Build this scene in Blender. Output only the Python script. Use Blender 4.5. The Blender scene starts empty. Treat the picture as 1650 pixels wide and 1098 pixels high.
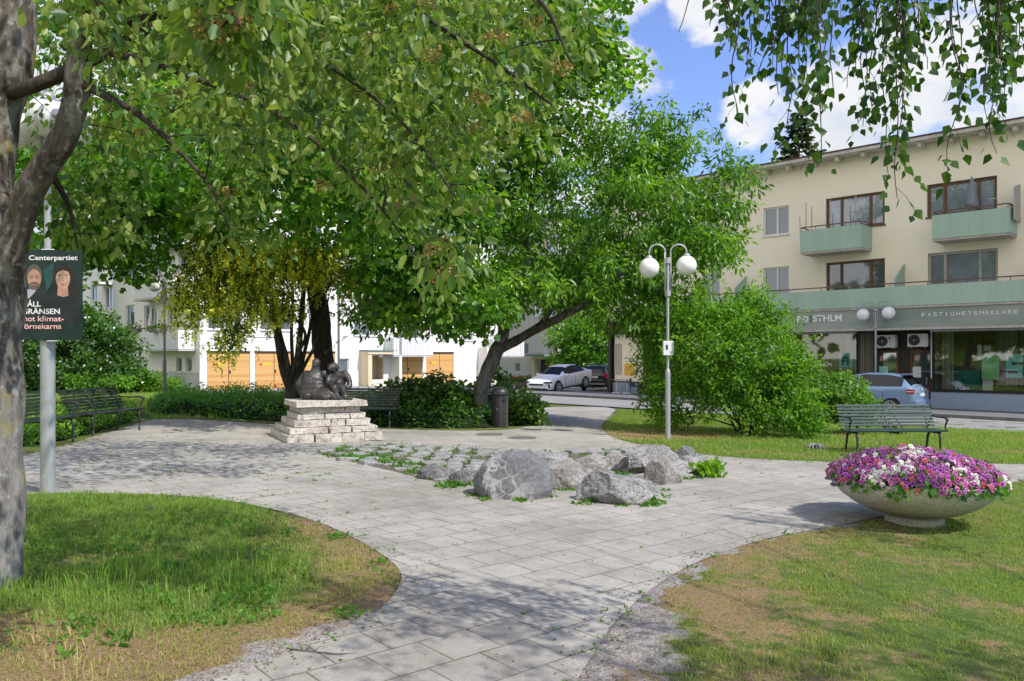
import bpy, bmesh, math, random
import numpy as np
from mathutils import Vector, Matrix, noise, Quaternion
random.seed(11)
RNG = np.random.default_rng(11)
PI = math.pi
scene = bpy.context.scene
COL = scene.collection

# ------------------------------------------------------------------ measuring
FPX, UC, VH, EYE = 1283.0, 825.0, 574.0, 1.65      # focal length in photo pixels, horizon row, eye height

def gz(x, y):
    """Height of the gently falling ground."""
    return -0.02 * min(max(x, -8.0), 22.0) - 0.012 * min(max(0.0, y - 12.0), 58.0)

def gzn(x, y):
    return -0.02 * np.clip(x, -8.0, 22.0) - 0.012 * np.clip(y - 12.0, 0.0, 58.0)

def P(u, v, Y):
    return Vector(((u - UC) / FPX * Y, Y, EYE + (VH - v) / FPX * Y))

def G(u, v):
    Y = 15.0
    for _ in range(60):
        x = (u - UC) / FPX * Y
        Y = 0.5 * Y + 0.5 * (EYE - gz(x, Y)) * FPX / (v - VH)
    x = (u - UC) / FPX * Y
    return Vector((x, Y, gz(x, Y)))

# ------------------------------------------------------------------ objects
def wl(o):
    v = Vector((0, 0, 0))
    while o is not None:
        v = v + Vector(o.location)
        o = o.parent
    return v

def tag(o, label=None, cat=None, group=None, kind=None):
    if label: o['label'] = label
    if cat: o['category'] = cat
    if group: o['group'] = group
    if kind: o['kind'] = kind
    return o

def thing(name, label, cat, loc=(0, 0, 0), rotz=0.0, group=None):
    o = bpy.data.objects.new(name, None)
    o.empty_display_size = 0.2
    COL.objects.link(o)
    o.location = loc
    o.rotation_euler = (0, 0, rotz)
    return tag(o, label, cat, group)

def link(name, me, parent=None, world=False):
    o = bpy.data.objects.new(name, me)
    COL.objects.link(o)
    if parent is not None:
        o.parent = parent
        if world:
            o.location = -wl(parent)
    return o

def copy_tree(o, parent=None):
    c = o.copy()
    COL.objects.link(c)
    if parent is not None:
        c.parent = parent
    for ch in list(o.children):
        copy_tree(ch, c)
    return c

class MB:
    """Collects shapes that become ONE mesh object."""
    def __init__(self):
        self.v = []; self.f = []; self.mi = []; self.m = 0
    def add(self, vs, fs, M=None):
        n = len(self.v)
        if M is not None:
            vs = [M @ Vector(p) for p in vs]
        self.v += [tuple(p) for p in vs]
        self.f += [tuple(i + n for i in f) for f in fs]
        self.mi += [self.m] * len(fs)
        return self
    def box(self, c, s, M=None, b=0.0):
        x, y, z = c; a, d, h = s[0] / 2, s[1] / 2, s[2] / 2
        if b <= 0:
            vs = [(x + i * a, y + j * d, z + k * h) for k in (-1, 1) for j in (-1, 1) for i in (-1, 1)]
            fs = [(0, 2, 3, 1), (4, 5, 7, 6), (0, 1, 5, 4), (2, 6, 7, 3), (0, 4, 6, 2), (1, 3, 7, 5)]
            return self.add(vs, fs, M)
        bm = bmesh.new()
        bmesh.ops.create_cube(bm, size=1.0)
        bmesh.ops.scale(bm, vec=s, verts=bm.verts)
        bmesh.ops.bevel(bm, geom=list(bm.edges), offset=b, segments=2, affect='EDGES', profile=0.6)
        bmesh.ops.translate(bm, vec=c, verts=bm.verts)
        return self.bm(bm, M)
    def bm(self, bm, M=None):
        bm.verts.index_update()
        self.add([v.co.copy() for v in bm.verts], [[v.index for v in f.verts] for f in bm.faces], M)
        bm.free()
        return self
    def tube(self, pts, rad, n=8, cap=True, M=None):
        pts = [Vector(p) for p in pts]
        if not hasattr(rad, '__len__'): rad = [rad] * len(pts)
        vs = []; fs = []
        up = None
        for i, p in enumerate(pts):
            t = (pts[min(i + 1, len(pts) - 1)] - pts[max(i - 1, 0)])
            if t.length < 1e-9: t = Vector((0, 0, 1))
            t.normalize()
            if up is None:
                a = Vector((1, 0, 0)) if abs(t.x) < 0.8 else Vector((0, 1, 0))
                up = (a - t * a.dot(t)).normalized()
            else:
                up = up - t * up.dot(t)
                if up.length < 1e-6: up = t.orthogonal()
                up.normalize()
            sd = t.cross(up)
            for k in range(n):
                an = 2 * PI * k / n
                vs.append(p + (up * math.cos(an) + sd * math.sin(an)) * rad[i])
        for i in range(len(pts) - 1):
            for k in range(n):
                a = i * n + k; b = i * n + (k + 1) % n
                fs.append((a, b, b + n, a + n))
        if cap:
            fs.append(tuple(reversed(range(n))))
            fs.append(tuple(range((len(pts) - 1) * n, len(pts) * n)))
        return self.add(vs, fs, M)
    def lathe(self, prof, n=24, M=None, a0=0.0, a1=2 * PI):
        full = abs(a1 - a0 - 2 * PI) < 1e-6
        m = n if full else n + 1
        vs = []; fs = []
        for r, z in prof:
            for k in range(m):
                an = a0 + (a1 - a0) * k / n
                vs.append((r * math.cos(an), r * math.sin(an), z))
        for i in range(len(prof) - 1):
            for k in range(n):
                a = i * m + k; b = i * m + ((k + 1) % m)
                fs.append((a, b, b + m, a + m))
        return self.add(vs, fs, M)
    def prism(self, poly, h0, h1, M=None):
        n = len(poly)
        vs = [(x, y, h0) for x, y in poly] + [(x, y, h1) for x, y in poly]
        fs = [tuple(reversed(range(n))), tuple(range(n, 2 * n))]
        fs += [(i, (i + 1) % n, (i + 1) % n + n, i + n) for i in range(n)]
        return self.add(vs, fs, M)
    def ball(self, c, r, sub=2, M=None):
        bm = bmesh.new()
        bmesh.ops.create_icosphere(bm, subdivisions=sub, radius=1.0)
        if not hasattr(r, '__len__'): r = (r, r, r)
        bmesh.ops.scale(bm, vec=r, verts=bm.verts)
        bmesh.ops.translate(bm, vec=c, verts=bm.verts)
        return self.bm(bm, M)
    def fbox(self, F, s0, s1, d0, d1, z0, z1):
        vs = [F.pt(s, d, z) for z in (z0, z1) for d in (d0, d1) for s in (s0, s1)]
        fs = [(0, 2, 3, 1), (4, 5, 7, 6), (0, 1, 5, 4), (2, 6, 7, 3), (0, 4, 6, 2), (1, 3, 7, 5)]
        return self.add(vs, fs)
    def build(self, name, mat, parent=None, world=False, smooth=False, auto=None):
        me = bpy.data.meshes.new(name)
        me.from_pydata(self.v, [], self.f)
        for m in (mat if isinstance(mat, (list, tuple)) else [mat]):
            me.materials.append(m)
        if isinstance(mat, (list, tuple)):
            me.polygons.foreach_set('material_index', self.mi)
        bm = bmesh.new(); bm.from_mesh(me)
        bmesh.ops.recalc_face_normals(bm, faces=bm.faces)
        bm.to_mesh(me); bm.free()
        if smooth or auto is not None:
            me.polygons.foreach_set('use_smooth', [True] * len(me.polygons))
            if auto is not None:
                me.set_sharp_from_angle(angle=math.radians(auto))
        me.update()
        return link(name, me, parent, world)

class Face:
    """A vertical wall plane seen from above: origin, direction, outward normal."""
    def __init__(self, O, t, n):
        self.O, self.t, self.n = O, t, n
    def pt(self, s, d, z):
        return Vector((self.O[0] + self.t[0] * s + self.n[0] * d, self.O[1] + self.t[1] * s + self.n[1] * d, z))
    def s(self, u, d=0.0):
        k = (u - UC) / FPX
        x0 = self.O[0] + self.n[0] * d; y0 = self.O[1] + self.n[1] * d
        return (k * y0 - x0) / (self.t[0] - k * self.t[1])
    def Y(self, s, d=0.0):
        return self.O[1] + self.t[1] * s + self.n[1] * d
    def z(self, u, v, d=0.0):
        return EYE + (VH - v) / FPX * self.Y(self.s(u, d), d)
    def rect(self, ul, ur, uv, vt, vb, d=0.0):
        a, b = self.s(ul, d), self.s(ur, d)
        return min(a, b), max(a, b), self.z(uv, vb, d), self.z(uv, vt, d)
    def matrix(self, s, d, z, flip=False):
        """x along the reading direction of a viewer in front, y up, z out."""
        n = Vector((self.n[0], self.n[1], 0)); up = Vector((0, 0, 1)); x = up.cross(n)
        M = Matrix((x, up, n)).transposed().to_4x4()
        M.translation = self.pt(s, d, z)
        return M

def wall_with_openings(mb, F, s0, s1, z0, z1, ops, depth=0.14):
    ss = sorted(set([s0, s1] + [min(max(a, s0), s1) for o in ops for a in o[:2]]))
    zs = sorted(set([z0, z1] + [min(max(a, z0), z1) for o in ops for a in o[2:4]]))
    for i in range(len(ss) - 1):
        for j in range(len(zs) - 1):
            cs, cz = (ss[i] + ss[i + 1]) / 2, (zs[j] + zs[j + 1]) / 2
            if any(o[0] < cs < o[1] and o[2] < cz < o[3] for o in ops): continue
            mb.add([F.pt(ss[i], 0, zs[j]), F.pt(ss[i + 1], 0, zs[j]), F.pt(ss[i + 1], 0, zs[j + 1]), F.pt(ss[i], 0, zs[j + 1])], [(0, 1, 2, 3)])
    for a, b, c, d in [o[:4] for o in ops]:
        for q in ([(a, c), (b, c)], [(b, c), (b, d)], [(b, d), (a, d)], [(a, d), (a, c)]):
            mb.add([F.pt(q[0][0], 0, q[0][1]), F.pt(q[1][0], 0, q[1][1]), F.pt(q[1][0], -depth, q[1][1]), F.pt(q[0][0], -depth, q[0][1])], [(0, 1, 2, 3)])

# ------------------------------------------------------------------ materials
def nodes(name):
    m = bpy.data.materials.new(name); m.use_nodes = True
    nt = m.node_tree; nt.nodes.clear()
    out = nt.nodes.new('ShaderNodeOutputMaterial')
    return m, nt, out

def N(nt, typ, **kw):
    n = nt.nodes.new(typ)
    for k, v in kw.items():
        if k.startswith('i_'):
            key = k[2:]
            key = int(key) if key.isdigit() else key.replace('_', ' ')
            n.inputs[key].default_value = v
        else:
            setattr(n, k, v)
    return n

def rgba(c): return (c[0], c[1], c[2], 1.0)

def ramp(nt, fac, stops, interp='LINEAR'):
    r = nt.nodes.new('ShaderNodeValToRGB')
    cr = r.color_ramp; cr.interpolation = interp
    while len(cr.elements) < len(stops): cr.elements.new(0.5)
    for e, (p, c) in zip(cr.elements, stops):
        e.position = p; e.color = rgba(c) if len(c) == 3 else c
    nt.links.new(fac, r.inputs[0])
    return r.outputs[0]

def mixc(nt, fac, a, b, blend='MIX'):
    m = nt.nodes.new('ShaderNodeMix'); m.data_type = 'RGBA'; m.blend_type = blend
    for sock, v in ((m.inputs[0], fac), (m.inputs[6], a), (m.inputs[7], b)):
        if isinstance(v, (int, float)): sock.default_value = v
        elif isinstance(v, (tuple, list)): sock.default_value = rgba(v)
        else: nt.links.new(v, sock)
    return m.outputs[2]

def math_(nt, op, a, b=0.0, clamp=False):
    m = nt.nodes.new('ShaderNodeMath'); m.operation = op; m.use_clamp = clamp
    for sock, v in ((m.inputs[0], a), (m.inputs[1], b)):
        if isinstance(v, (int, float)): sock.default_value = v
        else: nt.links.new(v, sock)
    return m.outputs[0]

def coords(nt, scale=(1, 1, 1), rot=(0, 0, 0), kind='Object'):
    tc = nt.nodes.new('ShaderNodeTexCoord'); mp = nt.nodes.new('ShaderNodeMapping')
    mp.inputs['Scale'].default_value = scale; mp.inputs['Rotation'].default_value = rot
    nt.links.new(tc.outputs[kind], mp.inputs[0])
    return mp.outputs[0]

def noise_(nt, vec, scale, detail=4, rough=0.6):
    n = N(nt, 'ShaderNodeTexNoise'); n.inputs['Scale'].default_value = scale
    n.inputs['Detail'].default_value = detail; n.inputs['Roughness'].default_value = rough
    nt.links.new(vec, n.inputs['Vector'])
    return n.outputs[0]

def finish(nt, out, col, rough=0.7, metal=0.0, spec=0.4, bump=None, bstr=0.3, bdist=0.02, coat=0.0):
    p = N(nt, 'ShaderNodeBsdfPrincipled')
    if isinstance(col, (tuple, list)): p.inputs['Base Color'].default_value = rgba(col)
    else: nt.links.new(col, p.inputs['Base Color'])
    if isinstance(rough, (int, float)): p.inputs['Roughness'].default_value = rough
    else: nt.links.new(rough, p.inputs['Roughness'])
    p.inputs['Metallic'].default_value = metal
    p.inputs['Specular IOR Level'].default_value = spec
    p.inputs['Coat Weight'].default_value = coat
    if bump is not None:
        b = N(nt, 'ShaderNodeBump'); b.inputs['Strength'].default_value = bstr; b.inputs['Distance'].default_value = bdist
        nt.links.new(bump, b.inputs['Height']); nt.links.new(b.outputs[0], p.inputs['Normal'])
    nt.links.new(p.outputs[0], out.inputs[0])
    return p

def M2(name, c1, c2=None, scale=3.0, rough=0.7, metal=0.0, spec=0.4, bump=0.0, bscale=30.0, fine=0.0, coat=0.0, stretch=(1, 1, 1), bdist=0.01):
    """Two-tone weathered surface with fine grain and bump."""
    m, nt, out = nodes(name)
    vec = coords(nt, stretch)
    if c2 is None: c2 = tuple(x * 0.8 for x in c1)
    f = noise_(nt, vec, scale, 5, 0.62)
    col = ramp(nt, f, [(0.32, c1), (0.68, c2)])
    g = noise_(nt, vec, bscale, 3, 0.6)
    if fine > 0:
        dk = ramp(nt, g, [(0.3, (1 - fine,) * 3), (0.7, (1, 1, 1))])
        col = mixc(nt, 1.0, col, dk, 'MULTIPLY')
    finish(nt, out, col, rough, metal, spec, g if bump > 0 else None, bump, bdist, coat)
    return m

def leaf_mat(name, dark, mid, light, under=None, trans=0.35, rough=0.5, tcol=None, spec=0.35):
    m, nt, out = nodes(name)
    at = N(nt, 'ShaderNodeAttribute', attribute_name='var')
    col = ramp(nt, at.outputs['Fac'], [(0.0, dark), (0.55, mid), (1.0, light)])
    top = col
    if under is not None:
        g = N(nt, 'ShaderNodeNewGeometry')
        col = mixc(nt, g.outputs['Backfacing'], col, under)
    p = N(nt, 'ShaderNodeBsdfPrincipled')
    nt.links.new(col, p.inputs['Base Color'])
    p.inputs['Roughness'].default_value = rough
    p.inputs['Specular IOR Level'].default_value = spec
    t = N(nt, 'ShaderNodeBsdfTranslucent')
    tc = tcol or (1.9, 1.75, 0.55)
    tcm = mixc(nt, 1.0, top, tc, 'MULTIPLY')
    nt.links.new(tcm, t.inputs[0])
    mx = N(nt, 'ShaderNodeMixShader'); mx.inputs[0].default_value = trans
    nt.links.new(p.outputs[0], mx.inputs[1]); nt.links.new(t.outputs[0], mx.inputs[2])
    nt.links.new(mx.outputs[0], out.inputs[0])
    return m

def attr_color_mat(name, rough=0.6, trans=0.2):
    m, nt, out = nodes(name)
    at = N(nt, 'ShaderNodeAttribute', attribute_name='tint')
    p = N(nt, 'ShaderNodeBsdfPrincipled'); p.inputs['Roughness'].default_value = rough
    p.inputs['Specular IOR Level'].default_value = 0.2
    nt.links.new(at.outputs['Color'], p.inputs['Base Color'])
    t = N(nt, 'ShaderNodeBsdfTranslucent'); nt.links.new(at.outputs['Color'], t.inputs[0])
    mx = N(nt, 'ShaderNodeMixShader'); mx.inputs[0].default_value = trans
    nt.links.new(p.outputs[0], mx.inputs[1]); nt.links.new(t.outputs[0], mx.inputs[2])
    nt.links.new(mx.outputs[0], out.inputs[0])
    return m

def glass_mat(name, inside, refl=0.35, tint=(0.8, 0.85, 0.9)):
    """A pane in front of a dim interior: part mirror, part what is behind it."""
    m, nt, out = nodes(name)
    vec = coords(nt)
    f = noise_(nt, vec, 1.3, 3, 0.6)
    col = ramp(nt, f, [(0.3, tuple(x * 0.55 for x in inside)), (0.7, inside)])
    d = N(nt, 'ShaderNodeBsdfDiffuse'); nt.links.new(col, d.inputs[0])
    g = N(nt, 'ShaderNodeBsdfGlossy'); g.inputs['Roughness'].default_value = 0.03; g.inputs[0].default_value = rgba(tint)
    mx = N(nt, 'ShaderNodeMixShader'); mx.inputs[0].default_value = refl
    nt.links.new(d.outputs[0], mx.inputs[1]); nt.links.new(g.outputs[0], mx.inputs[2])
    nt.links.new(mx.outputs[0], out.inputs[0])
    return m

def clear_glass(name, refl=0.25, tint=(0.9, 0.95, 0.95)):
    m, nt, out = nodes(name)
    t = N(nt, 'ShaderNodeBsdfTransparent'); t.inputs[0].default_value = rgba(tint)
    g = N(nt, 'ShaderNodeBsdfGlossy'); g.inputs['Roughness'].default_value = 0.02
    mx = N(nt, 'ShaderNodeMixShader'); mx.inputs[0].default_value = refl
    nt.links.new(t.outputs[0], mx.inputs[1]); nt.links.new(g.outputs[0], mx.inputs[2])
    nt.links.new(mx.outputs[0], out.inputs[0])
    return m

def slats_mat(name, c1, c2, pitch, axis='Z', gap=0.12, rough=0.6):
    """Boards with dark gaps, colour drifting from board to board."""
    m, nt, out = nodes(name)
    vec = coords(nt)
    sep = N(nt, 'ShaderNodeSeparateXYZ'); nt.links.new(vec, sep.inputs[0])
    z = math_(nt, 'DIVIDE', sep.outputs[axis], pitch)
    fr = math_(nt, 'FRACT', z)
    fl = math_(nt, 'FLOOR', z)
    wn = N(nt, 'ShaderNodeTexWhiteNoise', noise_dimensions='1D'); nt.links.new(fl, wn.inputs['W'])
    st = coords(nt, (2, 2, 40) if axis == 'Z' else (40, 40, 2))
    gr = noise_(nt, st, 2.0, 4, 0.6)
    fac = math_(nt, 'ADD', math_(nt, 'MULTIPLY', wn.outputs['Value'], 0.6), math_(nt, 'MULTIPLY', gr, 0.4))
    col = ramp(nt, fac, [(0.15, c1), (0.85, c2)])
    gp = math_(nt, 'LESS_THAN', fr, gap)
    col = mixc(nt, math_(nt, 'MULTIPLY', gp, 0.72), col, (0.03, 0.015, 0.008))
    finish(nt, out, col, rough, 0, 0.3, fr, 0.2, 0.01)
    return m

# ------------------------------------------------------------------ fast leaf / blade meshes
def norm(a):
    return a / np.maximum(np.linalg.norm(a, axis=1, keepdims=True), 1e-9)

LEAF = {
    'oval': (np.array([(0, 0, 0), (.34, .3, .07), (.30, .68, .06), (0, 1, -.06), (-.30, .68, .06), (-.34, .3, .07)], float), [(0, 1, 2, 3), (0, 3, 4, 5)]),
    'slim': (np.array([(0, 0, 0), (.19, .35, .05), (.15, .7, .02), (0, 1, -.1), (-.15, .7, .02), (-.19, .35, .05)], float), [(0, 1, 2, 3), (0, 3, 4, 5)]),
    'birch': (np.array([(0, 0, 0), (.40, .28, .04), (.26, .6, .02), (0, 1, -.08), (-.26, .6, .02), (-.40, .28, .04)], float), [(0, 1, 2, 3), (0, 3, 4, 5)]),
    'beam': (np.array([(0, 0, 0), (.15, .14, .04), (.29, .42, .08), (.24, .72, .05), (.10, .93, -.02), (0, 1, -.07), (-.10, .93, -.02), (-.24, .72, .05), (-.29, .42, .08), (-.15, .14, .04), (0, .5, -.02)], float),
             [(0, 1, 2, 10), (10, 2, 3), (10, 3, 4, 5), (5, 6, 7, 10), (10, 7, 8), (10, 8, 9, 0)]),
    'lobed': (np.array([(0, 0, 0), (.25, .18, .04), (.50, .36, .0), (.26, .52, .05), (.36, .80, .0), (0, 1, -.05), (-.36, .80, .0), (-.26, .52, .05), (-.50, .36, .0), (-.25, .18, .04)], float),
              [(0, 1, 2, 3), (0, 3, 4, 5), (0, 5, 6, 7), (0, 7, 8, 9)]),
}

def raw_mesh(name, V, faces_flat, starts, totals, mat, attrs=None, tint=None, smooth=False):
    me = bpy.data.meshes.new(name)
    me.vertices.add(len(V)); me.vertices.foreach_set('co', np.ascontiguousarray(V, np.float32).ravel())
    me.loops.add(len(faces_flat)); me.loops.foreach_set('vertex_index', faces_flat.astype(np.int32))
    me.polygons.add(len(starts))
    me.polygons.foreach_set('loop_start', starts.astype(np.int32))
    me.polygons.foreach_set('loop_total', totals.astype(np.int32))
    if smooth: me.polygons.foreach_set('use_smooth', np.ones(len(starts), bool))
    for k, a in (attrs or {}).items():
        at = me.attributes.new(k, 'FLOAT', 'FACE'); at.data.foreach_set('value', a.astype(np.float32))
    if tint is not None:
        at = me.attributes.new('tint', 'FLOAT_COLOR', 'FACE'); at.data.foreach_set('color', tint.astype(np.float32).ravel())
    me.materials.append(mat)
    me.update(calc_edges=True)
    return me

def leaf_data(pos, d, n, size, shape):
    base, faces = LEAF[shape]
    d = norm(d); n = n - d * np.sum(n * d, axis=1, keepdims=True); n = norm(n)
    s = np.cross(d, n)
    sz = np.asarray(size).reshape(-1, 1, 1)
    V = pos[:, None, :] + sz * (base[None, :, 0:1] * s[:, None, :] + base[None, :, 1:2] * d[:, None, :] + base[None, :, 2:3] * n[:, None, :])
    nb = len(base); N_ = len(pos)
    off = (np.arange(N_) * nb)
    fl = np.concatenate([np.array(f) for f in faces]); tot = np.array([len(f) for f in faces])
    flat = (off[:, None] + fl[None, :]).ravel()
    totals = np.tile(tot, N_)
    starts = np.concatenate([[0], np.cumsum(totals)[:-1]])
    return V.reshape(-1, 3), flat, starts, totals, len(faces)

def leaves(name, pos, d, n, size, shape, mat, var, parent=None, world=True):
    V, flat, st, tot, nf = leaf_data(np.asarray(pos, float), np.asarray(d, float), np.asarray(n, float), size, shape)
    me = raw_mesh(name, V, flat, st, tot, mat, {'var': np.repeat(np.asarray(var), nf)})
    return link(name, me, parent, world)

def rnd_dirs(k):
    return norm(RNG.normal(size=(k, 3)))

def clump_leaves(centres, per, spread, size, droop=0.3, up=1.0, out_from=None, squash=0.8):
    """Leaf positions, directions, normals, sizes and tone for many clumps."""
    c = np.asarray(centres, float); k = len(c)
    pos = np.repeat(c, per, axis=0); n_ = len(pos)
    off = rnd_dirs(n_) * (RNG.random((n_, 1)) ** 0.5)
    sp = np.repeat(np.broadcast_to(np.asarray(spread, float).reshape(-1, 1), (k, 1)), per, axis=0)
    off = off * sp; off[:, 2] *= squash
    pos = pos + off
    d = norm(off) * 0.8 + rnd_dirs(n_) * 0.8; d[:, 2] -= droop
    nn = rnd_dirs(n_) * 0.75; nn[:, 2] += up
    if out_from is not None:
        nn += norm(pos - np.asarray(out_from)) * 0.35
    sz = size * (0.65 + 0.6 * RNG.random(n_))
    tone = np.repeat(RNG.random(k) * 0.5, per) + RNG.random(n_) * 0.5
    return pos, d, nn, sz, tone

def in_ellipsoid(k, c, r, shell=0.5, zmin=None):
    o = rnd_dirs(k) * (shell + (1 - shell) * RNG.random((k, 1)) ** 0.6)
    return np.asarray(c) + o * np.asarray(r)

def curve3(a, b, c, n=6):
    a, b, c = Vector(a), Vector(b), Vector(c)
    return [(a * (1 - t) ** 2 + b * 2 * t * (1 - t) + c * t * t) for t in [i / (n - 1) for i in range(n)]]

def smooth_path(pts, n=5):
    """Catmull-Rom through points given as (x, y, z, r)."""
    p = [np.array(q, float) for q in pts]
    p = [2 * p[0] - p[1]] + p + [2 * p[-1] - p[-2]]
    out = []
    for i in range(1, len(p) - 2):
        for k in range(n):
            t = k / n
            out.append(0.5 * ((2 * p[i]) + (-p[i - 1] + p[i + 1]) * t + (2 * p[i - 1] - 5 * p[i] + 4 * p[i + 1] - p[i + 2]) * t * t + (-p[i - 1] + 3 * p[i] - 3 * p[i + 1] + p[i + 2]) * t ** 3))
    out.append(p[-2])
    return out

def limb(mb, pts, n=10, sub=6, rough=0.06, skel=None):
    q = smooth_path(pts, sub)
    P3 = []; R = []
    for i, a in enumerate(q):
        r = max(a[3], 0.003)
        w = noise.noise_vector(Vector(a[:3]) * 1.7) * r * rough * 4
        P3.append(Vector(a[:3]) + w); R.append(r * (1 + rough * 2 * noise.noise(Vector(a[:3]) * 3.1)))
    mb.tube(P3, R, n)
    if skel is not None:
        for a, r in zip(P3, R): skel.append((a, r))
    return P3

def branch_to(mb, skel, c, r0=0.03, r1=0.006, sag=0.15, n=5, minr=0.0):
    """Grow a branch from the nearest part of the tree to a clump centre."""
    S = np.array([p for p, r in skel])
    c = Vector(c)
    dist = np.linalg.norm(S - np.array(c), axis=1)
    w = dist + np.maximum(0, S[:, 2] - c.z) * 0.6
    i = int(np.argmin(w)); a, ra = skel[i]
    L = (c - a).length
    if L < 0.05: return
    mid = (a + c) / 2 + Vector((random.uniform(-1, 1), random.uniform(-1, 1), random.uniform(0.2, 1))) * L * sag
    pts = curve3(a, mid, c, n)
    rs = [min(ra * 0.8, r0 * min(1.0, 0.4 + L * 0.35)) * (1 - t) + r1 * t for t in [k / (n - 1) for k in range(n)]]
    mb.tube(pts, rs, 5, cap=False)
    for p, r in list(zip(pts, rs))[1:]:
        skel.append((p, r))

def sheet(name, pts, dz, mat, kind='structure', sub=None):
    """A flat polygon laid on the sloping ground."""
    bm = bmesh.new()
    f = bm.faces.new([bm.verts.new((p[0], p[1], 0)) for p in pts])
    bmesh.ops.triangulate(bm, faces=[f])
    cuts = [((-8, 0, 0), (1, 0, 0)), ((22, 0, 0), (1, 0, 0)), ((0, 12, 0), (0, 1, 0)), ((0, 70, 0), (0, 1, 0))]
    for co, no in cuts:
        bmesh.ops.bisect_plane(bm, geom=list(bm.verts) + list(bm.edges) + list(bm.faces), plane_co=co, plane_no=no)
    for v in bm.verts: v.co.z = gz(v.co.x, v.co.y) + dz
    bmesh.ops.recalc_face_normals(bm, faces=bm.faces)
    if sum(f.normal.z for f in bm.faces) < 0: bmesh.ops.reverse_faces(bm, faces=bm.faces)
    me = bpy.data.meshes.new(name); bm.to_mesh(me); bm.free()
    me.materials.append(mat)
    o = link(name, me)
    if kind: o['kind'] = kind
    return o

def inpoly(x, y, poly):
    """Vectorised point-in-polygon."""
    x = np.asarray(x); y = np.asarray(y)
    ins = np.zeros(x.shape, bool); n = len(poly)
    for i in range(n):
        x0, y0 = poly[i][0], poly[i][1]; x1, y1 = poly[(i + 1) % n][0], poly[(i + 1) % n][1]
        if y0 == y1: continue
        c = ((y0 > y) != (y1 > y)) & (x < (x1 - x0) * (y - y0) / (y1 - y0) + x0)
        ins ^= c
    return ins

def polydist(x, y, poly, closed=True):
    d = np.full(np.shape(x), 1e9); n = len(poly)
    for i in range(n if closed else n - 1):
        a = np.array(poly[i][:2], float); b = np.array(poly[(i + 1) % n][:2], float)
        ab = b - a; L = max(ab @ ab, 1e-9)
        t = np.clip(((x - a[0]) * ab[0] + (y - a[1]) * ab[1]) / L, 0, 1)
        d = np.minimum(d, np.hypot(x - a[0] - t * ab[0], y - a[1] - t * ab[1]))
    return d

def fbm(x, y, s, seed=0.0):
    return np.array([noise.fractal(Vector((a * s + seed, b * s - seed, seed)), 0.8, 2.0, 4) for a, b in zip(np.ravel(x), np.ravel(y))]).reshape(np.shape(x))

def sstep(a, b, x):
    t = np.clip((x - a) / (b - a), 0, 1)
    return t * t * (3 - 2 * t)

def text_mesh(s, width, height, M, mat, name, parent, world=True, bold=0.0, depth=0.004, anchor='left'):
    cu = bpy.data.curves.new(name, 'FONT'); cu.body = s; cu.size = 1.0; cu.extrude = 0.0; cu.offset = bold
    o = bpy.data.objects.new(name, cu); COL.objects.link(o)
    bpy.context.view_layer.update()
    me = bpy.data.meshes.new_from_object(o.evaluated_get(bpy.context.evaluated_depsgraph_get()))
    bpy.data.objects.remove(o)
    xs = [v.co.x for v in me.vertices]; ys = [v.co.y for v in me.vertices]
    x0, x1, y0, y1 = min(xs), max(xs), min(ys), max(ys)
    base = 0.0
    capH = 0.73 if height else 1.0
    sx = width / (x1 - x0)
    sy = height / capH if height else sx
    for v in me.vertices:
        v.co = M @ Vector(((v.co.x - x0) * sx, (v.co.y - base) * sy, depth))
    me.materials.clear(); me.materials.append(mat); me.update()
    return link(name, me, parent, world)
# ================================================================== camera, sky, sun
cam = bpy.data.cameras.new('camera'); cam_o = bpy.data.objects.new('camera', cam); COL.objects.link(cam_o)
cam.sensor_width = 36.0; cam.lens = 36.0 * FPX / 1650.0
cam.shift_y = (VH - 549.0) / 1650.0
cam.clip_start = 0.05; cam.clip_end = 2000
cam_o.location = (0, 0, EYE); cam_o.rotation_euler = (math.radians(90), 0, 0)
scene.camera = cam_o
scene.view_settings.view_transform = 'Standard'
scene.view_settings.look = 'None'
scene.view_settings.exposure = 0.0
scene.view_settings.gamma = 1.0
scene.cycles.max_bounces = 7
scene.cycles.transparent_max_bounces = 12
scene.cycles.diffuse_bounces = 4
scene.cycles.sample_clamp_indirect = 6.0

SUN_EL = math.radians(50.0)
SUN_AZ = Vector((0.82, -0.572)).normalized()
SUN_DIR = Vector((SUN_AZ.x * math.cos(SUN_EL), SUN_AZ.y * math.cos(SUN_EL), math.sin(SUN_EL)))
sl = bpy.data.lights.new('sun', 'SUN'); sl.energy = 5.0; sl.angle = math.radians(0.53); sl.color = (1.0, 0.955, 0.88)
so = bpy.data.objects.new('sun', sl); COL.objects.link(so)
so.rotation_euler = SUN_DIR.to_track_quat('Z', 'Y').to_euler(); so.location = (20, -12, 30)

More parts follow.
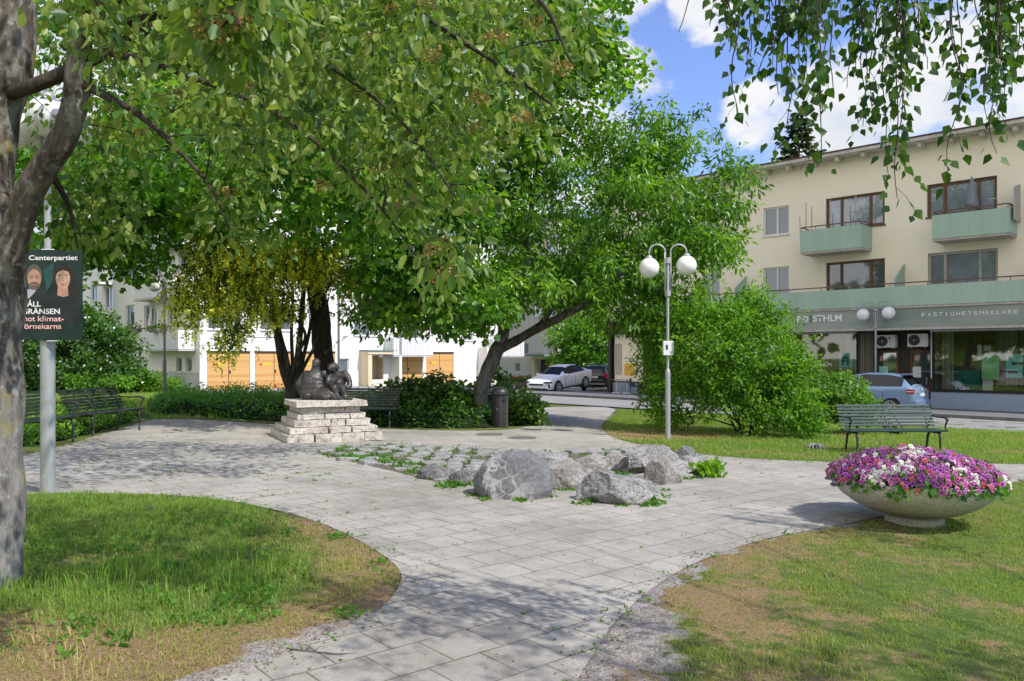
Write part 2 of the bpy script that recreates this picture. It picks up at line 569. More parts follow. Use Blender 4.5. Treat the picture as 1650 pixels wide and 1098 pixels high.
world = bpy.data.worlds.new('World'); scene.world = world; world.use_nodes = True
wt = world.node_tree; wt.nodes.clear()
wout = wt.nodes.new('ShaderNodeOutputWorld'); bg = wt.nodes.new('ShaderNodeBackground')
sky = wt.nodes.new('ShaderNodeTexSky'); sky.sky_type = 'NISHITA'; sky.sun_disc = False
sky.sun_elevation = SUN_EL; sky.sun_rotation = math.atan2(SUN_AZ.x, SUN_AZ.y)
sky.air_density = 1.0; sky.dust_density = 0.6; sky.ozone_density = 2.0
hsv = wt.nodes.new('ShaderNodeHueSaturation'); hsv.inputs['Saturation'].default_value = 1.0; hsv.inputs['Value'].default_value = 1.0
wt.links.new(mixc(wt, 1.0, sky.outputs[0], (1.22, 1.24, 1.62), 'MULTIPLY'), hsv.inputs['Color'])
wtc = wt.nodes.new('ShaderNodeTexCoord')
def wdot(u, v):
    d = Vector(((u - UC) / FPX, 1.0, (VH - v) / FPX)).normalized()
    n = wt.nodes.new('ShaderNodeVectorMath'); n.operation = 'DOT_PRODUCT'
    n.inputs[1].default_value = d; wt.links.new(wtc.outputs['Generated'], n.inputs[0])
    return n.outputs['Value']
def wblob(u, v, rad, soft):
    """Soft disc of cloud around a direction."""
    c0, c1 = math.cos(math.radians(rad + soft)), math.cos(math.radians(max(rad - soft, 0)))
    n = wt.nodes.new('ShaderNodeMapRange'); n.interpolation_type = 'SMOOTHSTEP'
    n.inputs[1].default_value = c0; n.inputs[2].default_value = c1
    wt.links.new(wdot(u, v), n.inputs[0])
    return n.outputs[0]
blobs = [(1500, 160, 4.0, 3.4), (1360, 190, 2.8, 3.2), (1640, 215, 4.2, 4), (1415, 95, 1.7, 2.4), (1560, 290, 4.2, 4), (1310, 320, 2.6, 4), (1140, 10, 1.2, 2.4), (1225, 190, 1.0, 2.5), (1900, 60, 9, 7), (700, 150, 11, 9), (200, 200, 11, 8), (950, -60, 3, 4)]
acc = None
for b in blobs:
    w = wblob(*b)
    acc = w if acc is None else math_(wt, 'MAXIMUM', acc, w)
wm = wt.nodes.new('ShaderNodeMapping'); wm.inputs['Scale'].default_value = (1, 1, 1.7)
wt.links.new(wtc.outputs['Generated'], wm.inputs[0])
cn = noise_(wt, wm.outputs[0], 9.0, 9, 0.62)
cn2 = noise_(wt, wm.outputs[0], 3.2, 6, 0.6)
dens = math_(wt, 'ADD', math_(wt, 'MULTIPLY', acc, 0.80), math_(wt, 'MULTIPLY', math_(wt, 'SUBTRACT', cn, 0.5), 1.75))
mask = wt.nodes.new('ShaderNodeMapRange'); mask.interpolation_type = 'SMOOTHSTEP'
mask.inputs[1].default_value = 0.33; mask.inputs[2].default_value = 0.70
wt.links.new(dens, mask.inputs[0])
general = wt.nodes.new('ShaderNodeMapRange'); general.interpolation_type = 'SMOOTHSTEP'
general.inputs[1].default_value = 0.52; general.inputs[2].default_value = 0.72; general.inputs[4].default_value = 0.35
wt.links.new(cn2, general.inputs[0])
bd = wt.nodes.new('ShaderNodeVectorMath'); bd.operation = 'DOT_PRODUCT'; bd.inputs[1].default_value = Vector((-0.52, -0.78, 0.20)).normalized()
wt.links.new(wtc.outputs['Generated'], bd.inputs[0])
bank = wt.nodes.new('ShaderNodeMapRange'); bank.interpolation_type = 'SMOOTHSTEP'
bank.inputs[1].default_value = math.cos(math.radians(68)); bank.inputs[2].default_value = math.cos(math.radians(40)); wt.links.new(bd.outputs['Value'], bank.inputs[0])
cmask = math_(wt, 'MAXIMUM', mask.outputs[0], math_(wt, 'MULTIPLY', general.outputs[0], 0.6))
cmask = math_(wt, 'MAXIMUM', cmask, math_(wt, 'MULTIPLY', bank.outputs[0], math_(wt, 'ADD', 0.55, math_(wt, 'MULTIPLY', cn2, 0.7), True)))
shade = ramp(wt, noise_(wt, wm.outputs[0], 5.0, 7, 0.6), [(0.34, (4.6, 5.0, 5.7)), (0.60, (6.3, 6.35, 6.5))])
shade = mixc(wt, bank.outputs[0], shade, (9.8, 9.3, 8.7))     # unseen bright cloud bank added behind the viewer to light the shaded facade
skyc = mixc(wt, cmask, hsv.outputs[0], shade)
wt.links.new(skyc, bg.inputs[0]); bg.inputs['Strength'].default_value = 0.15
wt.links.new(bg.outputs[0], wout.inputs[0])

# ================================================================== materials
BARK_GREY = None
def bark(name, c1, c2, lichen=None, scale=9.0, moss=None):
    m, nt, out = nodes(name)
    vec = coords(nt, (1, 1, 0.28))
    f = noise_(nt, vec, scale, 6, 0.7)
    v = N(nt, 'ShaderNodeTexVoronoi'); v.inputs['Scale'].default_value = scale * 2.6; nt.links.new(vec, v.inputs['Vector'])
    col = ramp(nt, f, [(0.3, c1), (0.7, c2)])
    h = math_(nt, 'ADD', f, math_(nt, 'MULTIPLY', v.outputs['Distance'], 0.6))
    if lichen is not None:
        sp_ = N(nt, 'ShaderNodeSeparateXYZ'); nt.links.new(coords(nt), sp_.inputs[0])
        col = mixc(nt, ramp(nt, math_(nt, 'MULTIPLY', sp_.outputs['Z'], 0.4), [(0.28, (0.62, 0.62, 0.62)), (0.85, (0, 0, 0))]), col, (0.33, 0.31, 0.275))  # sunlight on the lower trunk painted into the bark colour
        col = mixc(nt, 0.8, col, ramp(nt, f, [(0.32, (0.35, 0.34, 0.33)), (0.55, (1, 1, 1))]), 'MULTIPLY')
        v3 = coords(nt, (1, 1, 0.7))
        l = noise_(nt, v3, 7.0, 7, 0.72)
        lm = ramp(nt, l, [(0.50, (0, 0, 0)), (0.60, (1, 1, 1))])
        col = mixc(nt, math_(nt, 'MULTIPLY', lm, 0.75), col, lichen)
        sp = noise_(nt, v3, 26.0, 4, 0.6)
        sm = ramp(nt, sp, [(0.60, (0, 0, 0)), (0.66, (1, 1, 1))])
        col = mixc(nt, math_(nt, 'MULTIPLY', sm, 0.5), col, tuple(min(1, x * 1.45) for x in lichen))
    if moss is not None:
        mm = ramp(nt, noise_(nt, coords(nt), 2.3, 5, 0.65), [(0.60, (0, 0, 0)), (0.68, (1, 1, 1))])
        col = mixc(nt, math_(nt, 'MULTIPLY', mm, 0.7), col, moss)
    if lichen is not None:
        col = mixc(nt, 1.0, col, ramp(nt, math_(nt, 'MULTIPLY', sp_.outputs['Z'], 0.25), [(0.36, (1, 1, 1)), (0.6, (0.95, 0.92, 0.87))]), 'MULTIPLY')  # slight darkening with height, upper trunk shade painted in
    finish(nt, out, col, 0.9, 0, 0.2, h, 0.9, 0.02)
    return m

m_bark_beam = bark('whitebeam_bark', (0.055, 0.045, 0.035), (0.16, 0.14, 0.115), (0.27, 0.275, 0.25), 10, (0.30, 0.25, 0.03))
m_bark_dark = bark('dark_bark', (0.025, 0.02, 0.016), (0.085, 0.07, 0.055), None, 12)
m_bark_cherry = bark('cherry_bark', (0.045, 0.036, 0.028), (0.13, 0.11, 0.09), (0.17, 0.17, 0.15), 11)
m_twig = M2('twig_bark', (0.05, 0.035, 0.025), (0.09, 0.07, 0.05), 8)
m_birchtwig = M2('birch_twig', (0.045, 0.03, 0.025), (0.08, 0.06, 0.045), 8)
m_birchbark = bark('birch_bark', (0.55, 0.53, 0.5), (0.72, 0.7, 0.66), (0.08, 0.07, 0.06), 6)

m_leaf_beam = leaf_mat('whitebeam_leaf', (0.022, 0.07, 0.014), (0.08, 0.17, 0.024), (0.24, 0.33, 0.045), under=(0.30, 0.38, 0.08), trans=0.46, rough=0.42, tcol=(1.75, 1.7, 0.6), spec=0.45)
m_leaf_maple = leaf_mat('maple_leaf', (0.025, 0.09, 0.010), (0.105, 0.26, 0.022), (0.22, 0.40, 0.04), trans=0.50, rough=0.38, spec=0.5)
m_leaf_cherry = leaf_mat('cherry_leaf', (0.022, 0.085, 0.009), (0.11, 0.26, 0.022), (0.24, 0.42, 0.05), trans=0.48, rough=0.33, spec=0.6)
m_leaf_lab = leaf_mat('laburnum_leaf', (0.04, 0.10, 0.014), (0.08, 0.17, 0.022), (0.15, 0.25, 0.035), trans=0.42)
m_yellow = leaf_mat('laburnum_blossom', (0.60, 0.64, 0.05), (0.86, 0.88, 0.09), (0.92, 0.93, 0.20), trans=0.5, tcol=(1.05, 1.05, 0.6))
m_leaf_shrub = leaf_mat('shrub_leaf', (0.022, 0.08, 0.009), (0.11, 0.27, 0.020), (0.22, 0.40, 0.045), trans=0.45, rough=0.40)
m_leaf_pale = leaf_mat('pale_shrub_leaf', (0.06, 0.15, 0.02), (0.11, 0.25, 0.035), (0.2, 0.37, 0.06), trans=0.40, rough=0.45)
m_leaf_hedge = leaf_mat('hedge_leaf', (0.022, 0.085, 0.010), (0.055, 0.18, 0.018), (0.14, 0.32, 0.035), trans=0.44, rough=0.45)
m_leaf_rhodo = leaf_mat('broad_leaf', (0.03, 0.08, 0.010), (0.08, 0.18, 0.018), (0.22, 0.32, 0.04), trans=0.40, rough=0.32, spec=0.5)
m_leaf_far = leaf_mat('far_leaf', (0.02, 0.065, 0.012), (0.055, 0.15, 0.02), (0.12, 0.25, 0.035), trans=0.40)
m_leaf_birch = leaf_mat('birch_leaf', (0.024, 0.075, 0.014), (0.05, 0.135, 0.02), (0.12, 0.23, 0.04), trans=0.42, rough=0.36, spec=0.5)
m_needle = leaf_mat('spruce_needle', (0.02, 0.045, 0.018), (0.045, 0.085, 0.028), (0.08, 0.13, 0.045), trans=0.15)
m_weed = leaf_mat('weed_leaf', (0.05, 0.13, 0.015), (0.085, 0.22, 0.025), (0.16, 0.34, 0.05), trans=0.40)
m_grass = leaf_mat('grass_blade', (0.52, 0.43, 0.20), (0.28, 0.35, 0.075), (0.17, 0.36, 0.04), trans=0.45, rough=0.55, tcol=(1.5, 1.5, 0.6))
m_corymb = leaf_mat('faded_blossom', (0.28, 0.17, 0.06), (0.40, 0.26, 0.09), (0.50, 0.37, 0.16), trans=0.25, tcol=(1.1, 1.0, 0.7))
m_litter = leaf_mat('dry_litter', (0.10, 0.055, 0.028), (0.19, 0.11, 0.05), (0.33, 0.2, 0.085), trans=0.1, tcol=(1, 1, 1))
m_whitefl = leaf_mat('white_blossom', (0.65, 0.66, 0.6), (0.75, 0.76, 0.7), (0.8, 0.8, 0.77), trans=0.3, tcol=(1, 1, 1))
m_pansy = attr_color_mat('pansy_petal', 0.55, 0.25)

m_ironblk = M2('black_cast_iron', (0.012, 0.014, 0.013), (0.03, 0.034, 0.032), 14, 0.45, 0, 0.5)
m_benchslat = M2('dark_green_bench_paint', (0.014, 0.042, 0.033), (0.03, 0.072, 0.056), 3, 0.5, 0, 0.4, 0.15, 60, 0.25, stretch=(1, 8, 8))
m_benchblk = M2('worn_black_green_bench_paint', (0.012, 0.022, 0.018), (0.035, 0.05, 0.04), 4, 0.4, 0, 0.5, 0.15, 60, 0.3, stretch=(1, 8, 8))
m_galv = M2('galvanised_steel', (0.36, 0.38, 0.37), (0.46, 0.48, 0.47), 5, 0.5, 0.35, 0.5, 0.1, 90, 0.2, stretch=(1, 1, 0.25))
m_steelgrey = M2('grey_lamp_paint', (0.30, 0.32, 0.31), (0.40, 0.42, 0.41), 4, 0.5, 0.1, 0.4, 0.08, 80, 0.25, stretch=(1, 1, 0.25))
m_steeldark = M2('dark_lamp_paint', (0.17, 0.16, 0.14), (0.24, 0.23, 0.2), 4, 0.55, 0.1, 0.4, 0.08, 80, 0.25)
def globe_mat(name, dirty):
    m, nt, out = nodes(name)
    v = coords(nt, (9, 9, 1.2))
    f = noise_(nt, v, 2.0, 5, 0.65)
    col = ramp(nt, f, [(0.35, (0.84, 0.84, 0.83)), (0.75, (0.84 - dirty, 0.84 - dirty, 0.81 - dirty * 1.1))])
    p = finish(nt, out, col, 0.28, 0, 0.5)
    p.inputs['Subsurface Weight'].default_value = 0.25; p.inputs['Subsurface Radius'].default_value = (0.1, 0.1, 0.1)
    return m
m_globe = globe_mat('opal_globe', 0.10)
m_globe_dirty = globe_mat('stained_opal_globe', 0.38)
m_rubber = M2('tyre_rubber', (0.012, 0.012, 0.012), (0.025, 0.025, 0.025), 20, 0.8)
m_black = M2('matt_black', (0.012, 0.012, 0.013), (0.022, 0.022, 0.024), 12, 0.6)
m_white = M2('white_paint', (0.78, 0.78, 0.77), (0.70, 0.70, 0.68), 2.0, 0.5)
m_letter = M2('white_lettering', (0.82, 0.82, 0.81), (0.78, 0.78, 0.77), 2, 0.5)

# ================================================================== ground
def ground_mat():
    m, nt, out = nodes('lawn_soil')
    vec = coords(nt)
    bare = N(nt, 'ShaderNodeAttribute', attribute_name='bare').outputs['Fac']
    dry = N(nt, 'ShaderNodeAttribute', attribute_name='dry').outputs['Fac']
    f1 = noise_(nt, vec, 1.1, 6, 0.65); f2 = noise_(nt, vec, 9, 7, 0.75); f3 = noise_(nt, vec, 70, 4, 0.7)
    green = ramp(nt, f2, [(0.25, (0.03, 0.055, 0.012)), (0.5, (0.075, 0.125, 0.024)), (0.75, (0.17, 0.19, 0.065))])
    green = mixc(nt, ramp(nt, f1, [(0.35, (0, 0, 0)), (0.7, (0.6, 0.6, 0.6))]), green, (0.13, 0.15, 0.04))
    thatch = ramp(nt, f3, [(0.25, (0.08, 0.05, 0.028)), (0.5, (0.23, 0.155, 0.08)), (0.78, (0.42, 0.32, 0.18))])
    vo = N(nt, 'ShaderNodeTexVoronoi'); vo.inputs['Scale'].default_value = 85; nt.links.new(vec, vo.inputs['Vector'])
    grit = ramp(nt, vo.outputs['Color'], [(0.1, (0.17, 0.15, 0.13)), (0.5, (0.29, 0.265, 0.24)), (0.9, (0.43, 0.40, 0.37))])
    grit = mixc(nt, ramp(nt, f2, [(0.45, (0, 0, 0)), (0.75, (0.65, 0.65, 0.65))]), grit, (0.17, 0.115, 0.075))
    dj = math_(nt, 'ADD', dry, math_(nt, 'MULTIPLY', math_(nt, 'SUBTRACT', f2, 0.5), 2.0))
    bj = math_(nt, 'ADD', bare, math_(nt, 'MULTIPLY', math_(nt, 'SUBTRACT', f2, 0.5), 1.9))
    col = mixc(nt, ramp(nt, dj, [(0.30, (0, 0, 0)), (0.62, (1, 1, 1))]), green, thatch)
    col = mixc(nt, ramp(nt, bj, [(0.38, (0, 0, 0)), (0.60, (1, 1, 1))]), col, grit)
    finish(nt, out, col, 0.95, 0, 0.15, f3, 0.8, 0.015)
    return m
m_ground = ground_mat()

def paving_mat(name, ang, bw, bh, c1, c2, mort, msize=0.006):
    m, nt, out = nodes(name)
    vec = coords(nt, (1, 1, 1), (0, 0, -ang))
    wob = N(nt, 'ShaderNodeTexNoise'); wob.inputs['Scale'].default_value = 0.7; nt.links.new(vec, wob.inputs['Vector'])
    va = N(nt, 'ShaderNodeVectorMath', operation='SCALE'); va.inputs['Scale'].default_value = 0.03
    nt.links.new(wob.outputs['Color'], va.inputs[0])
    vb = N(nt, 'ShaderNodeVectorMath', operation='ADD'); nt.links.new(vec, vb.inputs[0]); nt.links.new(va.outputs[0], vb.inputs[1])
    br = N(nt, 'ShaderNodeTexBrick'); br.offset = 0.5; br.squash = 1.0
    br.inputs['Scale'].default_value = 1.0; br.inputs['Brick Width'].default_value = bw; br.inputs['Row Height'].default_value = bh
    br.inputs['Mortar Size'].default_value = msize; br.inputs['Mortar Smooth'].default_value = 0.3; br.inputs['Bias'].default_value = 0.0
    br.inputs['Color1'].default_value = (0, 0, 0, 1); br.inputs['Color2'].default_value = (1, 1, 1, 1); br.inputs['Mortar'].default_value = (0.5, 0.5, 0.5, 1)
    nt.links.new(vb.outputs[0], br.inputs['Vector'])
    n1 = noise_(nt, vec, 0.9, 6, 0.65); n2 = noise_(nt, vec, 9, 5, 0.65); n3 = noise_(nt, vec, 120, 3, 0.6)
    slab = N(nt, 'ShaderNodeSeparateColor'); nt.links.new(br.outputs['Color'], slab.inputs[0]); st_ = ramp(nt, noise_(nt, vec, 0.45, 7, 0.72), [(0.38, (0.80, 0.79, 0.77)), (0.55, (1, 1, 1))]); st2 = ramp(nt, noise_(nt, vec, 5.5, 6, 0.75), [(0.34, (0.82, 0.81, 0.79)), (0.5, (1, 1, 1))])
    t = math_(nt, 'ADD', math_(nt, 'MULTIPLY', slab.outputs[0], 0.17), math_(nt, 'ADD', math_(nt, 'MULTIPLY', n1, 0.62), math_(nt, 'MULTIPLY', n2, 0.32)))
    col = ramp(nt, t, [(0.30, c1), (0.78, c2)])
    sp = ramp(nt, n3, [(0.34, (0.72, 0.72, 0.72)), (0.5, (1, 1, 1)), (0.68, (1.13, 1.13, 1.12))])
    col = mixc(nt, 1.0, col, sp, 'MULTIPLY'); col = mixc(nt, 1.0, col, st_, 'MULTIPLY'); col = mixc(nt, 1.0, col, st2, 'MULTIPLY')
    spot = ramp(nt, noise_(nt, vec, 33, 3, 0.55), [(0.70, (0, 0, 0)), (0.74, (1, 1, 1))])
    col = mixc(nt, math_(nt, 'MULTIPLY', spot, 0.35), col, (0.12, 0.11, 0.10))
    mossy = ramp(nt, noise_(nt, vec, 2.1, 4, 0.6), [(0.46, mort), (0.66, (0.085, 0.10, 0.035))])
    jf = math_(nt, 'MULTIPLY', br.outputs['Fac'], ramp(nt, noise_(nt, vec, 3.3, 3, 0.6), [(0.3, (0.35, 0.35, 0.35)), (0.55, (1, 1, 1))]))
    col = mixc(nt, jf, col, mossy)
    h = math_(nt, 'SUBTRACT', math_(nt, 'MULTIPLY', n3, 0.10), br.outputs['Fac'])
    finish(nt, out, col, 0.88, 0, 0.25, h, 0.5, 0.006)
    return m
m_paving = paving_mat('concrete_slabs', math.radians(41), 0.345, 0.345, (0.30, 0.28, 0.243), (0.42, 0.395, 0.348), (0.15, 0.132, 0.105), 0.0065)
m_asphalt = M2('sunlit_asphalt', (0.25, 0.245, 0.235), (0.33, 0.32, 0.31), 0.6, 0.92, 0, 0.2, 0.4, 90, 0.25)
m_sidewalk = M2('pavement_asphalt', (0.15, 0.15, 0.155), (0.20, 0.20, 0.205), 0.7, 0.9, 0, 0.2, 0.4, 90, 0.25)
m_kerb = M2('granite_kerb', (0.13, 0.125, 0.12), (0.22, 0.21, 0.205), 5, 0.85, 0, 0.2, 0.3, 60, 0.35)
m_gravel = M2('gravel_yard', (0.23, 0.21, 0.185), (0.33, 0.31, 0.28), 1.2, 0.95, 0, 0.15, 0.6, 60, 0.4)

plaza_px = [(150, 1260), (255, 1150), (340, 1098), (408, 1080), (480, 1048), (540, 1020), (590, 1000), (625, 975), (645, 945), (648, 925), (630, 905), (600, 885),
            (555, 860), (500, 838), (440, 822), (380, 810), (300, 800), (200, 797), (80, 796), (0, 800), (-160, 806), (-170, 765), (30, 737), (115, 717), (150, 704), (200, 691), (238, 677),
            (330, 677), (420, 684), (560, 691), (640, 693), (730, 695), (800, 695), (852, 690), (866, 674), (872, 664), (874, 656), (1000, 656), (975, 676), (966, 692), (985, 706), (1030, 718), (1080, 727), (1180, 739),
            (1330, 746), (1500, 748), (1650, 749), (1900, 752), (1900, 778), (1650, 773), (1580, 790), (1500, 816), (1400, 838), (1330, 852), (1250, 866), (1190, 882), (1110, 912),
            (1050, 950), (1010, 985), (985, 1010), (960, 1050), (930, 1098), (850, 1260)]
plaza = [tuple(G(u, v)[:2]) for u, v in plaza_px]
def chaikin(p, it=1):
    for _ in range(it):
        q = []
        for i in range(len(p)):
            a, b = p[i], p[(i + 1) % len(p)]
            q += [(a[0] * .75 + b[0] * .25, a[1] * .75 + b[1] * .25), (a[0] * .25 + b[0] * .75, a[1] * .25 + b[1] * .75)]
        p = q
    return p
plaza = chaikin(plaza, 2)

big = sheet('ground', [(-500, -120), (500, -120), (500, 900), (-500, 900)], -0.035, m_ground)

def lawn_state(x, y):
    """How bare and how dry the turf is."""
    d = polydist(x, y, plaza)
    n1 = fbm(x, y, 0.8, 3.1); n2 = fbm(x, y, 2.6, 7.7)
    right = (x > 0.2) & (y < 9.5)
    left = (x < 0.2) & (y < 9.5)
    bare = np.zeros_like(d); dry = np.zeros_like(d)
    wr = np.clip(0.40 - 0.14 * (y - 4.0), 0.04, 0.42)
    bare = np.where(right, 1.0 - sstep(wr * 0.25, wr * 1.6, d + n2 * 0.22 + n1 * .12), bare)
    dry = np.where(right, 0.10 + 0.50 * (1 - sstep(0.5, 1.7, d + n1 * 0.8 + n2 * .35 + (y - 5.0) * 0.20)) + n1 * 0.50 + n2 * .45, dry)
    bl = (1.0 - sstep(0.03, 0.26, d + n2 * 0.25)) * (1 - sstep(4.6, 5.8, y))
    bare = np.where(left, bl * 0.95, bare)
    dl = np.maximum((1 - sstep(4.35, 5.15, y + n1 * 0.6 + (x + 2) * 0.1)), (1 - sstep(0.12, 1.1, d + n2 * 0.25)) * sstep(-2.9, -1.2, x))
    dry = np.where(left, np.clip(0.06 + dl * 0.8 + n1 * 0.24 + n2 * .26, 0, 1.2), dry)
    back = y >= 9.5
    under = np.maximum(0, 1 - np.hypot((x - 3.0) / 2.4, (y - 18.0) / 1.6))
    dry = np.where(back, 0.22 + n1 * 0.45 + under * 1.3, dry)
    bare = np.where(back, (1 - sstep(0.02, 0.16, d + n2 * 0.08)) * 0.5, bare)
    return d, np.clip(bare, 0, 1), np.clip(dry, 0, 1.2)

def near_lawn():
    xs = np.arange(-12, 18.01, 0.10); ys = np.arange(2.2, 26.01, 0.10)
    X, Y = np.meshgrid(xs, ys)
    d, bare, dry = lawn_state(X, Y)
    ins = inpoly(X, Y, plaza)
    z = gzn(X, Y) + np.where(ins, 0.001, 0.008 + 0.012 * fbm(X, Y, 1.5, 1.0) * np.clip(d / 0.3, 0, 1))
    V = np.stack([X, Y, z], -1).reshape(-1, 3)
    nx, ny = len(xs), len(ys)
    idx = np.arange(nx * ny).reshape(ny, nx)
    q = np.stack([idx[:-1, :-1], idx[:-1, 1:], idx[1:, 1:], idx[1:, :-1]], -1).reshape(-1, 4)
    deep = (ins & (d > 0.25)).ravel()
    q = q[~deep[q].all(1)]
    me = raw_mesh('lawn', V, q.ravel(), np.arange(len(q)) * 4, np.full(len(q), 4), m_ground, smooth=True)
    for k, a in (('bare', bare), ('dry', dry)):
        at = me.attributes.new(k, 'FLOAT', 'POINT'); at.data.foreach_set('value', a.ravel().astype(np.float32))
    tag(link('lawn', me), kind='structure')
near_lawn()
sheet('plaza_paving', plaza, 0.010, m_paving)

# streets: one along the cream building, one along the white building
FR = Face((17.26, 32.8), (-0.713, 0.701), (-0.701, -0.713))            # cream shop building
FL = Face(tuple(P(322, 574, 44.4)[:2]), (0.701, 0.713), (0.713, -0.701))    # white building, sunlit long side
FG = Face(FL.O, (-0.713, 0.701), (-0.701, -0.713))                      # white building, shaded gable side
def strip(F, s0, s1, d0, d1):
    return [tuple(F.pt(s, d, 0)[:2]) for s, d in ((s0, d0), (s1, d0), (s1, d1), (s0, d1))]
sheet('street_beside_white_building', strip(FL, -26, 60, 1.2, 7.2), 0.006, m_asphalt)
sheet('street', strip(FR, -60, 62, 5.4, 11.2), 0.012, m_asphalt)
sheet('gravel_yard', [tuple(G(840, 632)[:2]), tuple(G(1010, 634)[:2]), (13, 58), (2, 66), (-1, 50)], -0.004, m_gravel)
def pavement():
    mb = MB()
    for s in np.arange(-60, 30, 3.0):
        a = [FR.pt(s, 0.02, 0), FR.pt(s + 3.0, 0.02, 0), FR.pt(s + 3.0, 5.22, 0), FR.pt(s, 5.22, 0)]
        if s > 14: pass
        top = [Vector((p.x, p.y, gz(p.x, p.y) + 0.12)) for p in a]
        mb.add(top, [(0, 1, 2, 3)])
    o = mb.build('pavement', m_sidewalk); tag(o, kind='structure')
    mb = MB()
    for s in np.arange(-60, 30, 1.0):
        a = [FR.pt(s, 5.22, 0), FR.pt(s + 0.985, 5.22, 0), FR.pt(s + 0.985, 5.40, 0), FR.pt(s, 5.40, 0)]
        vs = [Vector((p.x, p.y, gz(p.x, p.y) + 0.123)) for p in a] + [Vector((p.x, p.y, gz(p.x, p.y) - 0.2)) for p in a]
        mb.add(vs, [(0, 1, 2, 3), (4, 7, 6, 5), (0, 4, 5, 1), (1, 5, 6, 2), (2, 6, 7, 3), (3, 7, 4, 0)])
    o = mb.build('kerb', m_kerb); tag(o, kind='structure')
pavement()

# ================================================================== grass
def blades(name, label, poly, dens, h, w, seed, tone=0.0, maxbare=0.75, extra=None):
    rng = np.random.default_rng(seed)
    xs = [p[0] for p in poly]; ys = [p[1] for p in poly]
    area = (max(xs) - min(xs)) * (max(ys) - min(ys))
    n = int(area * dens)
    x = rng.uniform(min(xs), max(xs), n); y = rng.uniform(min(ys), max(ys), n)
    k = inpoly(x, y, poly); x, y = x[k], y[k]
    ins = inpoly(x, y, plaza); x, y = x[~ins], y[~ins]
    d, bare, dry = lawn_state(x, y)
    nn = fbm(x, y, 4.2, 5.0)
    keep = rng.random(len(x)) > np.clip(np.maximum(bare * 1.15, (dry - 0.42) * 0.55) - nn * 0.40, 0, 0.985)
    x, y, d, bare, dry, nn = [a[keep] for a in (x, y, d, bare, dry, nn)]
    N_ = len(x)
    hh = h * (0.45 + 0.9 * rng.random(N_)) * (1 + 0.55 * nn) * (1 - 0.45 * np.clip(dry, 0, 1))
    an = rng.uniform(0, 2 * PI, N_); lean = rng.random(N_) * 0.85 + 0.1
    ba = rng.uniform(0, 2 * PI, N_)
    z = gzn(x, y)
    side = np.stack([np.cos(an), np.sin(an), np.zeros(N_)], 1) * (w * (0.6 + 0.8 * rng.random(N_)))[:, None]
    bend = np.stack([np.cos(ba), np.sin(ba), np.zeros(N_)], 1)
    base = np.stack([x, y, z - 0.004], 1)
    up = np.array([0, 0, 1.0])
    mid = base + up * (hh * 0.6)[:, None] + bend * (hh * lean * 0.25)[:, None]
    tip = base + up * (hh * (1.0 - 0.35 * lean))[:, None] + bend * (hh * lean * 0.85)[:, None]
    V = np.stack([base - side, base + side, mid + side * 0.8, mid - side * 0.8, tip], 1).reshape(-1, 3)
    off = np.arange(N_) * 5
    fl = np.array([0, 1, 2, 3, 3, 2, 4])
    flat = (off[:, None] + fl[None]).ravel(); tot = np.tile([4, 3], N_); st = np.concatenate([[0], np.cumsum(tot)[:-1]])
    var = np.clip(0.72 + tone - 0.75 * np.clip(dry, 0, 1) * rng.random(N_) ** 0.5 + (rng.random(N_) - 0.5) * 0.5, 0, 1)
    me = raw_mesh(name, V, flat, st, tot, m_grass, {'var': np.repeat(var, 2)})
    return tag(link(name, me), label, kind='stuff')

left_poly = [tuple(G(u, v)[:2]) for u, v in [(-420, 1250), (150, 1260), (340, 1098), (660, 930), (640, 900), (380, 806), (80, 792), (-260, 800)]]
right_poly = [tuple(G(u, v)[:2]) for u, v in [(850, 1260), (930, 1098), (1000, 990), (1250, 862), (1500, 812), (1650, 768), (1850, 775), (2100, 1250)]]
back_poly = [tuple(G(u, v)[:2]) for u, v in [(960, 700), (1000, 662), (1100, 665), (1320, 682), (1660, 696), (1900, 700), (1900, 752), (1330, 750), (1080, 732)]]
blades('grass', None, left_poly, 4000, 0.056, 0.0026, 1, 0.04)
blades('grass', None, [tuple(G(u, v)[:2]) for u, v in [(-200, 960), (100, 930), (330, 900), (480, 905), (560, 930), (420, 965), (250, 985), (60, 1010)]], 420, 0.16, 0.0034, 11, 0.12)
blades('grass', None, [tuple(G(u, v)[:2]) for u, v in [(20, 1030), (120, 1020), (190, 1060), (160, 1120), (30, 1130)]], 500, 0.15, 0.003, 12, -0.35)
blades('grass', None, right_poly, 4600, 0.040, 0.0023, 2, -0.04)
blades('grass', None, back_poly, 650, 0.075, 0.006, 3, 0.08)
verge_poly = [tuple(G(u, v)[:2]) for u, v in [(40, 628), (230, 626), (320, 640), (560, 652), (560, 676), (240, 676), (230, 660), (30, 680)]]
blades('grass', None, verge_poly, 130, 0.12, 0.012, 4, 0.1)
bank_poly = [tuple(p) for p in [G(20, 628)[:2], G(330, 628)[:2], tuple(FG.pt(0.2, 1.0, 0)[:2]), tuple(FG.pt(14, 1.0, 0)[:2]), (-34, 52), (-34, 40)]]
blades('grass', None, bank_poly, 60, 0.16, 0.02, 5, 0.15)

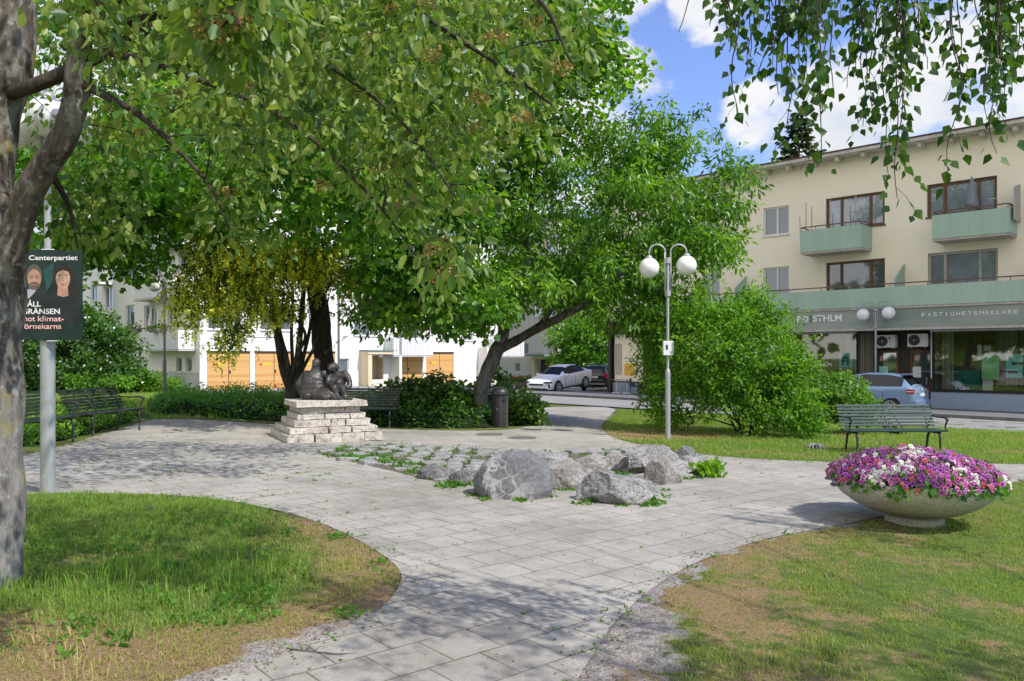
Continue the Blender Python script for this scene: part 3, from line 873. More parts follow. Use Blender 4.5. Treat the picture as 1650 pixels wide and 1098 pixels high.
# seams: little weeds in the joints, dry litter along the turf edge, broad weeds in the lawn
def tufts(name, centres, per, size, mat, shape='slim', rad=0.03, upd=0.9, var0=0.3, obj_label=None):
    c = np.asarray(centres, float)
    pos = np.repeat(c, per, axis=0); n = len(pos)
    o = RNG.normal(size=(n, 3)) * rad; o[:, 2] = 0
    d = rnd_dirs(n); d[:, 2] = np.abs(d[:, 2]) * 0.6 + upd * RNG.random(n)
    nn = rnd_dirs(n); nn[:, 2] += 0.5
    sz = size * (0.5 + 0.9 * RNG.random(n)) * np.repeat(0.5 + RNG.random(len(c)), per)
    o_ = leaves(name, pos + o, d, nn, sz, shape, mat, np.clip(var0 + RNG.random(n) * 0.7, 0, 1))
    return tag(o_, obj_label, kind='stuff')

def joint_points(n, region_px):
    """Points lying on the slab joints inside a picture-plane region projected on the ground."""
    a = math.radians(41); ca, sa = math.cos(a), math.sin(a)
    reg = [tuple(G(u, v)[:2]) for u, v in region_px]
    out = []
    xs = [p[0] for p in reg]; ys = [p[1] for p in reg]
    tries = 0
    while len(out) < n and tries < n * 60:
        tries += 1
        x, y = random.uniform(min(xs), max(xs)), random.uniform(min(ys), max(ys))
        if noise.noise(Vector((x * 0.9, y * 0.9, 4.0))) < 0.02: continue
        # rotate into slab axes, snap to a row line or a staggered cross joint
        rx, ry = x * ca + y * sa, -x * sa + y * ca
        row = round(ry / 0.345)
        if random.random() < 0.7: ry = row * 0.345
        else:
            row = math.floor(ry / 0.345); off = 0.0 if row % 2 == 0 else 0.1725
            rx = round((rx - off) / 0.345) * 0.345 + off
        x, y = rx * ca - ry * sa, rx * sa + ry * ca
        if inpoly(np.array([x]), np.array([y]), reg)[0] and inpoly(np.array([x]), np.array([y]), plaza)[0]:
            out.append((x, y, gz(x, y) + 0.010))
    return out
jp = joint_points(190, [(420, 1085), (650, 960), (640, 900), (350, 800), (380, 725), (820, 720), (1180, 740), (1650, 760), (1330, 850), (1000, 990), (930, 1098)])
tufts('weeds', jp, 7, 0.017, m_weed, 'slim', 0.012, 0.35)
jp = joint_points(120, [(60, 780), (380, 800), (640, 820), (500, 740), (240, 690)])
tufts('weeds', jp, 7, 0.024, m_weed, 'slim', 0.02, 0.4)
def edge_points(n, off, px0, px1, jitter):
    pts = []
    m = len(plaza)
    while len(pts) < n:
        i = random.randrange(m); a, b = plaza[i], plaza[(i + 1) % m]
        L = math.hypot(b[0] - a[0], b[1] - a[1])
        if random.random() > L / 0.8: continue
        t = random.random(); x, y = a[0] + (b[0] - a[0]) * t, a[1] + (b[1] - a[1]) * t
        if y < 3.4 or y > 17 or abs(x) > 12: continue
        x += random.gauss(0, jitter); y += random.gauss(0, jitter)
        pts.append((x, y, gz(x, y) + 0.008))
    return pts
tufts('weeds', edge_points(260, 0, 0, 0, 0.07), 8, 0.026, m_weed, 'slim', 0.025, 0.45)
lit = edge_points(3600, 0, 0, 0, 0.14)
n_l = len(lit)
tag(leaves('fallen_litter', np.array(lit) + np.array([0, 0, 0.006]), rnd_dirs(n_l) * [1, 1, .15], rnd_dirs(n_l) * 0.5 + [0, 0, 1], 0.022 * (0.4 + RNG.random(n_l)), 'slim', m_litter, RNG.random(n_l)), kind='stuff')
# litter over the dry turf on both near lawns and odd crumbs on the slabs
xx = RNG.uniform(-4.2, 5.5, 26000); yy = RNG.uniform(3.4, 8.6, 26000)
dd, bb, dr = lawn_state(xx, yy); ins = inpoly(xx, yy, plaza)
kp = (RNG.random(len(xx)) < np.clip(dr * 0.55 + bb * 0.10, 0, 0.85)) & ~ins
kp |= ins & (RNG.random(len(xx)) < 0.028)
xx, yy = xx[kp], yy[kp]; n_l = len(xx)
tag(leaves('fallen_litter', np.stack([xx, yy, gzn(xx, yy) + 0.016], 1), rnd_dirs(n_l) * [1, 1, .2], rnd_dirs(n_l) * 0.6 + [0, 0, 1], 0.02 * (0.4 + RNG.random(n_l)), 'slim', m_litter, RNG.random(n_l)), kind='stuff')
def crumbs():
    mb = MB()
    for _ in range(900):
        x, y = random.uniform(0.3, 4.5), random.uniform(3.8, 6.8)
        d, b, dr = lawn_state(np.array([x]), np.array([y]))
        if inpoly(np.array([x]), np.array([y]), plaza)[0] or random.random() > b[0] * 1.2 + 0.04: continue
        r = random.uniform(0.004, 0.012)
        mb.ball((x, y, gz(x, y) + r * 0.3), (r, r * random.uniform(.6, 1), r * 0.6), 1)
    tag(mb.build('gravel', m_kerb), kind='stuff')
crumbs()
bw = [tuple(G(u, v)) for u, v in [(110, 1010), (190, 1025), (215, 985), (100, 1060), (60, 1000), (240, 960), (290, 1000), (350, 985), (190, 1040), (30, 1040), (430, 1000), (150, 960), (330, 1060), (60, 1085)]]
tufts('lawn_weeds', bw[:9], 9, 0.058, m_weed, 'slim', 0.03, 0.95, 0.1)
cl = []
for _ in range(420):
    x, y = random.uniform(-4.4, -1.0), random.uniform(4.2, 7.6)
    if noise.noise(Vector((x * 1.3, y * 1.3, 9))) > 0.05 and not inpoly(np.array([x]), np.array([y]), plaza)[0]: cl.append((x, y, gz(x, y) + 0.03))
tufts('clover', cl, 14, 0.028, m_weed, 'oval', 0.05, 0.5, 0.2)

# ================================================================== rough stone bed and boulders
def rock_mat(name, c1, c2, c3, vein=None):
    m, nt, out = nodes(name)
    vec = coords(nt)
    f = noise_(nt, vec, 3.2, 7, 0.7); g = noise_(nt, vec, 24, 6, 0.72); h = noise_(nt, vec, 85, 3, 0.6); li = noise_(nt, vec, 42, 4, 0.65)
    col = ramp(nt, f, [(0.28, c1), (0.52, c2), (0.75, c3)])
    col = mixc(nt, 1.0, col, ramp(nt, g, [(0.3, (0.55, 0.55, 0.55)), (0.52, (1, 1, 1)), (0.72, (1.3, 1.3, 1.28))]), 'MULTIPLY')
    if not vein: col = mixc(nt, math_(nt, 'MULTIPLY', ramp(nt, li, [(0.58, (0, 0, 0)), (0.64, (1, 1, 1))]), 0.7), col, (0.50, 0.50, 0.47)); col = mixc(nt, math_(nt, 'MULTIPLY', ramp(nt, li, [(0.34, (1, 1, 1)), (0.40, (0, 0, 0))]), 0.7), col, (0.045, 0.045, 0.042))
    if vein:
        w = N(nt, 'ShaderNodeTexNoise'); w.inputs['Scale'].default_value = 3.0; nt.links.new(vec, w.inputs['Vector'])
        sc = N(nt, 'ShaderNodeVectorMath', operation='SCALE'); sc.inputs['Scale'].default_value = 0.55; nt.links.new(w.outputs['Color'], sc.inputs[0])
        ad = N(nt, 'ShaderNodeVectorMath', operation='ADD'); nt.links.new(vec, ad.inputs[0]); nt.links.new(sc.outputs[0], ad.inputs[1])
        vo = N(nt, 'ShaderNodeTexVoronoi', feature='DISTANCE_TO_EDGE'); vo.inputs['Scale'].default_value = 3.6
        nt.links.new(ad.outputs[0], vo.inputs['Vector'])
        sep = N(nt, 'ShaderNodeSeparateXYZ'); nt.links.new(vec, sep.inputs[0])
        wid = math_(nt, 'ADD', math_(nt, 'MULTIPLY', g, 0.035), math_(nt, 'MULTIPLY', math_(nt, 'MAXIMUM', math_(nt, 'SUBTRACT', f, 0.46), 0.0), 1.1))
        vm = math_(nt, 'LESS_THAN', vo.outputs['Distance'], wid)
        side = ramp(nt, math_(nt, 'ADD', math_(nt, 'ADD', math_(nt, 'MULTIPLY', sep.outputs['X'], -0.9), math_(nt, 'MULTIPLY', sep.outputs['Z'], -0.6)), 0.72), [(0.34, (0.0, 0.0, 0.0)), (0.66, (1, 1, 1))])
        col = mixc(nt, math_(nt, 'MULTIPLY', math_(nt, 'MULTIPLY', vm, side), 0.5), col, mixc(nt, g, (0.38, 0.36, 0.34), (0.62, 0.60, 0.58)))
    finish(nt, out, col, 0.85, 0, 0.25, math_(nt, 'ADD', g, math_(nt, 'MULTIPLY', h, 0.4)), 0.95 if not vein else 0.35, 0.03)
    return m
m_rock_vein = rock_mat('veined_smooth_stone', (0.12, 0.12, 0.125), (0.17, 0.17, 0.175), (0.22, 0.22, 0.22), True)
m_rock_grey = rock_mat('rough_grey_stone', (0.16, 0.16, 0.16), (0.31, 0.30, 0.29), (0.47, 0.455, 0.44))
m_rock_warm = rock_mat('rough_warm_stone', (0.20, 0.18, 0.16), (0.35, 0.325, 0.295), (0.50, 0.475, 0.44))
m_rock_dark = rock_mat('dark_stone', (0.10, 0.10, 0.10), (0.18, 0.175, 0.17), (0.27, 0.26, 0.25))

def rock(name, label, u0, u1, vt, vb, seed, mat, cuts=9, deep=0.8, rough=0.10, group=None, facet=1.0, flat=0.35, lean=0.0):
    """A boulder measured by its outline; built standing on the ground."""
    g = G((u0 + u1) / 2, vb)
    rx = (u1 - u0) / 2 / FPX * g.y * 1.05; ry = rx * deep
    cy = g.y + ry * 0.85
    cx = (( u0 + u1) / 2 - UC) / FPX * (g.y + ry * 0.4)
    base = gz(cx, cy)
    hgt = EYE + (VH - vt) / FPX * cy - base
    rng = random.Random(seed)
    bm = bmesh.new(); bmesh.ops.create_icosphere(bm, subdivisions=6 if u1 - u0 > 75 else 5, radius=1.0)
    planes = []
    for _ in range(cuts):
        n = Vector((rng.gauss(0, 1), rng.gauss(0, 1), rng.gauss(0.15, 0.8))).normalized()
        planes.append((n, rng.uniform(0.62, 0.92)))
    off = Vector((seed * 3.1, seed * 1.7, seed * 0.9))
    for v in bm.verts:
        p = v.co.copy()
        for n, dd in planes:
            e = p.dot(n) - dd
            if e > 0: p -= n * e * facet
        q = p + off
        w = noise.fractal(q * 1.6, 0.9, 2.1, 6) * rough
        rd = (1 - abs(noise.noise(q * 2.3)) * 2) * rough * 0.5
        cr = abs(noise.noise(q * 3.7 + Vector((9, 2, 5)))); cr2 = abs(noise.noise(q * 7.5))
        p = p * (1 + w + rd * 0.6 - max(0, .09 - cr) * rough * 5.5 - max(0, .08 - cr2) * rough * 2.4) + noise.noise_vector(q * 6) * rough * 0.16 + noise.noise_vector(q * 15) * rough * 0.09
        v.co = p
    xs = [v.co.x for v in bm.verts]; zs = [v.co.z for v in bm.verts]; ysv = [v.co.y for v in bm.verts]
    sx = 2 * rx / (max(xs) - min(xs)); sy = 2 * ry / (max(ysv) - min(ysv)); mx = (max(xs) + min(xs)) / 2
    zt = max(zs); z0 = min(zs) + (zt - min(zs)) * flat
    sz = hgt / (zt - z0)
    for v in bm.verts:
        z = (v.co.z - z0) * sz
        v.co = Vector(((v.co.x - mx) * sx + lean * z, v.co.y * sy, z if z > -0.12 else -0.12))
    me = bpy.data.meshes.new(name); bm.to_mesh(me); bm.free(); me.materials.append(mat)
    me.polygons.foreach_set('use_smooth', [True] * len(me.polygons)); me.set_sharp_from_angle(angle=math.radians(38))
    o = link(name, me); o.location = (cx, cy, base)
    return tag(o, label, 'boulder', group)
BG = 'boulders set around the rough stone bed'
rock('boulder', 'smooth rounded grey boulder with pale veins and pebbles, leftmost of the large ones', 763, 889, 727, 806, 3, m_rock_vein, 4, 0.75, 0.03, BG, 0.8, 0.30, 0.05)
rock('boulder', 'rough warm grey boulder right behind the smooth veined one', 879, 948, 740, 790, 5, m_rock_warm, 10, 0.8, 0.10, BG)
rock('boulder', 'long low grey boulder at the front of the stone bed', 930, 1061, 759, 815, 8, m_rock_grey, 12, 0.62, 0.09, BG)
rock('boulder', 'largest craggy grey boulder at the back right of the stone bed', 1012, 1122, 717, 769, 12, m_rock_grey, 11, 0.7, 0.12, BG)
rock('boulder', 'upright pale boulder with a pointed top leaning on the craggy one', 1040, 1102, 732, 783, 15, m_rock_warm, 9, 0.7, 0.09, BG)
rock('boulder', 'low pale slab like boulder with a dark left face, left of the craggy one', 918, 980, 731, 763, 21, m_rock_warm, 10, 0.6, 0.09, BG)
rock('boulder', 'small pale flat boulder wedged beside the craggy one', 972, 1016, 731, 760, 24, m_rock_warm, 9, 0.6, 0.08, BG)
rock('boulder', 'small dark boulder peeking over the right end of the craggy one', 1092, 1124, 719, 742, 27, m_rock_dark, 8, 0.8, 0.09, BG)
rock('boulder', 'low boulder sloping down at the right end of the bed, beside green weeds', 1085, 1140, 734, 766, 29, m_rock_grey, 9, 0.7, 0.11, BG)
rock('boulder', 'flat grey slab rock at the left front corner of the bed', 672, 738, 750, 775, 31, m_rock_dark, 9, 0.7, 0.07, BG)
rock('boulder', 'dark wedge rock just left of the smooth veined boulder', 722, 778, 757, 783, 33, m_rock_dark, 9, 0.6, 0.08, BG)
rock('boulder', 'dark flat rock half hidden behind the smooth veined boulder', 850, 920, 730, 752, 36, m_rock_grey, 9, 0.6, 0.08, BG)

bed_px = [(505, 727), (560, 717), (690, 719), (820, 727), (900, 733), (1010, 724), (1112, 727), (1146, 760), (1100, 776), (1010, 772), (925, 776), (860, 780), (770, 783), (690, 774), (610, 755), (545, 740)]
bed = chaikin([tuple(G(u, v)[:2]) for u, v in bed_px], 1)
sheet('stone_bed_soil', bed, 0.016, M2('bed_soil', (0.12, 0.10, 0.075), (0.22, 0.19, 0.15), 3, 0.95, 0, 0.1, 0.6, 40, 0.4))
def bed_stones():
    mb = MB(); gaps = []
    a = math.radians(36); ca, sa = math.cos(a), math.sin(a)
    for i in range(-80, 80):
        for j in range(-80, 80):
            gx = i * 0.40 + (0.2 if j % 2 else 0); gy = j * 0.27
            x, y = gx * ca - gy * sa, gx * sa + gy * ca
            if not (-6 < x < 5 and 7 < y < 18): continue
            if not inpoly(np.array([x]), np.array([y]), bed)[0]: continue
            gaps.append((x + 0.2 * ca, y + 0.2 * sa, gz(x, y) + 0.02))
            if random.random() < 0.10: continue
            w, l = random.uniform(0.14, 0.215), random.uniform(0.09, 0.15)
            x += random.uniform(-.04, .04); y += random.uniform(-.04, .04)
            rot = a + random.uniform(-0.3, 0.3); c, s = math.cos(rot), math.sin(rot)
            hgt = random.uniform(0.015, 0.055); tx, ty = random.uniform(-.16, .16), random.uniform(-.16, .16)
            k = random.choice((6, 7, 8)); ring = []
            for q in range(k):
                an = 2 * PI * q / k + random.uniform(-.2, .2)
                pw = 1.0 / max(abs(math.cos(an)), abs(math.sin(an)))
                rr = min(pw, 1.25) * random.uniform(.82, 1.0)
                ring.append((math.cos(an) * w * rr, math.sin(an) * l * rr))
            vs = []
            for sc, zz in ((1.0, -0.03), (1.0, hgt * 0.7), (0.86, hgt)):
                for px, py in ring:
                    X, Y = px * sc, py * sc
                    vs.append((x + X * c - Y * s, y + X * s + Y * c, gz(x, y) + 0.016 + zz + (X * tx + Y * ty if zz > 0 else 0) + random.uniform(-.006, .006)))
            fs = [tuple(range(2 * k, 3 * k))]
            for r in range(2):
                for q in range(k): fs.append((r * k + q, r * k + (q + 1) % k, (r + 1) * k + (q + 1) % k, (r + 1) * k + q))
            mb.add(vs, fs)
    o = mb.build('rough_stone_paving', rock_mat('rough_paving_stone', (0.20, 0.195, 0.185), (0.33, 0.32, 0.30), (0.46, 0.45, 0.43)))
    tag(o, kind='structure')
    random.shuffle(gaps)
    return gaps
gaps = bed_stones()
tufts('weeds', gaps[:190], 16, 0.045, m_weed, 'slim', 0.07, 0.5, 0.15)
front = [tuple(G(u + random.gauss(0, 8), v + random.gauss(0, 2))) for u, v in [(600, 744), (620, 746), (640, 749), (660, 752), (690, 758), (700, 770), (720, 772), (760, 780), (560, 738), (580, 742), (545, 735), (730, 786), (670, 764)] for _ in range(9)]
tufts('weeds', front, 16, 0.065, m_weed, 'slim', 0.06, 0.8, 0.15)
rockw = [tuple(G(u + random.gauss(0, 5), v + random.gauss(0, 2))) for u, v in [(770, 800), (782, 806), (840, 808), (880, 800), (900, 790), (915, 788), (945, 812), (1000, 816), (1040, 815), (1060, 808), (1075, 800), (960, 760), (985, 760), (1010, 770), (1100, 772), (1120, 770), (1140, 765), (1050, 812), (895, 785)] for _ in range(6)]
tufts('weeds', rockw, 13, 0.045, m_weed, 'oval', 0.045, 0.5, 0.1)
wp = G(1142, 769)
t_w = thing('dandelion_plant', 'bright green leafy weed growing at the right end of the stone bed', 'plant', wp)
k_ = 120
leaves('foliage', np.array(wp) + RNG.normal(size=(k_, 3)) * [0.10, 0.08, 0.05] + [0, 0, 0.07], rnd_dirs(k_) + [0, 0, 0.9], rnd_dirs(k_) + [0, -0.4, 0.5], 0.14 * (0.6 + 0.6 * RNG.random(k_)), 'oval', m_leaf_shrub, 0.5 + 0.5 * RNG.random(k_), t_w)

tw = thing('fallen_twig', 'thin bare twig lying on the slabs at the lawn edge in the foreground', 'twig', G(520, 1057))
mb = MB(); mb.tube([G(470, 1051) + Vector((0, 0, .016)), G(505, 1056) + Vector((0, 0, .02)), G(540, 1059) + Vector((0, 0, .016)), G(575, 1057) + Vector((0, 0, .016))], [.004, .0035, .003, .001], 5); mb.tube([G(505, 1056) + Vector((0, 0, .018)), G(515, 1050) + Vector((0, 0, .03)), G(528, 1048) + Vector((0, 0, .016))], [.0025, .002, .001], 4)
mb.build('stem', m_twig, tw, True)
# ================================================================== cream building with the shops
def plaster(name, c1, c2, stain=None, dirt=0.25):
    m, nt, out = nodes(name)
    vec = coords(nt); st = coords(nt, (1.6, 1.6, 0.22))
    f = noise_(nt, vec, 0.35, 5, 0.6); s = noise_(nt, st, 1.5, 6, 0.7); g = noise_(nt, vec, 45, 3, 0.6)
    col = ramp(nt, f, [(0.3, c1), (0.7, c2)])
    col = mixc(nt, 1.0, col, ramp(nt, s, [(0.35, (1 - dirt,) * 3), (0.62, (1, 1, 1))]), 'MULTIPLY')
    if stain:
        col = mixc(nt, math_(nt, 'MULTIPLY', ramp(nt, noise_(nt, st, 3.0, 5, 0.7), [(0.60, (0, 0, 0)), (0.72, (1, 1, 1))]), 0.5), col, stain)
    finish(nt, out, col, 0.9, 0, 0.2, g, 0.25, 0.006)
    return m
m_cream = plaster('cream_plaster', (0.87, 0.79, 0.635), (0.84, 0.755, 0.60), None, 0.025)
m_green = plaster('sea_green_balcony_panel', (0.40, 0.53, 0.43), (0.36, 0.48, 0.39), (0.36, 0.31, 0.22), 0.12)
m_ledge = plaster('stained_concrete', (0.55, 0.52, 0.45), (0.46, 0.42, 0.36), (0.22, 0.17, 0.13), 0.35)
m_soffit = plaster('grey_soffit_boards', (0.66, 0.62, 0.56), (0.58, 0.54, 0.48), None, 0.3)
m_roofred = M2('dark_red_roof_edge', (0.10, 0.035, 0.03), (0.06, 0.03, 0.03), 3, 0.6)
m_wood_dark = M2('weathered_brown_window_wood', (0.13, 0.065, 0.035), (0.20, 0.11, 0.06), 3, 0.7, 0, 0.3, 0.3, 40, 0.35, stretch=(1, 1, 4))
m_wood_grey = M2('pale_grey_window_wood', (0.50, 0.47, 0.42), (0.38, 0.35, 0.31), 3, 0.75, 0, 0.3, 0.2, 40, 0.25)
m_winwhite = M2('white_window_paint', (0.76, 0.75, 0.72), (0.66, 0.65, 0.62), 3, 0.5)
m_glass_pale = glass_mat('pane_before_pale_curtain', (0.26, 0.30, 0.35), 0.16)
m_glass_mid = glass_mat('pane_before_room', (0.085, 0.10, 0.105), 0.16)
m_glass_dark = glass_mat('pane_before_dark_room', (0.04, 0.045, 0.05), 0.40)
m_glass_far = glass_mat('grey_far_pane', (0.14, 0.16, 0.18), 0.35)
m_shopglass = clear_glass('shop_pane', 0.14, (0.82, 0.86, 0.84))
m_rail = M2('rusty_brown_rail', (0.11, 0.06, 0.04), (0.20, 0.13, 0.10), 6, 0.7)
m_rail_pale = M2('grey_rail', (0.42, 0.40, 0.37), (0.33, 0.31, 0.28), 6, 0.6)
m_shopdark = M2('dark_brown_shop_cladding', (0.030, 0.022, 0.018), (0.06, 0.045, 0.035), 2, 0.55, 0, 0.4, 0.15, 30, 0.3, stretch=(1, 1, 0.2))
m_ribbed = slats_mat('ribbed_brown_panel', (0.10, 0.085, 0.07), (0.17, 0.15, 0.12), 0.07, 'X', 0.25)
m_plinth = M2('blue_grey_plinth_paint', (0.29, 0.37, 0.48), (0.35, 0.43, 0.53), 1.2, 0.8, 0, 0.25, 0.4, 60, 0.22)
def sign_mat():
    m, nt, out = nodes('brushed_sign_panel')
    vec = coords(nt, (0.35, 0.35, 1.0))
    col = ramp(nt, noise_(nt, vec, 0.9, 4, 0.55), [(0.32, (0.24, 0.255, 0.26)), (0.5, (0.26, 0.30, 0.27)), (0.66, (0.33, 0.36, 0.33))])
    finish(nt, out, col, 0.35, 0.25, 0.5)
    return m
m_sign = sign_mat()
m_awn = M2('white_awning_cassette', (0.62, 0.63, 0.66), (0.5, 0.51, 0.54), 3, 0.45)
m_room = M2('dim_shop_room', (0.48, 0.38, 0.22), (0.30, 0.24, 0.15), 0.8, 0.9)
m_curtain = slats_mat('vertical_blind_strips', (0.36, 0.33, 0.27), (0.50, 0.47, 0.40), 0.10, 'X', 0.16)

b1 = thing('apartment_building', 'cream plastered apartment block with green balconies above shop fronts', 'building', FR.pt(4, 0, -0.6))
S_L, S_R, ZB, ZT = 16.6, -9.0, -1.2, 10.42
z_fb = FR.z(1500, 527, 1.1); z_ft = FR.z(1500, 490, 1.1)          # sign fascia bottom / top
ops = []      # s0,s1,z0,z1,frame mat,pane mat,mullions(fractions),frame width
def W(ul, ur, uv, vt, vb, fm, pm, mull, fw=0.06, d=0.0):
    r = FR.rect(ul, ur, uv, vt, vb, d); ops.append((*r, fm, pm, mull, fw))
W(1230, 1271.5, 1230, 336.5, 381.5, m_winwhite, m_glass_mid, [0.53], 0.07)
W(1230, 1271.5, 1230, 432.5, 478, m_winwhite, m_glass_mid, [0.53], 0.07)
W(1330.5, 1425.5, 1330.5, 321, 372, m_wood_dark, m_glass_pale, [0.27, 0.76], 0.10)
W(1331, 1426, 1331, 424, 472, m_wood_dark, m_glass_mid, [0.26, 0.76], 0.10)
W(1493.5, 1606.5, 1493.5, 298.5, 351, m_wood_dark, m_glass_pale, [0.26, 0.74], 0.11)
W(1495, 1608, 1495, 409, 462, m_wood_grey, m_glass_pale, [0.25, 0.75], 0.10)
W(1130, 1160, 1130, 441, 484, m_winwhite, m_glass_mid, [0.5], 0.07)
W(1128, 1158, 1128, 355, 396, m_winwhite, m_glass_mid, [0.5], 0.07)
W(1040, 1075, 1040, 452, 496, m_winwhite, m_glass_mid, [0.5], 0.07)
W(1040, 1075, 1040, 376, 416, m_winwhite, m_glass_mid, [0.5], 0.07)
W(1700, 1800, 1700, 290, 350, m_wood_dark, m_glass_mid, [0.26, 0.74], 0.11)
W(1700, 1800, 1700, 400, 460, m_wood_dark, m_glass_mid, [0.26, 0.74], 0.11)
# shop zone openings
sh_top = FR.z(1503, 531); sill = FR.z(1503, 630)
sW2 = (-7.5, FR.s(1503)); sDoor = (FR.s(1500), FR.s(1409)); sPan = (FR.s(1407), FR.s(1387)); sW1 = (FR.s(1382), FR.s(1245)); sW0 = (FR.s(1150), FR.s(1030))
shop_ops = [(*sW2, sill, sh_top), (*sDoor, ZB, sh_top), (*sW1, sill - 0.1, sh_top), (*sW0, sill, sh_top)]
wm_ = MB(); wall_with_openings(wm_, FR, S_R, S_L, z_ft - 0.1, ZT, [o[:4] for o in ops])
for a, b in ((S_L, 'L'), (S_R, 'R')):
    wm_.add([FR.pt(a, 0, ZB), FR.pt(a, -11, ZB), FR.pt(a, -11, ZT), FR.pt(a, 0, ZT)], [(0, 1, 2, 3)])
wm_.add([FR.pt(S_R, -11, ZB), FR.pt(S_L, -11, ZB), FR.pt(S_L, -11, ZT), FR.pt(S_R, -11, ZT)], [(0, 1, 2, 3)])
wall = wm_.build('wall', m_cream, b1, True)
sw = MB(); wall_with_openings(sw, FR, S_R, S_L, ZB, z_ft - 0.1, shop_ops, 0.12)
sw_o = sw.build('shop_front', m_shopdark, b1, True)
for a_, b_, z_ in ((-9.0, FR.s(1500.5), .03), (FR.s(1384), FR.s(1160), .13), (FR.s(1028), S_L, .03)):
    pm = MB(); pm.fbox(FR, a_, b_, 0.0, 0.05, ZB, sill - z_); pm.build('plinth', m_plinth, b1, True)
sp_ = MB(); sp_.fbox(FR, -9.0, FR.s(1500.5), -0.02, 0.09, sill - 0.028, sill + 0.02); sp_.build('shop_sill', m_black, b1, True)

def window(parent, F, s0, s1, z0, z1, fm, pm, mull, fw, rec=0.10, sill_mat=None):
    mb = MB(); e = 0.003
    mb.fbox(F, s0 + e, s1 - e, -rec - 0.05, -rec + 0.02, z0 + e, z0 + fw); mb.fbox(F, s0 + e, s1 - e, -rec - 0.05, -rec + 0.02, z1 - fw, z1 - e)
    mb.fbox(F, s0 + e, s0 + fw, -rec - 0.048, -rec + 0.018, z0 + fw, z1 - fw); mb.fbox(F, s1 - fw, s1 - e, -rec - 0.048, -rec + 0.018, z0 + fw, z1 - fw)
    for m_ in mull:
        c = s1 + (s0 - s1) * m_
        mb.fbox(F, c - fw * 0.55, c + fw * 0.55, -rec - 0.046, -rec + 0.016, z0 + fw, z1 - fw)
    w = mb.build('window', fm, parent, True)
    g = MB(); g.fbox(F, s0 + fw * 0.6, s1 - fw * 0.6, -rec - 0.035, -rec - 0.025, z0 + fw * 0.6, z1 - fw * 0.6); g.build('pane', pm, w, True)
    k = MB(); k.fbox(F, s0 - 0.05, s1 + 0.05, -0.02, 0.07, z0 - 0.05, z0 - 0.004); k.build('window_sill', sill_mat or fm, w, True)
    return w
for o in ops: window(b1, FR, *o)

def balcony(parent, F, s0, s1, z0, z1, d, mat, slab, rail, railh=0.14, name='balcony', posts=4):
    mb = MB(); t = 0.05
    mb.fbox(F, s0, s1, d - t, d, z0, z1)
    mb.fbox(F, s0, s0 + t, 0.002, d - t - 0.002, z0, z1); mb.fbox(F, s1 - t, s1, 0.002, d - t - 0.002, z0, z1)
    for i in range(1, max(2, int((s1 - s0) / 1.25))):
        s = s0 + (s1 - s0) * i / max(2, int((s1 - s0) / 1.25)); mb.fbox(F, s - .012, s + .012, d - .002, d + .006, z0 + .01, z1 - .01)
    b = mb.build(name, mat, parent, True)
    k = MB(); k.fbox(F, s0 + 0.02, s1 - 0.02, 0.004, d - 0.03, z0 - 0.09, z0 + 0.03); k.build('floor_slab', slab, b, True)
    r = MB(); zr = z1 + railh
    r.tube([F.pt(s0 + .03, 0.02, zr), F.pt(s0 + .03, d - .03, zr), F.pt(s1 - .03, d - .03, zr), F.pt(s1 - .03, 0.02, zr)], 0.028, 6)
    for i in range(posts + 1):
        s = s0 + 0.05 + (s1 - s0 - 0.1) * i / posts
        r.tube([F.pt(s, d - .03, z1 - 0.05), F.pt(s, d - .03, zr)], 0.016, 5)
    r.build('rail', rail, b, True)
    return b
def balc_px(ul, ur, uv, vt, vb, d=1.2, **kw):
    a, b = FR.s(ul, d), FR.s(ur, d)
    return balcony(b1, FR, min(a, b), max(a, b), FR.z(uv, vb, d), FR.z(uv, vt, d), d, m_green, m_ledge, m_rail, **kw)
balc_px(1289.3, 1387.8, 1289.3, 372.6, 407.6)
balc_px(1501.5, 1626.3, 1501.5, 347.8, 386.0)
zlb0, zlb1 = FR.z(1240.6, 502, 1.2), FR.z(1240.6, 474, 1.2)
balcony(b1, FR, -8.9, 14.2, zlb0, zlb1, 1.2, m_green, m_ledge, m_rail, posts=16)
# privacy screens on the long balcony, bamboo poles, folded parasol, board screen
for up in (1458, 1203, 1680):
    s = FR.s(up); mb = MB()
    vs = [FR.pt(s + dx, d, z) for dx in (0, 0.04) for d, z in ((0.01, zlb0 + .1), (1.12, zlb0 + .1), (1.12, zlb1 + 0.35), (0.01, zlb1 + 1.05))]
    mb.add(vs, [(0, 1, 2, 3), (7, 6, 5, 4), (0, 4, 5, 1), (1, 5, 6, 2), (2, 6, 7, 3), (3, 7, 4, 0)])
    mb.build('privacy_screen', m_green, b1, True)
mb = MB()
mb.fbox(FR, -8.95, 14.25, 0.002, 1.16, z_ft + 0.004, zlb0 - 0.095)
mb.fbox(FR, -8.95, 14.25, 0.002, 1.16, z_fb - 0.10, z_fb - 0.004)
mb.build('concrete_ledge', m_ledge, b1, True)
sg = MB(); sg.fbox(FR, -8.9, FR.s(1232, 1.1), 0.02, 1.10, z_fb, z_ft)
sign = sg.build('shop_sign_board', m_sign, b1, True)
bm_ = MB(); bm_.fbox(FR, -8.9, 14.0, 0.004, 0.55, sh_top - 0.02, z_fb - 0.104); bm_.build('brown_beam', m_wood_dark, b1, True)
def sign_text(txt, ul, ur, vtop, vbase, uv, d, mat, bold=0.0, nm='lettering', parent=sign):
    sl, sr = FR.s(ul, d), FR.s(ur, d); zb, zt = FR.z(uv, vbase, d), FR.z(uv, vtop, d)
    return text_mesh(txt, abs(sl - sr), zt - zb, FR.matrix(sl, d, zb), mat, nm, parent, True, bold)
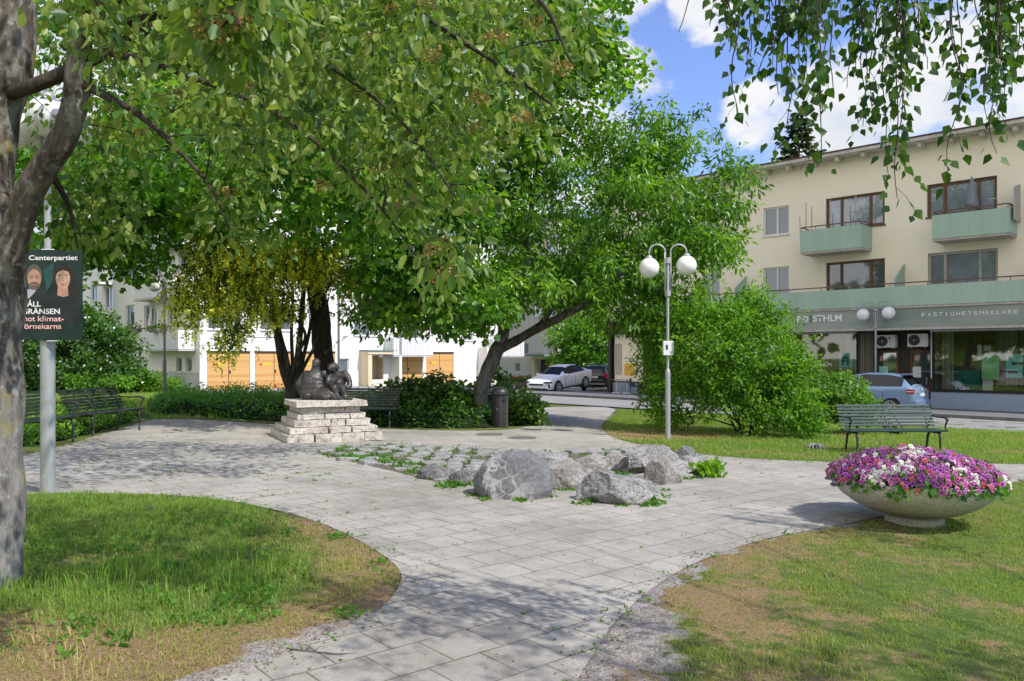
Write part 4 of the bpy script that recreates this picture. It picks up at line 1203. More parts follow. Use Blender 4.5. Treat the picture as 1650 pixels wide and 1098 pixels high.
sign_text('B', 1284.5, 1291.3, 509.6, 519.6, 1284.5, 1.11, m_letter, 0.02, 'letter'); sign_text('O', 1293, 1302.5, 509.3, 519.4, 1293, 1.11, m_letter, 0.02, 'letter')
sign_text('STHLM', 1310, 1356.5, 508.2, 518.6, 1310, 1.11, m_letter, 0.02)
sb = MB(); sbar = FR.s(1306.3, 1.11); sb.fbox(FR, sbar - .02, sbar + .02, 1.105, 1.113, FR.z(1306, 520.5, 1.11), FR.z(1306, 508, 1.11)); sb.build('sign_divider', m_black, sign, True)
txt = 'FASTIGHETSMÄKLARE'
for i, ch in enumerate(txt):
    u0_ = 1485.2 + (1640.5 - 1485.2) * i / (len(txt) - 1 + 0.72); wdt = 6.2 if ch not in 'IM' else (1.4 if ch == 'I' else 7.8)
    v0_ = 510.4 - (u0_ - 1485) * 0.031
    if ch == 'I': u0_ += 2.2
    top = v0_ - 6.4
    text_o = None
    sl_, sr_ = FR.s(u0_, 1.11), FR.s(u0_ + wdt, 1.11); zb_, zt_ = FR.z(u0_, v0_, 1.11), FR.z(u0_, top, 1.11)
    text_mesh(ch, abs(sl_ - sr_), zt_ - zb_, FR.matrix(sl_, 1.11, zb_), m_letter, 'letter', sign, True, 0.0)

# roof
rf = MB(); rf.fbox(FR, S_R - .6, S_L + .6, -11.6, 0.80, ZT + 0.004, ZT + 0.14); roof = rf.build('roof', m_soffit, b1, True)
re_ = MB(); re_.fbox(FR, S_R - .64, S_L + .64, -11.64, 0.84, ZT + 0.144, ZT + 0.20); re_.build('roof_edge', m_roofred, roof, True)
for i in range(24):
    s = FR.s(1199, 0.4) - (i - 7) * 1.13
    if not S_R < s < S_L: continue
    br = MB(); br.fbox(FR, s - 0.07, s + 0.07, 0.003, 0.62, ZT - 0.20, ZT); br.build('roof_bracket', m_soffit, roof, True)

# shop windows
def shopwin(s0, s1, z0, z1):
    mb = MB(); f = 0.05
    mb.fbox(FR, s0 + .003, s0 + f, -.10, .03, z0 + .003, z1 - .003); mb.fbox(FR, s1 - f, s1 - .003, -.10, .03, z0 + .003, z1 - .003)
    mb.fbox(FR, s0 + f, s1 - f, -.10, .03, z0 + .003, z0 + f); mb.fbox(FR, s0 + f, s1 - f, -.10, .03, z1 - f, z1 - .003)
    w = mb.build('shop_window', m_black, b1, True)
    g = MB(); g.fbox(FR, s0 + f, s1 - f, -.05, -.04, z0 + f, z1 - f); g.build('pane', m_shopglass, w, True)
    c = MB(); c.fbox(FR, s0 + .02, s1 + .06, .034, .20, z1 - .10, z1 + .04); c.build('awning_cassette', m_awn, w, True)
    p = MB(); p.tube([FR.pt(s1 + .02, .12, z1 - .1), FR.pt(s1 + .02, .12, z0 + .5)], 0.025, 6); p.build('awning_arm', m_awn, w, True)
    rm = MB()
    vs = [FR.pt(s, d, z) for s, d, z in ((s0 + .06, -.12, z0 - .1), (s0 + .06, -2.4, z0 - .1), (s1 - .06, -2.4, z0 - .1), (s1 - .06, -.12, z0 - .1), (s0 + .06, -.12, z1 + .1), (s0 + .06, -2.4, z1 + .1), (s1 - .06, -2.4, z1 + .1), (s1 - .06, -.12, z1 + .1))]
    rm.add(vs, [(0, 1, 5, 4), (1, 2, 6, 5), (2, 3, 7, 6), (0, 3, 2, 1), (4, 5, 6, 7)])
    rm.build('shop_room', m_room, w, True)
    return w
w2 = shopwin(*sW2, sill + .022, sh_top); w1 = shopwin(*sW1, sill - .1, sh_top); w0 = shopwin(*sW0, sill, sh_top)
def blind(w, ul, ur, vt, vb, d, mat=m_curtain, nm='vertical_blind', waves=True):
    a, b = FR.s(ul, d), FR.s(ur, d); s0, s1 = min(a, b), max(a, b); z0, z1 = FR.z(ul, vb, d), FR.z(ul, vt, d)
    mb = MB(); n = max(4, int((s1 - s0) / 0.05)) if waves else 1
    for i in range(n + 1):
        s = s0 + (s1 - s0) * i / n; dd = d + (0.03 * math.sin(i * 1.7) if waves else 0)
        mb.v += [tuple(FR.pt(s, dd, z0)), tuple(FR.pt(s, dd, z1))]
    mb.f = [(2 * i, 2 * i + 2, 2 * i + 3, 2 * i + 1) for i in range(n)]; mb.mi = [0] * n
    return mb.build(nm, mat, w, True)
m_cloth = M2('beige_blind_cloth', (0.40, 0.36, 0.29), (0.30, 0.27, 0.21), 2, 0.9)
m_cloth_brown = M2('brown_curtain_cloth', (0.42, 0.29, 0.10), (0.22, 0.16, 0.07), 1.2, 0.9)
blind(w1, 1360, 1382, 535, 640, -0.25, m_cloth); blind(w1, 1250, 1358, 535, 640, -0.5, m_cloth_brown, 'curtain')
blind(w2, 1518, 1537, 535, 628, -0.30, m_cloth); blind(w2, 1605, 1640, 533, 626, -1.6, m_cloth); blind(w2, 1570, 1700, 533, 626, -1.9, m_cloth_brown, 'curtain')
m_scr_g = M2('green_property_card', (0.20, 0.62, 0.28), (0.48, 0.80, 0.40), 3.5, 0.5)
m_scr_c = M2('cyan_property_card', (0.20, 0.70, 0.74), (0.5, 0.85, 0.82), 4, 0.5)
m_scr_b = M2('blue_property_card', (0.05, 0.48, 0.80), (0.22, 0.68, 0.85), 4, 0.5)
m_teal = M2('teal_reflection', (0.03, 0.30, 0.27), (0.04, 0.2, 0.19), 1, 0.5)  # teal panel painted in as the car reflection on the pane
def card(w, ul, ur, vt, vb, d, mat, nm):
    a, b = FR.s(ul, d), FR.s(ur, d)
    mb = MB(); mb.fbox(FR, min(a, b), max(a, b), d - .02, d, FR.z(ul, vb, d), FR.z(ul, vt, d)); return mb.build(nm, mat, w, True)
card(w2, 1582, 1610, 571, 612, -.28, m_scr_g, 'property_card'); card(w2, 1621, 1648, 571, 609, -.28, m_scr_c, 'property_card'); card(w2, 1652, 1680, 571, 607, -.28, m_scr_g, 'property_card')
card(w2, 1584, 1608, 590, 592, -.27, m_scr_c, 'card_stripe'); card(w2, 1630, 1648, 584, 588, -.27, m_black, 'card_stripe'); card(w2, 1624, 1640, 598, 602, -.27, m_black, 'card_stripe')
card(w2, 1583, 1600, 613, 630, -.30, m_white, 'white_board'); card(w2, 1527, 1580, 596, 627, -.9, m_teal, 'reflection_panel'); card(w2, 1575, 1582, 556, 580, -.35, m_white, 'brochure_holder'); card(w2, 1585, 1596, 557, 566, -.6, m_white, 'wall_notice')
for uu, hh in ((1539, 8), (1546, 6)): card(w2, uu, uu + 2, 628 - hh, 628, -.25, m_white, 'desk_ornament')
card(w2, 1552, 1562, 624, 628, -.25, m_white, 'desk_ornament')
card(w1, 1352, 1374, 570, 592, -.2, m_scr_b, 'property_card'); card(w1, 1354, 1371, 575, 578, -.19, m_black, 'card_stripe'); card(w1, 1356, 1360, 579, 590, -.19, m_black, 'card_stripe'); card(w1, 1364, 1368, 579, 590, -.19, m_black, 'card_stripe')
sl_, sr_ = FR.s(1311, -.03), FR.s(1339.5, -.03)
text_mesh('STHLM', abs(sl_ - sr_), 0.15, FR.matrix(sl_, -.035, FR.z(1311, 590, -.03)), m_letter, 'lettering', w1, True)
sl_, sr_ = FR.s(1296, -.03), FR.s(1304, -.03)
for ch_, ua_, ub_ in (('B', 1296, 1299.4), ('O', 1300.2, 1304.4)): text_mesh(ch_, abs(FR.s(ua_, -.03) - FR.s(ub_, -.03)), 0.15, FR.matrix(FR.s(ua_, -.03), -.035, FR.z(1296, 591, -.03)), m_letter, 'letter', w1, True)
# ribbed panel and recessed doors
rp = MB(); rp.fbox(FR, *sPan, .003, .03, ZB, sh_top - .1); rp.build('ribbed_panel', m_ribbed, b1, True)
DR = -0.55
rc = MB()
vs = [FR.pt(s, d, z) for s, d in ((sDoor[0], -.12), (sDoor[0], DR), (sDoor[1], DR), (sDoor[1], -.12)) for z in (ZB, sh_top)]
rc.add(vs, [(0, 2, 3, 1), (2, 4, 5, 3), (4, 6, 7, 5), (1, 3, 5, 7)]); rc.build('entrance_recess', m_shopdark, b1, True)
m_handle = M2('brushed_handle', (0.6, 0.6, 0.6), None, 3, 0.35, 0.8)
def door(ul, ur, vt, lab, light):
    a, b = FR.s(ul, DR), FR.s(ur, DR); s0, s1 = min(a, b), max(a, b); zt = FR.z(ul, vt, DR)
    mb = MB()
    mb.fbox(FR, s0 - .09, s0, DR + .004, DR + .06, -0.45, zt + .09); mb.fbox(FR, s1, s1 + .09, DR + .004, DR + .06, -0.45, zt + .09); mb.fbox(FR, s0, s1, DR + .004, DR + .06, zt, zt + .09)
    d_ = mb.build('shop_door', m_wood_dark, b1, True)
    g = MB(); g.fbox(FR, s0 + .002, s1 - .002, DR + .02, DR + .03, -0.40, zt - .002); g.build('door_pane', m_glass_mid if light else m_glass_dark, d_, True)
    h = MB(); h.fbox(FR, s0 + .10, s0 + .14, DR + .035, DR + .08, 0.45, 0.75); h.build('handle', m_handle, d_, True)
    n = MB(); n.fbox(FR, s0 + .35, s0 + .72, DR + .032, DR + .038, 0.75, 1.2); n.build('notice', m_scr_c if not light else m_white, d_, True)
    n = MB(); n.fbox(FR, s1 - .22, s1 - .08, DR + .032, DR + .038, zt - .35, zt - .12); n.build('notice', M2('red_white_notice', (0.6, 0.12, 0.1), (0.7, 0.6, 0.58), 9), d_, True)
door(1415, 1445, 569, '', False); door(1471, 1499, 568, '', True)

def ac_unit(ul, ur, vt, vb, label, txt):
    d0, d1 = DR + .07, DR + .42
    a, b = FR.s(ul, d1), FR.s(ur, d1); s0, s1 = min(a, b), max(a, b); z0, z1 = FR.z(ul, vb, d1), FR.z(ul, vt, d1)
    t = thing('air_conditioner', label, 'air conditioner', FR.pt((s0 + s1) / 2, d0, z0), group='outdoor cooling units over the shop doors')
    mb = MB(); mb.fbox(FR, s0, s1, d0, d1, z0, z1); body = mb.build('casing', m_white, t, True)
    c = s1 - (s1 - s0) * 0.34; r = (z1 - z0) * 0.42; zc = (z0 + z1) / 2
    M_ = FR.matrix(c, d1 + .002, zc)
    k = MB(); k.lathe([(0.0, 0.0), (r, 0.0), (r, 0.015), (0.0, 0.015)], 28, M_); f = k.build('fan_opening', m_black, t, True)
    k = MB()
    for q in range(5): k.lathe([(r * (.28 + .17 * q), 0.016), (r * (.28 + .17 * q), 0.028), (r * (.25 + .17 * q), 0.028), (r * (.25 + .17 * q), 0.016)], 28, M_)
    for q in range(8):
        an = q * PI / 4; k.tube([M_ @ Vector((r * .15 * math.cos(an), r * .15 * math.sin(an), .024)), M_ @ Vector((r * math.cos(an), r * math.sin(an), .024))], .006, 4)
    k.build('fan_grille', m_steeldark, t, True)
    k = MB(); k.lathe([(0, .03), (r * .13, .03), (r * .13, .015)], 16, M_); k.build('fan_hub', m_white, t, True)
    k = MB()
    for s in (s0 + .12, s1 - .12): k.fbox(FR, s - .02, s + .02, d0 - .05, d1 - .05, z0 - .05, z0 - .002)
    k.build('bracket', m_rail_pale, t, True)
    k = MB(); k.fbox(FR, s0 - .03, s0 - .002, d0 + .08, d1 - .08, z0 + .12, z0 + .36); k.build('valve_cover', m_white, t, True)
    if txt:
        k = MB(); k.lathe([(0, 0.004), (.05, .004), (.05, 0)], 18, FR.matrix(s0 + .22, d1 + .002, z1 - .13)); k.build('red_badge', M2('red_badge', (0.45, 0.02, 0.03), None, 5, 0.4), t, True)
        [text_mesh(c_, .055, .08, FR.matrix(s0 + .29 - .075 * i_, d1 + .002, z1 - .31), m_rail_pale, 'letter', t, True, .03) for i_, c_ in enumerate(txt)]
ac_unit(1411, 1442, 540.5, 560.5, 'white outdoor cooling unit with a red round badge, over the left shop door', 'LG')
ac_unit(1462, 1495, 538.5, 559.0, 'white outdoor cooling unit without badge, over the right shop door', None)

# things left on the two upper balconies
def poles():
    t = thing('cane_trellis', 'upright canes and a crossing branch standing on the left upper balcony', 'canes', FR.pt(FR.s(1300, .9), .9, FR.z(1300, 380, 1)))
    for u, vt in ((1289.5, 350), (1298.5, 327), (1308, 333), (1338, 322), (1379, 316)):
        s = FR.s(u, 1.0); mb = MB(); mb.tube([FR.pt(s, 1.0, FR.z(u, 380, 1)), FR.pt(s + random.uniform(-.03, .03), 1.0, FR.z(u, vt, 1))], .022, 5)
        mb.build('cane', m_wood_grey, t, True)
poles()
def parasol():
    s = FR.s(1566, .8); z0, z1 = FR.z(1566, 342, .8), FR.z(1566, 286, .8)
    t = thing('folded_parasol', 'grey parasol folded shut on the right upper balcony', 'parasol', FR.pt(s, .8, z0 - .8))
    mb = MB(); prof = [(0.03, z1), (.07, z1 - .2), (.13, z1 - .6), (.19, z1 - 1.0), (.22, z1 - 1.2), (.05, z1 - 1.18)]
    n = 16; vs = []; fs = []
    for r, z in prof:
        for k in range(n):
            an = 2 * PI * k / n; rr = r * (1 + .25 * math.cos(an * 8))
            p = FR.pt(s + rr * math.cos(an), .8 + rr * math.sin(an), z); vs.append(p)
    for i in range(len(prof) - 1):
        for k in range(n): fs.append((i * n + k, i * n + (k + 1) % n, (i + 1) * n + (k + 1) % n, (i + 1) * n + k))
    mb.add(vs, fs); mb.build('canopy', M2('grey_parasol_cloth', (0.27, 0.29, 0.32), (0.2, 0.22, 0.25), 5, 0.9), t, True, True)
    k = MB(); k.tube([FR.pt(s, .8, z0 - .8), FR.pt(s, .8, z1 + .06)], .02, 6); k.build('pole', m_rail_pale, t, True)
parasol()
def screen():
    s0, s1 = FR.s(1637, .9), FR.s(1623, .9)
    t = thing('board_screen', 'weathered grey board screen at the right end of the upper balcony', 'screen', FR.pt(s0, .5, FR.z(1625, 345, .6)))
    mb = MB(); zt = FR.z(1625, 297, .6); zb = FR.z(1625, 345, .6)
    for i in range(5): mb.fbox(FR, s0 + .02, s0 + .05, .1 + i * .19, .27 + i * .19, zb - .3, zt - i * .05)
    mb.build('boards', m_wood_grey, t, True)
    k = MB(); k.tube([FR.pt(s0 + 1.0, .5, zt - .45), FR.pt(s0, .5, zt - .5)], .012, 5); k.ball(FR.pt(s0 + .28, .6, zt - .9), (.16, .05, .2), 2); k.build('satellite_dish', m_white, t, True)
screen()

# corner shop end behind the trees: red brown awning edge, column, barred window
mb = MB(); sC = FR.s(986); mb.fbox(FR, sC - .10, sC + .06, .06, .26, ZB, sh_top + .25); mb.build('brown_column', m_shopdark, b1, True)
mb = MB(); mb.fbox(FR, FR.s(1040), FR.s(985) , .05, .75, sh_top + .26, sh_top + .50); mb.build('red_awning_edge', M2('brick_red_awning', (0.30, 0.075, 0.06), (0.22, 0.06, 0.05), 3, 0.8), b1, True)
mb = MB(); mb.fbox(FR, FR.s(1037), FR.s(992), .052, .075, sill + .05, sh_top + .1); mb.build('cream_panel', m_cream, b1, True)
mb = MB(); mb.fbox(FR, FR.s(1003), FR.s(992), .08, .10, sill + .45, sh_top - .45); o_ = mb.build('barred_window', M2('orange_shop_window', (0.55, 0.34, 0.12), (0.40, 0.25, 0.12), 4, 0.6), b1, True)  # window face in two plain orange tones
k = MB()
for i in range(6):
    s = FR.s(1003) + (FR.s(992) - FR.s(1003)) * (i + .5) / 6; k.tube([FR.pt(s, .12, sill + .42), FR.pt(s, .12, sh_top - .4)], .018, 5)
k.build('bars', m_white, o_, True)
card(b1, 1006, 1022, 586, 605, .09, M2('yellow_poster', (0.75, 0.55, 0.06), (0.6, 0.3, 0.05), 3), 'yellow_poster')

# ================================================================== white building with the garages
m_wplaster = plaster('white_plaster', (0.82, 0.80, 0.765), (0.79, 0.77, 0.73), None, 0.03)
m_wplinth = plaster('pale_grey_plinth', (0.62, 0.61, 0.62), (0.56, 0.55, 0.56), None, 0.1)
m_wmetal = slats_mat('white_corrugated_balcony_sheet', (0.70, 0.70, 0.71), (0.76, 0.76, 0.77), 0.16, 'X', 0.10)
m_garage = slats_mat('orange_larch_boards', (0.60, 0.30, 0.095), (0.74, 0.46, 0.19), 0.11, 'Z', 0.10)
m_winA = M2('light_window_frame', (0.72, 0.72, 0.72), (0.64, 0.64, 0.64), 4, 0.5)
m_orange = M2('orange_door_wood', (0.55, 0.22, 0.03), (0.45, 0.17, 0.03), 3, 0.5)
m_cream2 = plaster('cream_porch', (0.74, 0.64, 0.44), (0.68, 0.58, 0.40), None, 0.08)
m_patina = M2('green_patina_roof', (0.19, 0.28, 0.24), (0.14, 0.2, 0.18), 4, 0.6)
b2 = thing('apartment_building', 'white plastered block with orange wooden garage doors', 'building', FL.pt(2, 0, -.4))
LEN, ZB2, ZT2 = FL.s(806), -1.0, 12.6
GLEN = FG.s(182)
o2 = []
def W2(F, ul, ur, vt, vb, mull, lst, pm=m_glass_far, fw=0.07):
    a, b = F.s(ul), F.s(ur); s0, s1 = min(a, b), max(a, b)
    lst.append((s0, s1, F.z(ul, vb), F.z(ul, vt), m_winA, pm, mull, fw))
oL, oG = [], []
W2(FL, 335, 391, 488, 531, [.25, .5, .75], oL); W2(FL, 420, 470, 491, 532, [.5], oL); W2(FL, 497, 525, 494, 534, [.5], oL)
W2(FL, 571, 612, 504, 541, [.38, .72], oL); W2(FL, 547, 563, 578, 602, [], oL); W2(FL, 705, 720, 520, 548, [.5], oL); W2(FL, 746, 763, 522, 549, [.5], oL)
W2(FL, 640, 676, 512, 546, [.5], oL)
for z0 in (6.4, 9.3):
    for s in np.arange(1.4, LEN - 2.5, 4.2): oL.append((s, s + 2.2, z0, z0 + 1.5, m_winA, m_glass_far, [.33, .66], .07))
W2(FG, 314, 321, 487, 531, [], oG); W2(FG, 299, 309.3, 575.5, 600, [], oG); W2(FG, 283.5, 293, 575.5, 600, [], oG)
W2(FG, 270, 277.5, 491, 524, [], oG); W2(FG, 232, 252, 493, 538, [.35, .68], oG); W2(FG, 202, 216.5, 493, 534, [.35], oG); W2(FG, 199, 214, 576, 596, [.5], oG)
for z0 in (6.6, 9.5):
    for s in (1.2, 5.2, 9.5): oG.append((s, s + 1.6, z0, z0 + 1.5, m_winA, m_glass_far, [.5], .07))
def garage_open(ul, ur):
    a, b = FL.s(ul), FL.s(ur); return (a, b, FL.z(333, 630), FL.z(333, 566.5))
gar = [garage_open(333.4, 403), garage_open(410.5, 473), garage_open(478, 540), garage_open(633, 681), garage_open(686.5, 731)]
ent = (FL.s(587), FL.s(618), FL.z(600, 612), FL.z(600, 574))
mb = MB()
wall_with_openings(mb, FL, 0, LEN, ZB2, ZT2, [o[:4] for o in oL] + gar + [ent], 0.14)
wall_with_openings(mb, FG, 0, GLEN, ZB2, ZT2, [o[:4] for o in oG], 0.14)
for F, s in ((FL, LEN), (FG, GLEN)): pass
e1, e2 = FL.pt(LEN, 0, 0), FG.pt(GLEN, 0, 0); e3 = Vector((e1.x + e2.x - FL.O[0], e1.y + e2.y - FL.O[1], 0))
for a, b in ((e1, e3), (e3, e2)):
    mb.add([(a.x, a.y, ZB2), (b.x, b.y, ZB2), (b.x, b.y, ZT2), (a.x, a.y, ZT2)], [(0, 1, 2, 3)])
mb.build('wall', m_wplaster, b2, True)
mb = MB(); c0 = Vector((FL.O[0], FL.O[1], 0)); ctr = (e1 + e2) / 2
ov = lambda p: (p + (p - ctr).normalized() * 0.6)
q = [ov(c0), ov(e1), ov(e3), ov(e2)]
mb.add([(p.x, p.y, z) for z in (ZT2 + .004, ZT2 + .25) for p in q], [(3, 2, 1, 0), (4, 5, 6, 7), (0, 1, 5, 4), (1, 2, 6, 5), (2, 3, 7, 6), (3, 0, 4, 7)])
mb.build('roof', M2('dark_sheet_roof', (0.08, 0.08, 0.085), None, 2, 0.6), b2, True)
for o in oL: window(b2, FL, *o, rec=.11)
for o in oG: window(b2, FG, *o, rec=.11)
mb = MB(); zpl = FG.z(322, 600.5); mb.fbox(FG, 0.0, GLEN, .003, .02, ZB2, zpl); mb.build('plinth', m_wplinth, b2, True)
mb = MB(); mb.fbox(FL, 0.0, gar[0][0] - .05, .003, .012, ZB2, FL.z(322, 626)); mb.build('plinth', m_wplinth, b2, True)
m_yel = M2('yellow_notice', (0.75, 0.55, 0.06), None, 4, 0.5); m_redplate = M2('red_notice_ring', (0.5, 0.05, 0.04), None, 4, 0.5)
for a, b, z0, z1 in gar:
    mid = (a + b) / 2
    mb = MB(); mb.fbox(FL, a + .01, mid - .02, -.10, -.05, z0, z1 - .05); mb.fbox(FL, mid + .02, b - .01, -.10, -.05, z0, z1 - .05)
    d_ = mb.build('garage_door', m_garage, b2, True)
    k = MB(); k.fbox(FL, a - .01, b + .01, -.12, .03, z1 - .045, z1 + .03); k.fbox(FL, mid - .018, mid + .018, -.10, -.052, z0, z1 - .05); k.fbox(FL, a + .002, b - .002, -.13, -.11, z0 - .3, z1); k.build('frame', m_black, d_, True)
    h = MB(); h.fbox(FL, mid + .04, mid + .12, -.05, -.01, (z0 + z1) / 2 - .15, (z0 + z1) / 2 + .02); h.build('handle', m_black, d_, True)
    zc = (z0 + z1) / 2 + .35
    n = MB(); n.fbox(FL, mid - .75, mid - .22, -.046, -.040, zc - .09, zc + .09); n.build('notice_plate', m_yel, d_, True)
    n = MB(); n.lathe([(0, .004), (.07, .004), (.07, 0)], 14, FL.matrix(mid - .87, -.046, zc)); n.build('no_parking_disc', m_redplate, d_, True)
# entrance porch
a, b, z0, z1 = ent
mb = MB(); mb.fbox(FL, a - .35, b + .35, .004, .95, z1 + .12, z1 + .30); mb.build('porch_roof', m_cream2, b2, True)
mb = MB(); mb.fbox(FL, a - .40, b + .40, .003, 1.0, z1 + .304, z1 + .40); mb.build('porch_roof_sheet', m_patina, b2, True)
mb = MB(); mb.fbox(FL, a - .32, a - .02, .003, .9, ZB2, z1 + .118); mb.build('porch_cheek', m_cream2, b2, True)
mb = MB()
mb.add([FL.pt(s, d, z) for s, d in ((a, -.14), (a, -.9), (b, -.9), (b, -.14)) for z in (ZB2, z1)], [(0, 2, 3, 1), (2, 4, 5, 3), (4, 6, 7, 5), (1, 3, 5, 7)]); mb.build('porch_recess', m_cream2, b2, True)
mb = MB(); mb.fbox(FL, a + .05, a + .95, -.88, -.80, -.5, z1 - .06); mb.build('entrance_door', m_orange, b2, True)
mb = MB(); mb.ball(FL.pt((a + b) / 2, .7, z1 + .02), (.16, .16, .13), 2); mb.build('porch_light', m_white, b2, True, True)
def wbalc(F, s0, s1, z0, z1, d, parent=b2):
    b = balcony(parent, F, s0, s1, z0, z1, d, m_wmetal, m_wplinth, m_rail, 0.22, posts=6)
    return b
a = FL.s(634, 1.0); wbalc(FL, a, a + 3.4, FL.z(636, 573, 1.0), FL.z(636, 545, 1.0), 1.0)
mb = MB(); s_ = FL.s(634); mb.fbox(FL, s_ - .26, s_ - .05, .003, 1.0, ZB2, FL.z(634, 545)); mb.build('side_wall', m_wplaster, b2, True)
a = FL.s(800, 1.0); wbalc(FL, a - .4, a + 3.0, FL.z(800, 574, 1.0), FL.z(800, 546, 1.0), 1.0)
mb = MB(); s_ = FL.s(770); mb.fbox(FL, s_, s_ + .2, .003, 1.0, ZB2, FL.z(770, 560)); mb.build('side_wall', m_wplaster, b2, True)
for zz in (5.6, 8.6):
    a = FL.s(634, 1.0); wbalc(FL, a, a + 3.4, zz, zz + 1.05, 1.0)
sb0, sb1 = FG.s(287, 1.0), FG.s(214, 1.0)
gb = wbalc(FG, sb0, sb1, FG.z(287, 563, 1.0), FG.z(287, 532, 1.0), 1.0)
zz = FG.z(287, 474, 1.0); wbalc(FG, sb0, sb1, zz, zz + .95, 1.0); wbalc(FG, sb0, sb1, zz + 2.9, zz + 3.85, 1.0)
for F, u, zt in ((FL, 545, 12.5), (FL, 822, 12.5)):
    s = F.s(u); mb = MB(); mb.tube([F.pt(min(s, LEN - .2), .09, ZB2), F.pt(min(s, LEN - .2), .09, zt)], .055, 8); mb.build('downpipe', m_steeldark, b2, True)
# street name plates (lettering too small to read in the photograph)
m_plate = M2('enamel_plate', (0.72, 0.73, 0.74), None, 3, 0.3)
for F, ul, ur, vt, vb in ((FG, 320, 311, 549.5, 556), (FL, 326, 348, 550, 557.5)):
    a, b = F.s(ul), F.s(ur); mb = MB(); mb.fbox(F, min(a, b), max(a, b), .004, .02, F.z(ul, vb), F.z(ul, vt)); mb.build('name_plate', m_plate, b2, True)
# flag, folded parasol, flower boxes on the gable balcony
s = FG.s(257, .9); zf = FG.z(257, 500, .9)
t = thing('flag', 'small blue flag with a yellow cross on the gable balcony', 'flag', FG.pt(s, 1.0, zf - 1.0))
mb = MB(); mb.tube([FG.pt(s + .45, 1.0, FG.z(257, 536, .9)), FG.pt(s - .1, 1.15, zf + .75)], .015, 5); mb.build('staff', m_white, t, True)
def flagq(mb, x0, x1, y0, y1, e):
    A = FG.pt(s + .02, 1.13, zf + .62); X = FG.pt(s - .5, 1.2, zf + .95) - A; Yv = Vector((0, 0, -.46)) + X * .25
    mb.add([A + X * x + Yv * y + Vector((-.7, -.7, 0)) * e for x, y in ((x0, y0), (x1, y0), (x1, y1), (x0, y1))], [(0, 1, 2, 3)])
mb = MB(); flagq(mb, 0, 1.3, 0, 1, 0); mb.build('cloth', M2('flag_blue', (0.03, 0.13, 0.34), None, 3, 0.8), t, True)
mb = MB(); flagq(mb, 0, 1.3, .4, .6, .004); flagq(mb, .38, .60, 0, .398, .004); flagq(mb, .38, .60, .602, 1, .004); mb.build('cross', M2('flag_yellow', (0.75, 0.55, 0.03), None, 3, 0.8), t, True)
s = FG.s(240, .7); zf = FG.z(240, 535, .7)
t = thing('folded_parasol', 'white parasol folded shut on the gable balcony of the white block', 'parasol', FG.pt(s, .7, zf - .6))
mb = MB(); mb.tube([FG.pt(s, .7, zf - .6), FG.pt(s - .35, .7, zf + 1.5)], .02, 6); mb.build('pole', m_white, t, True)
mb = MB(); mb.tube([FG.pt(s - .16, .7, zf + .35), FG.pt(s - .2, .7, zf + .6), FG.pt(s - .27, .7, zf + 1.0), FG.pt(s - .36, .7, zf + 1.55)], [.15, .12, .08, .02], 8); mb.build('canopy', m_white, t, True)
for i, u in enumerate((219, 250, 262)):
    p = FG.pt(FG.s(u, 1.08), 1.10, FG.z(u, 532, 1.08))
    t = thing('flower_box', ['flower box with pink blooms at the left end of the gable balcony rail', 'flower box with leafy herbs near the middle of the gable balcony rail', 'flower box with trailing leaves at the right part of the gable balcony rail'][i], 'flower box', p)
    mb = MB(); mb.box((p.x, p.y, p.z - .05), (.5, .5, .2)); mb.build('box', m_steeldark, t, True)
    k_ = 70; leaves('foliage', np.array(p) + RNG.normal(size=(k_, 3)) * [.2, .2, .14] + [0, 0, .15], rnd_dirs(k_), rnd_dirs(k_), .13 * np.ones(k_), 'oval', m_leaf_hedge, RNG.random(k_), t)
    if i == 0: leaves('blooms', np.array(p) + RNG.normal(size=(30, 3)) * [.2, .2, .1] + [0, 0, .25], rnd_dirs(30), rnd_dirs(30), .11 * np.ones(30), 'oval', M2('pink_bloom', (0.7, 0.2, 0.3), (0.8, 0.35, 0.4), 8), RNG.random(30), t)

# shaded wing beyond the garages
O3 = tuple(P(815, 574, 75.0)[:2]); FW = Face(O3, (0.713, -0.701), (-0.701, -0.713))
b3 = thing('apartment_building', 'shaded pale wing with a small porch door behind the white parked car', 'building', FW.pt(3, 0, -.5))
W3L = FW.s(898); o3 = []
W2(FW, 840, 851.5, 553, 571, [], o3); W2(FW, 881, 897, 528, 555, [.5], o3); W2(FW, 829, 838, 585, 600, [], o3)
for z0 in (5.2, 8.2, 11.0):
    for u in (832, 858, 884): o3.append((FW.s(u), FW.s(u) + 1.1, z0, z0 + 1.5, m_winA, m_glass_far, [.5], .07))
d3 = (FW.s(866.5), FW.s(886), -1.0, FW.z(867, 579))
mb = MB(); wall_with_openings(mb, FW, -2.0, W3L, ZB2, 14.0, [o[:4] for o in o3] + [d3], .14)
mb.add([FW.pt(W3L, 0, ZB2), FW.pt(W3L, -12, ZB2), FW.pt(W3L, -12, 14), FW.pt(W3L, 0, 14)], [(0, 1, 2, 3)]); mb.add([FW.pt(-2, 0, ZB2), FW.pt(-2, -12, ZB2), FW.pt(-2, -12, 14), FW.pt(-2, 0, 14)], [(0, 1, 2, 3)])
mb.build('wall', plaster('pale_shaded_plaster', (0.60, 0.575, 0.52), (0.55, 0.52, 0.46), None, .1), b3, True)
mb = MB(); mb.fbox(FW, -2.1, W3L + .4, -12.4, .5, 14.004, 14.3); mb.build('roof', m_black, b3, True)
for o in o3: window(b3, FW, *o, rec=.11)
mb = MB(); mb.fbox(FW, d3[0], d3[1], -.5, -.4, -1, d3[3] - .02); mb.build('door', M2('dark_brown_door', (0.07, 0.055, 0.045), None, 3), b3, True)
mb = MB(); mb.fbox(FW, FW.s(860), FW.s(889), .004, 1.0, d3[3] + .25, d3[3] + .45); mb.build('porch_roof', m_patina, b3, True)
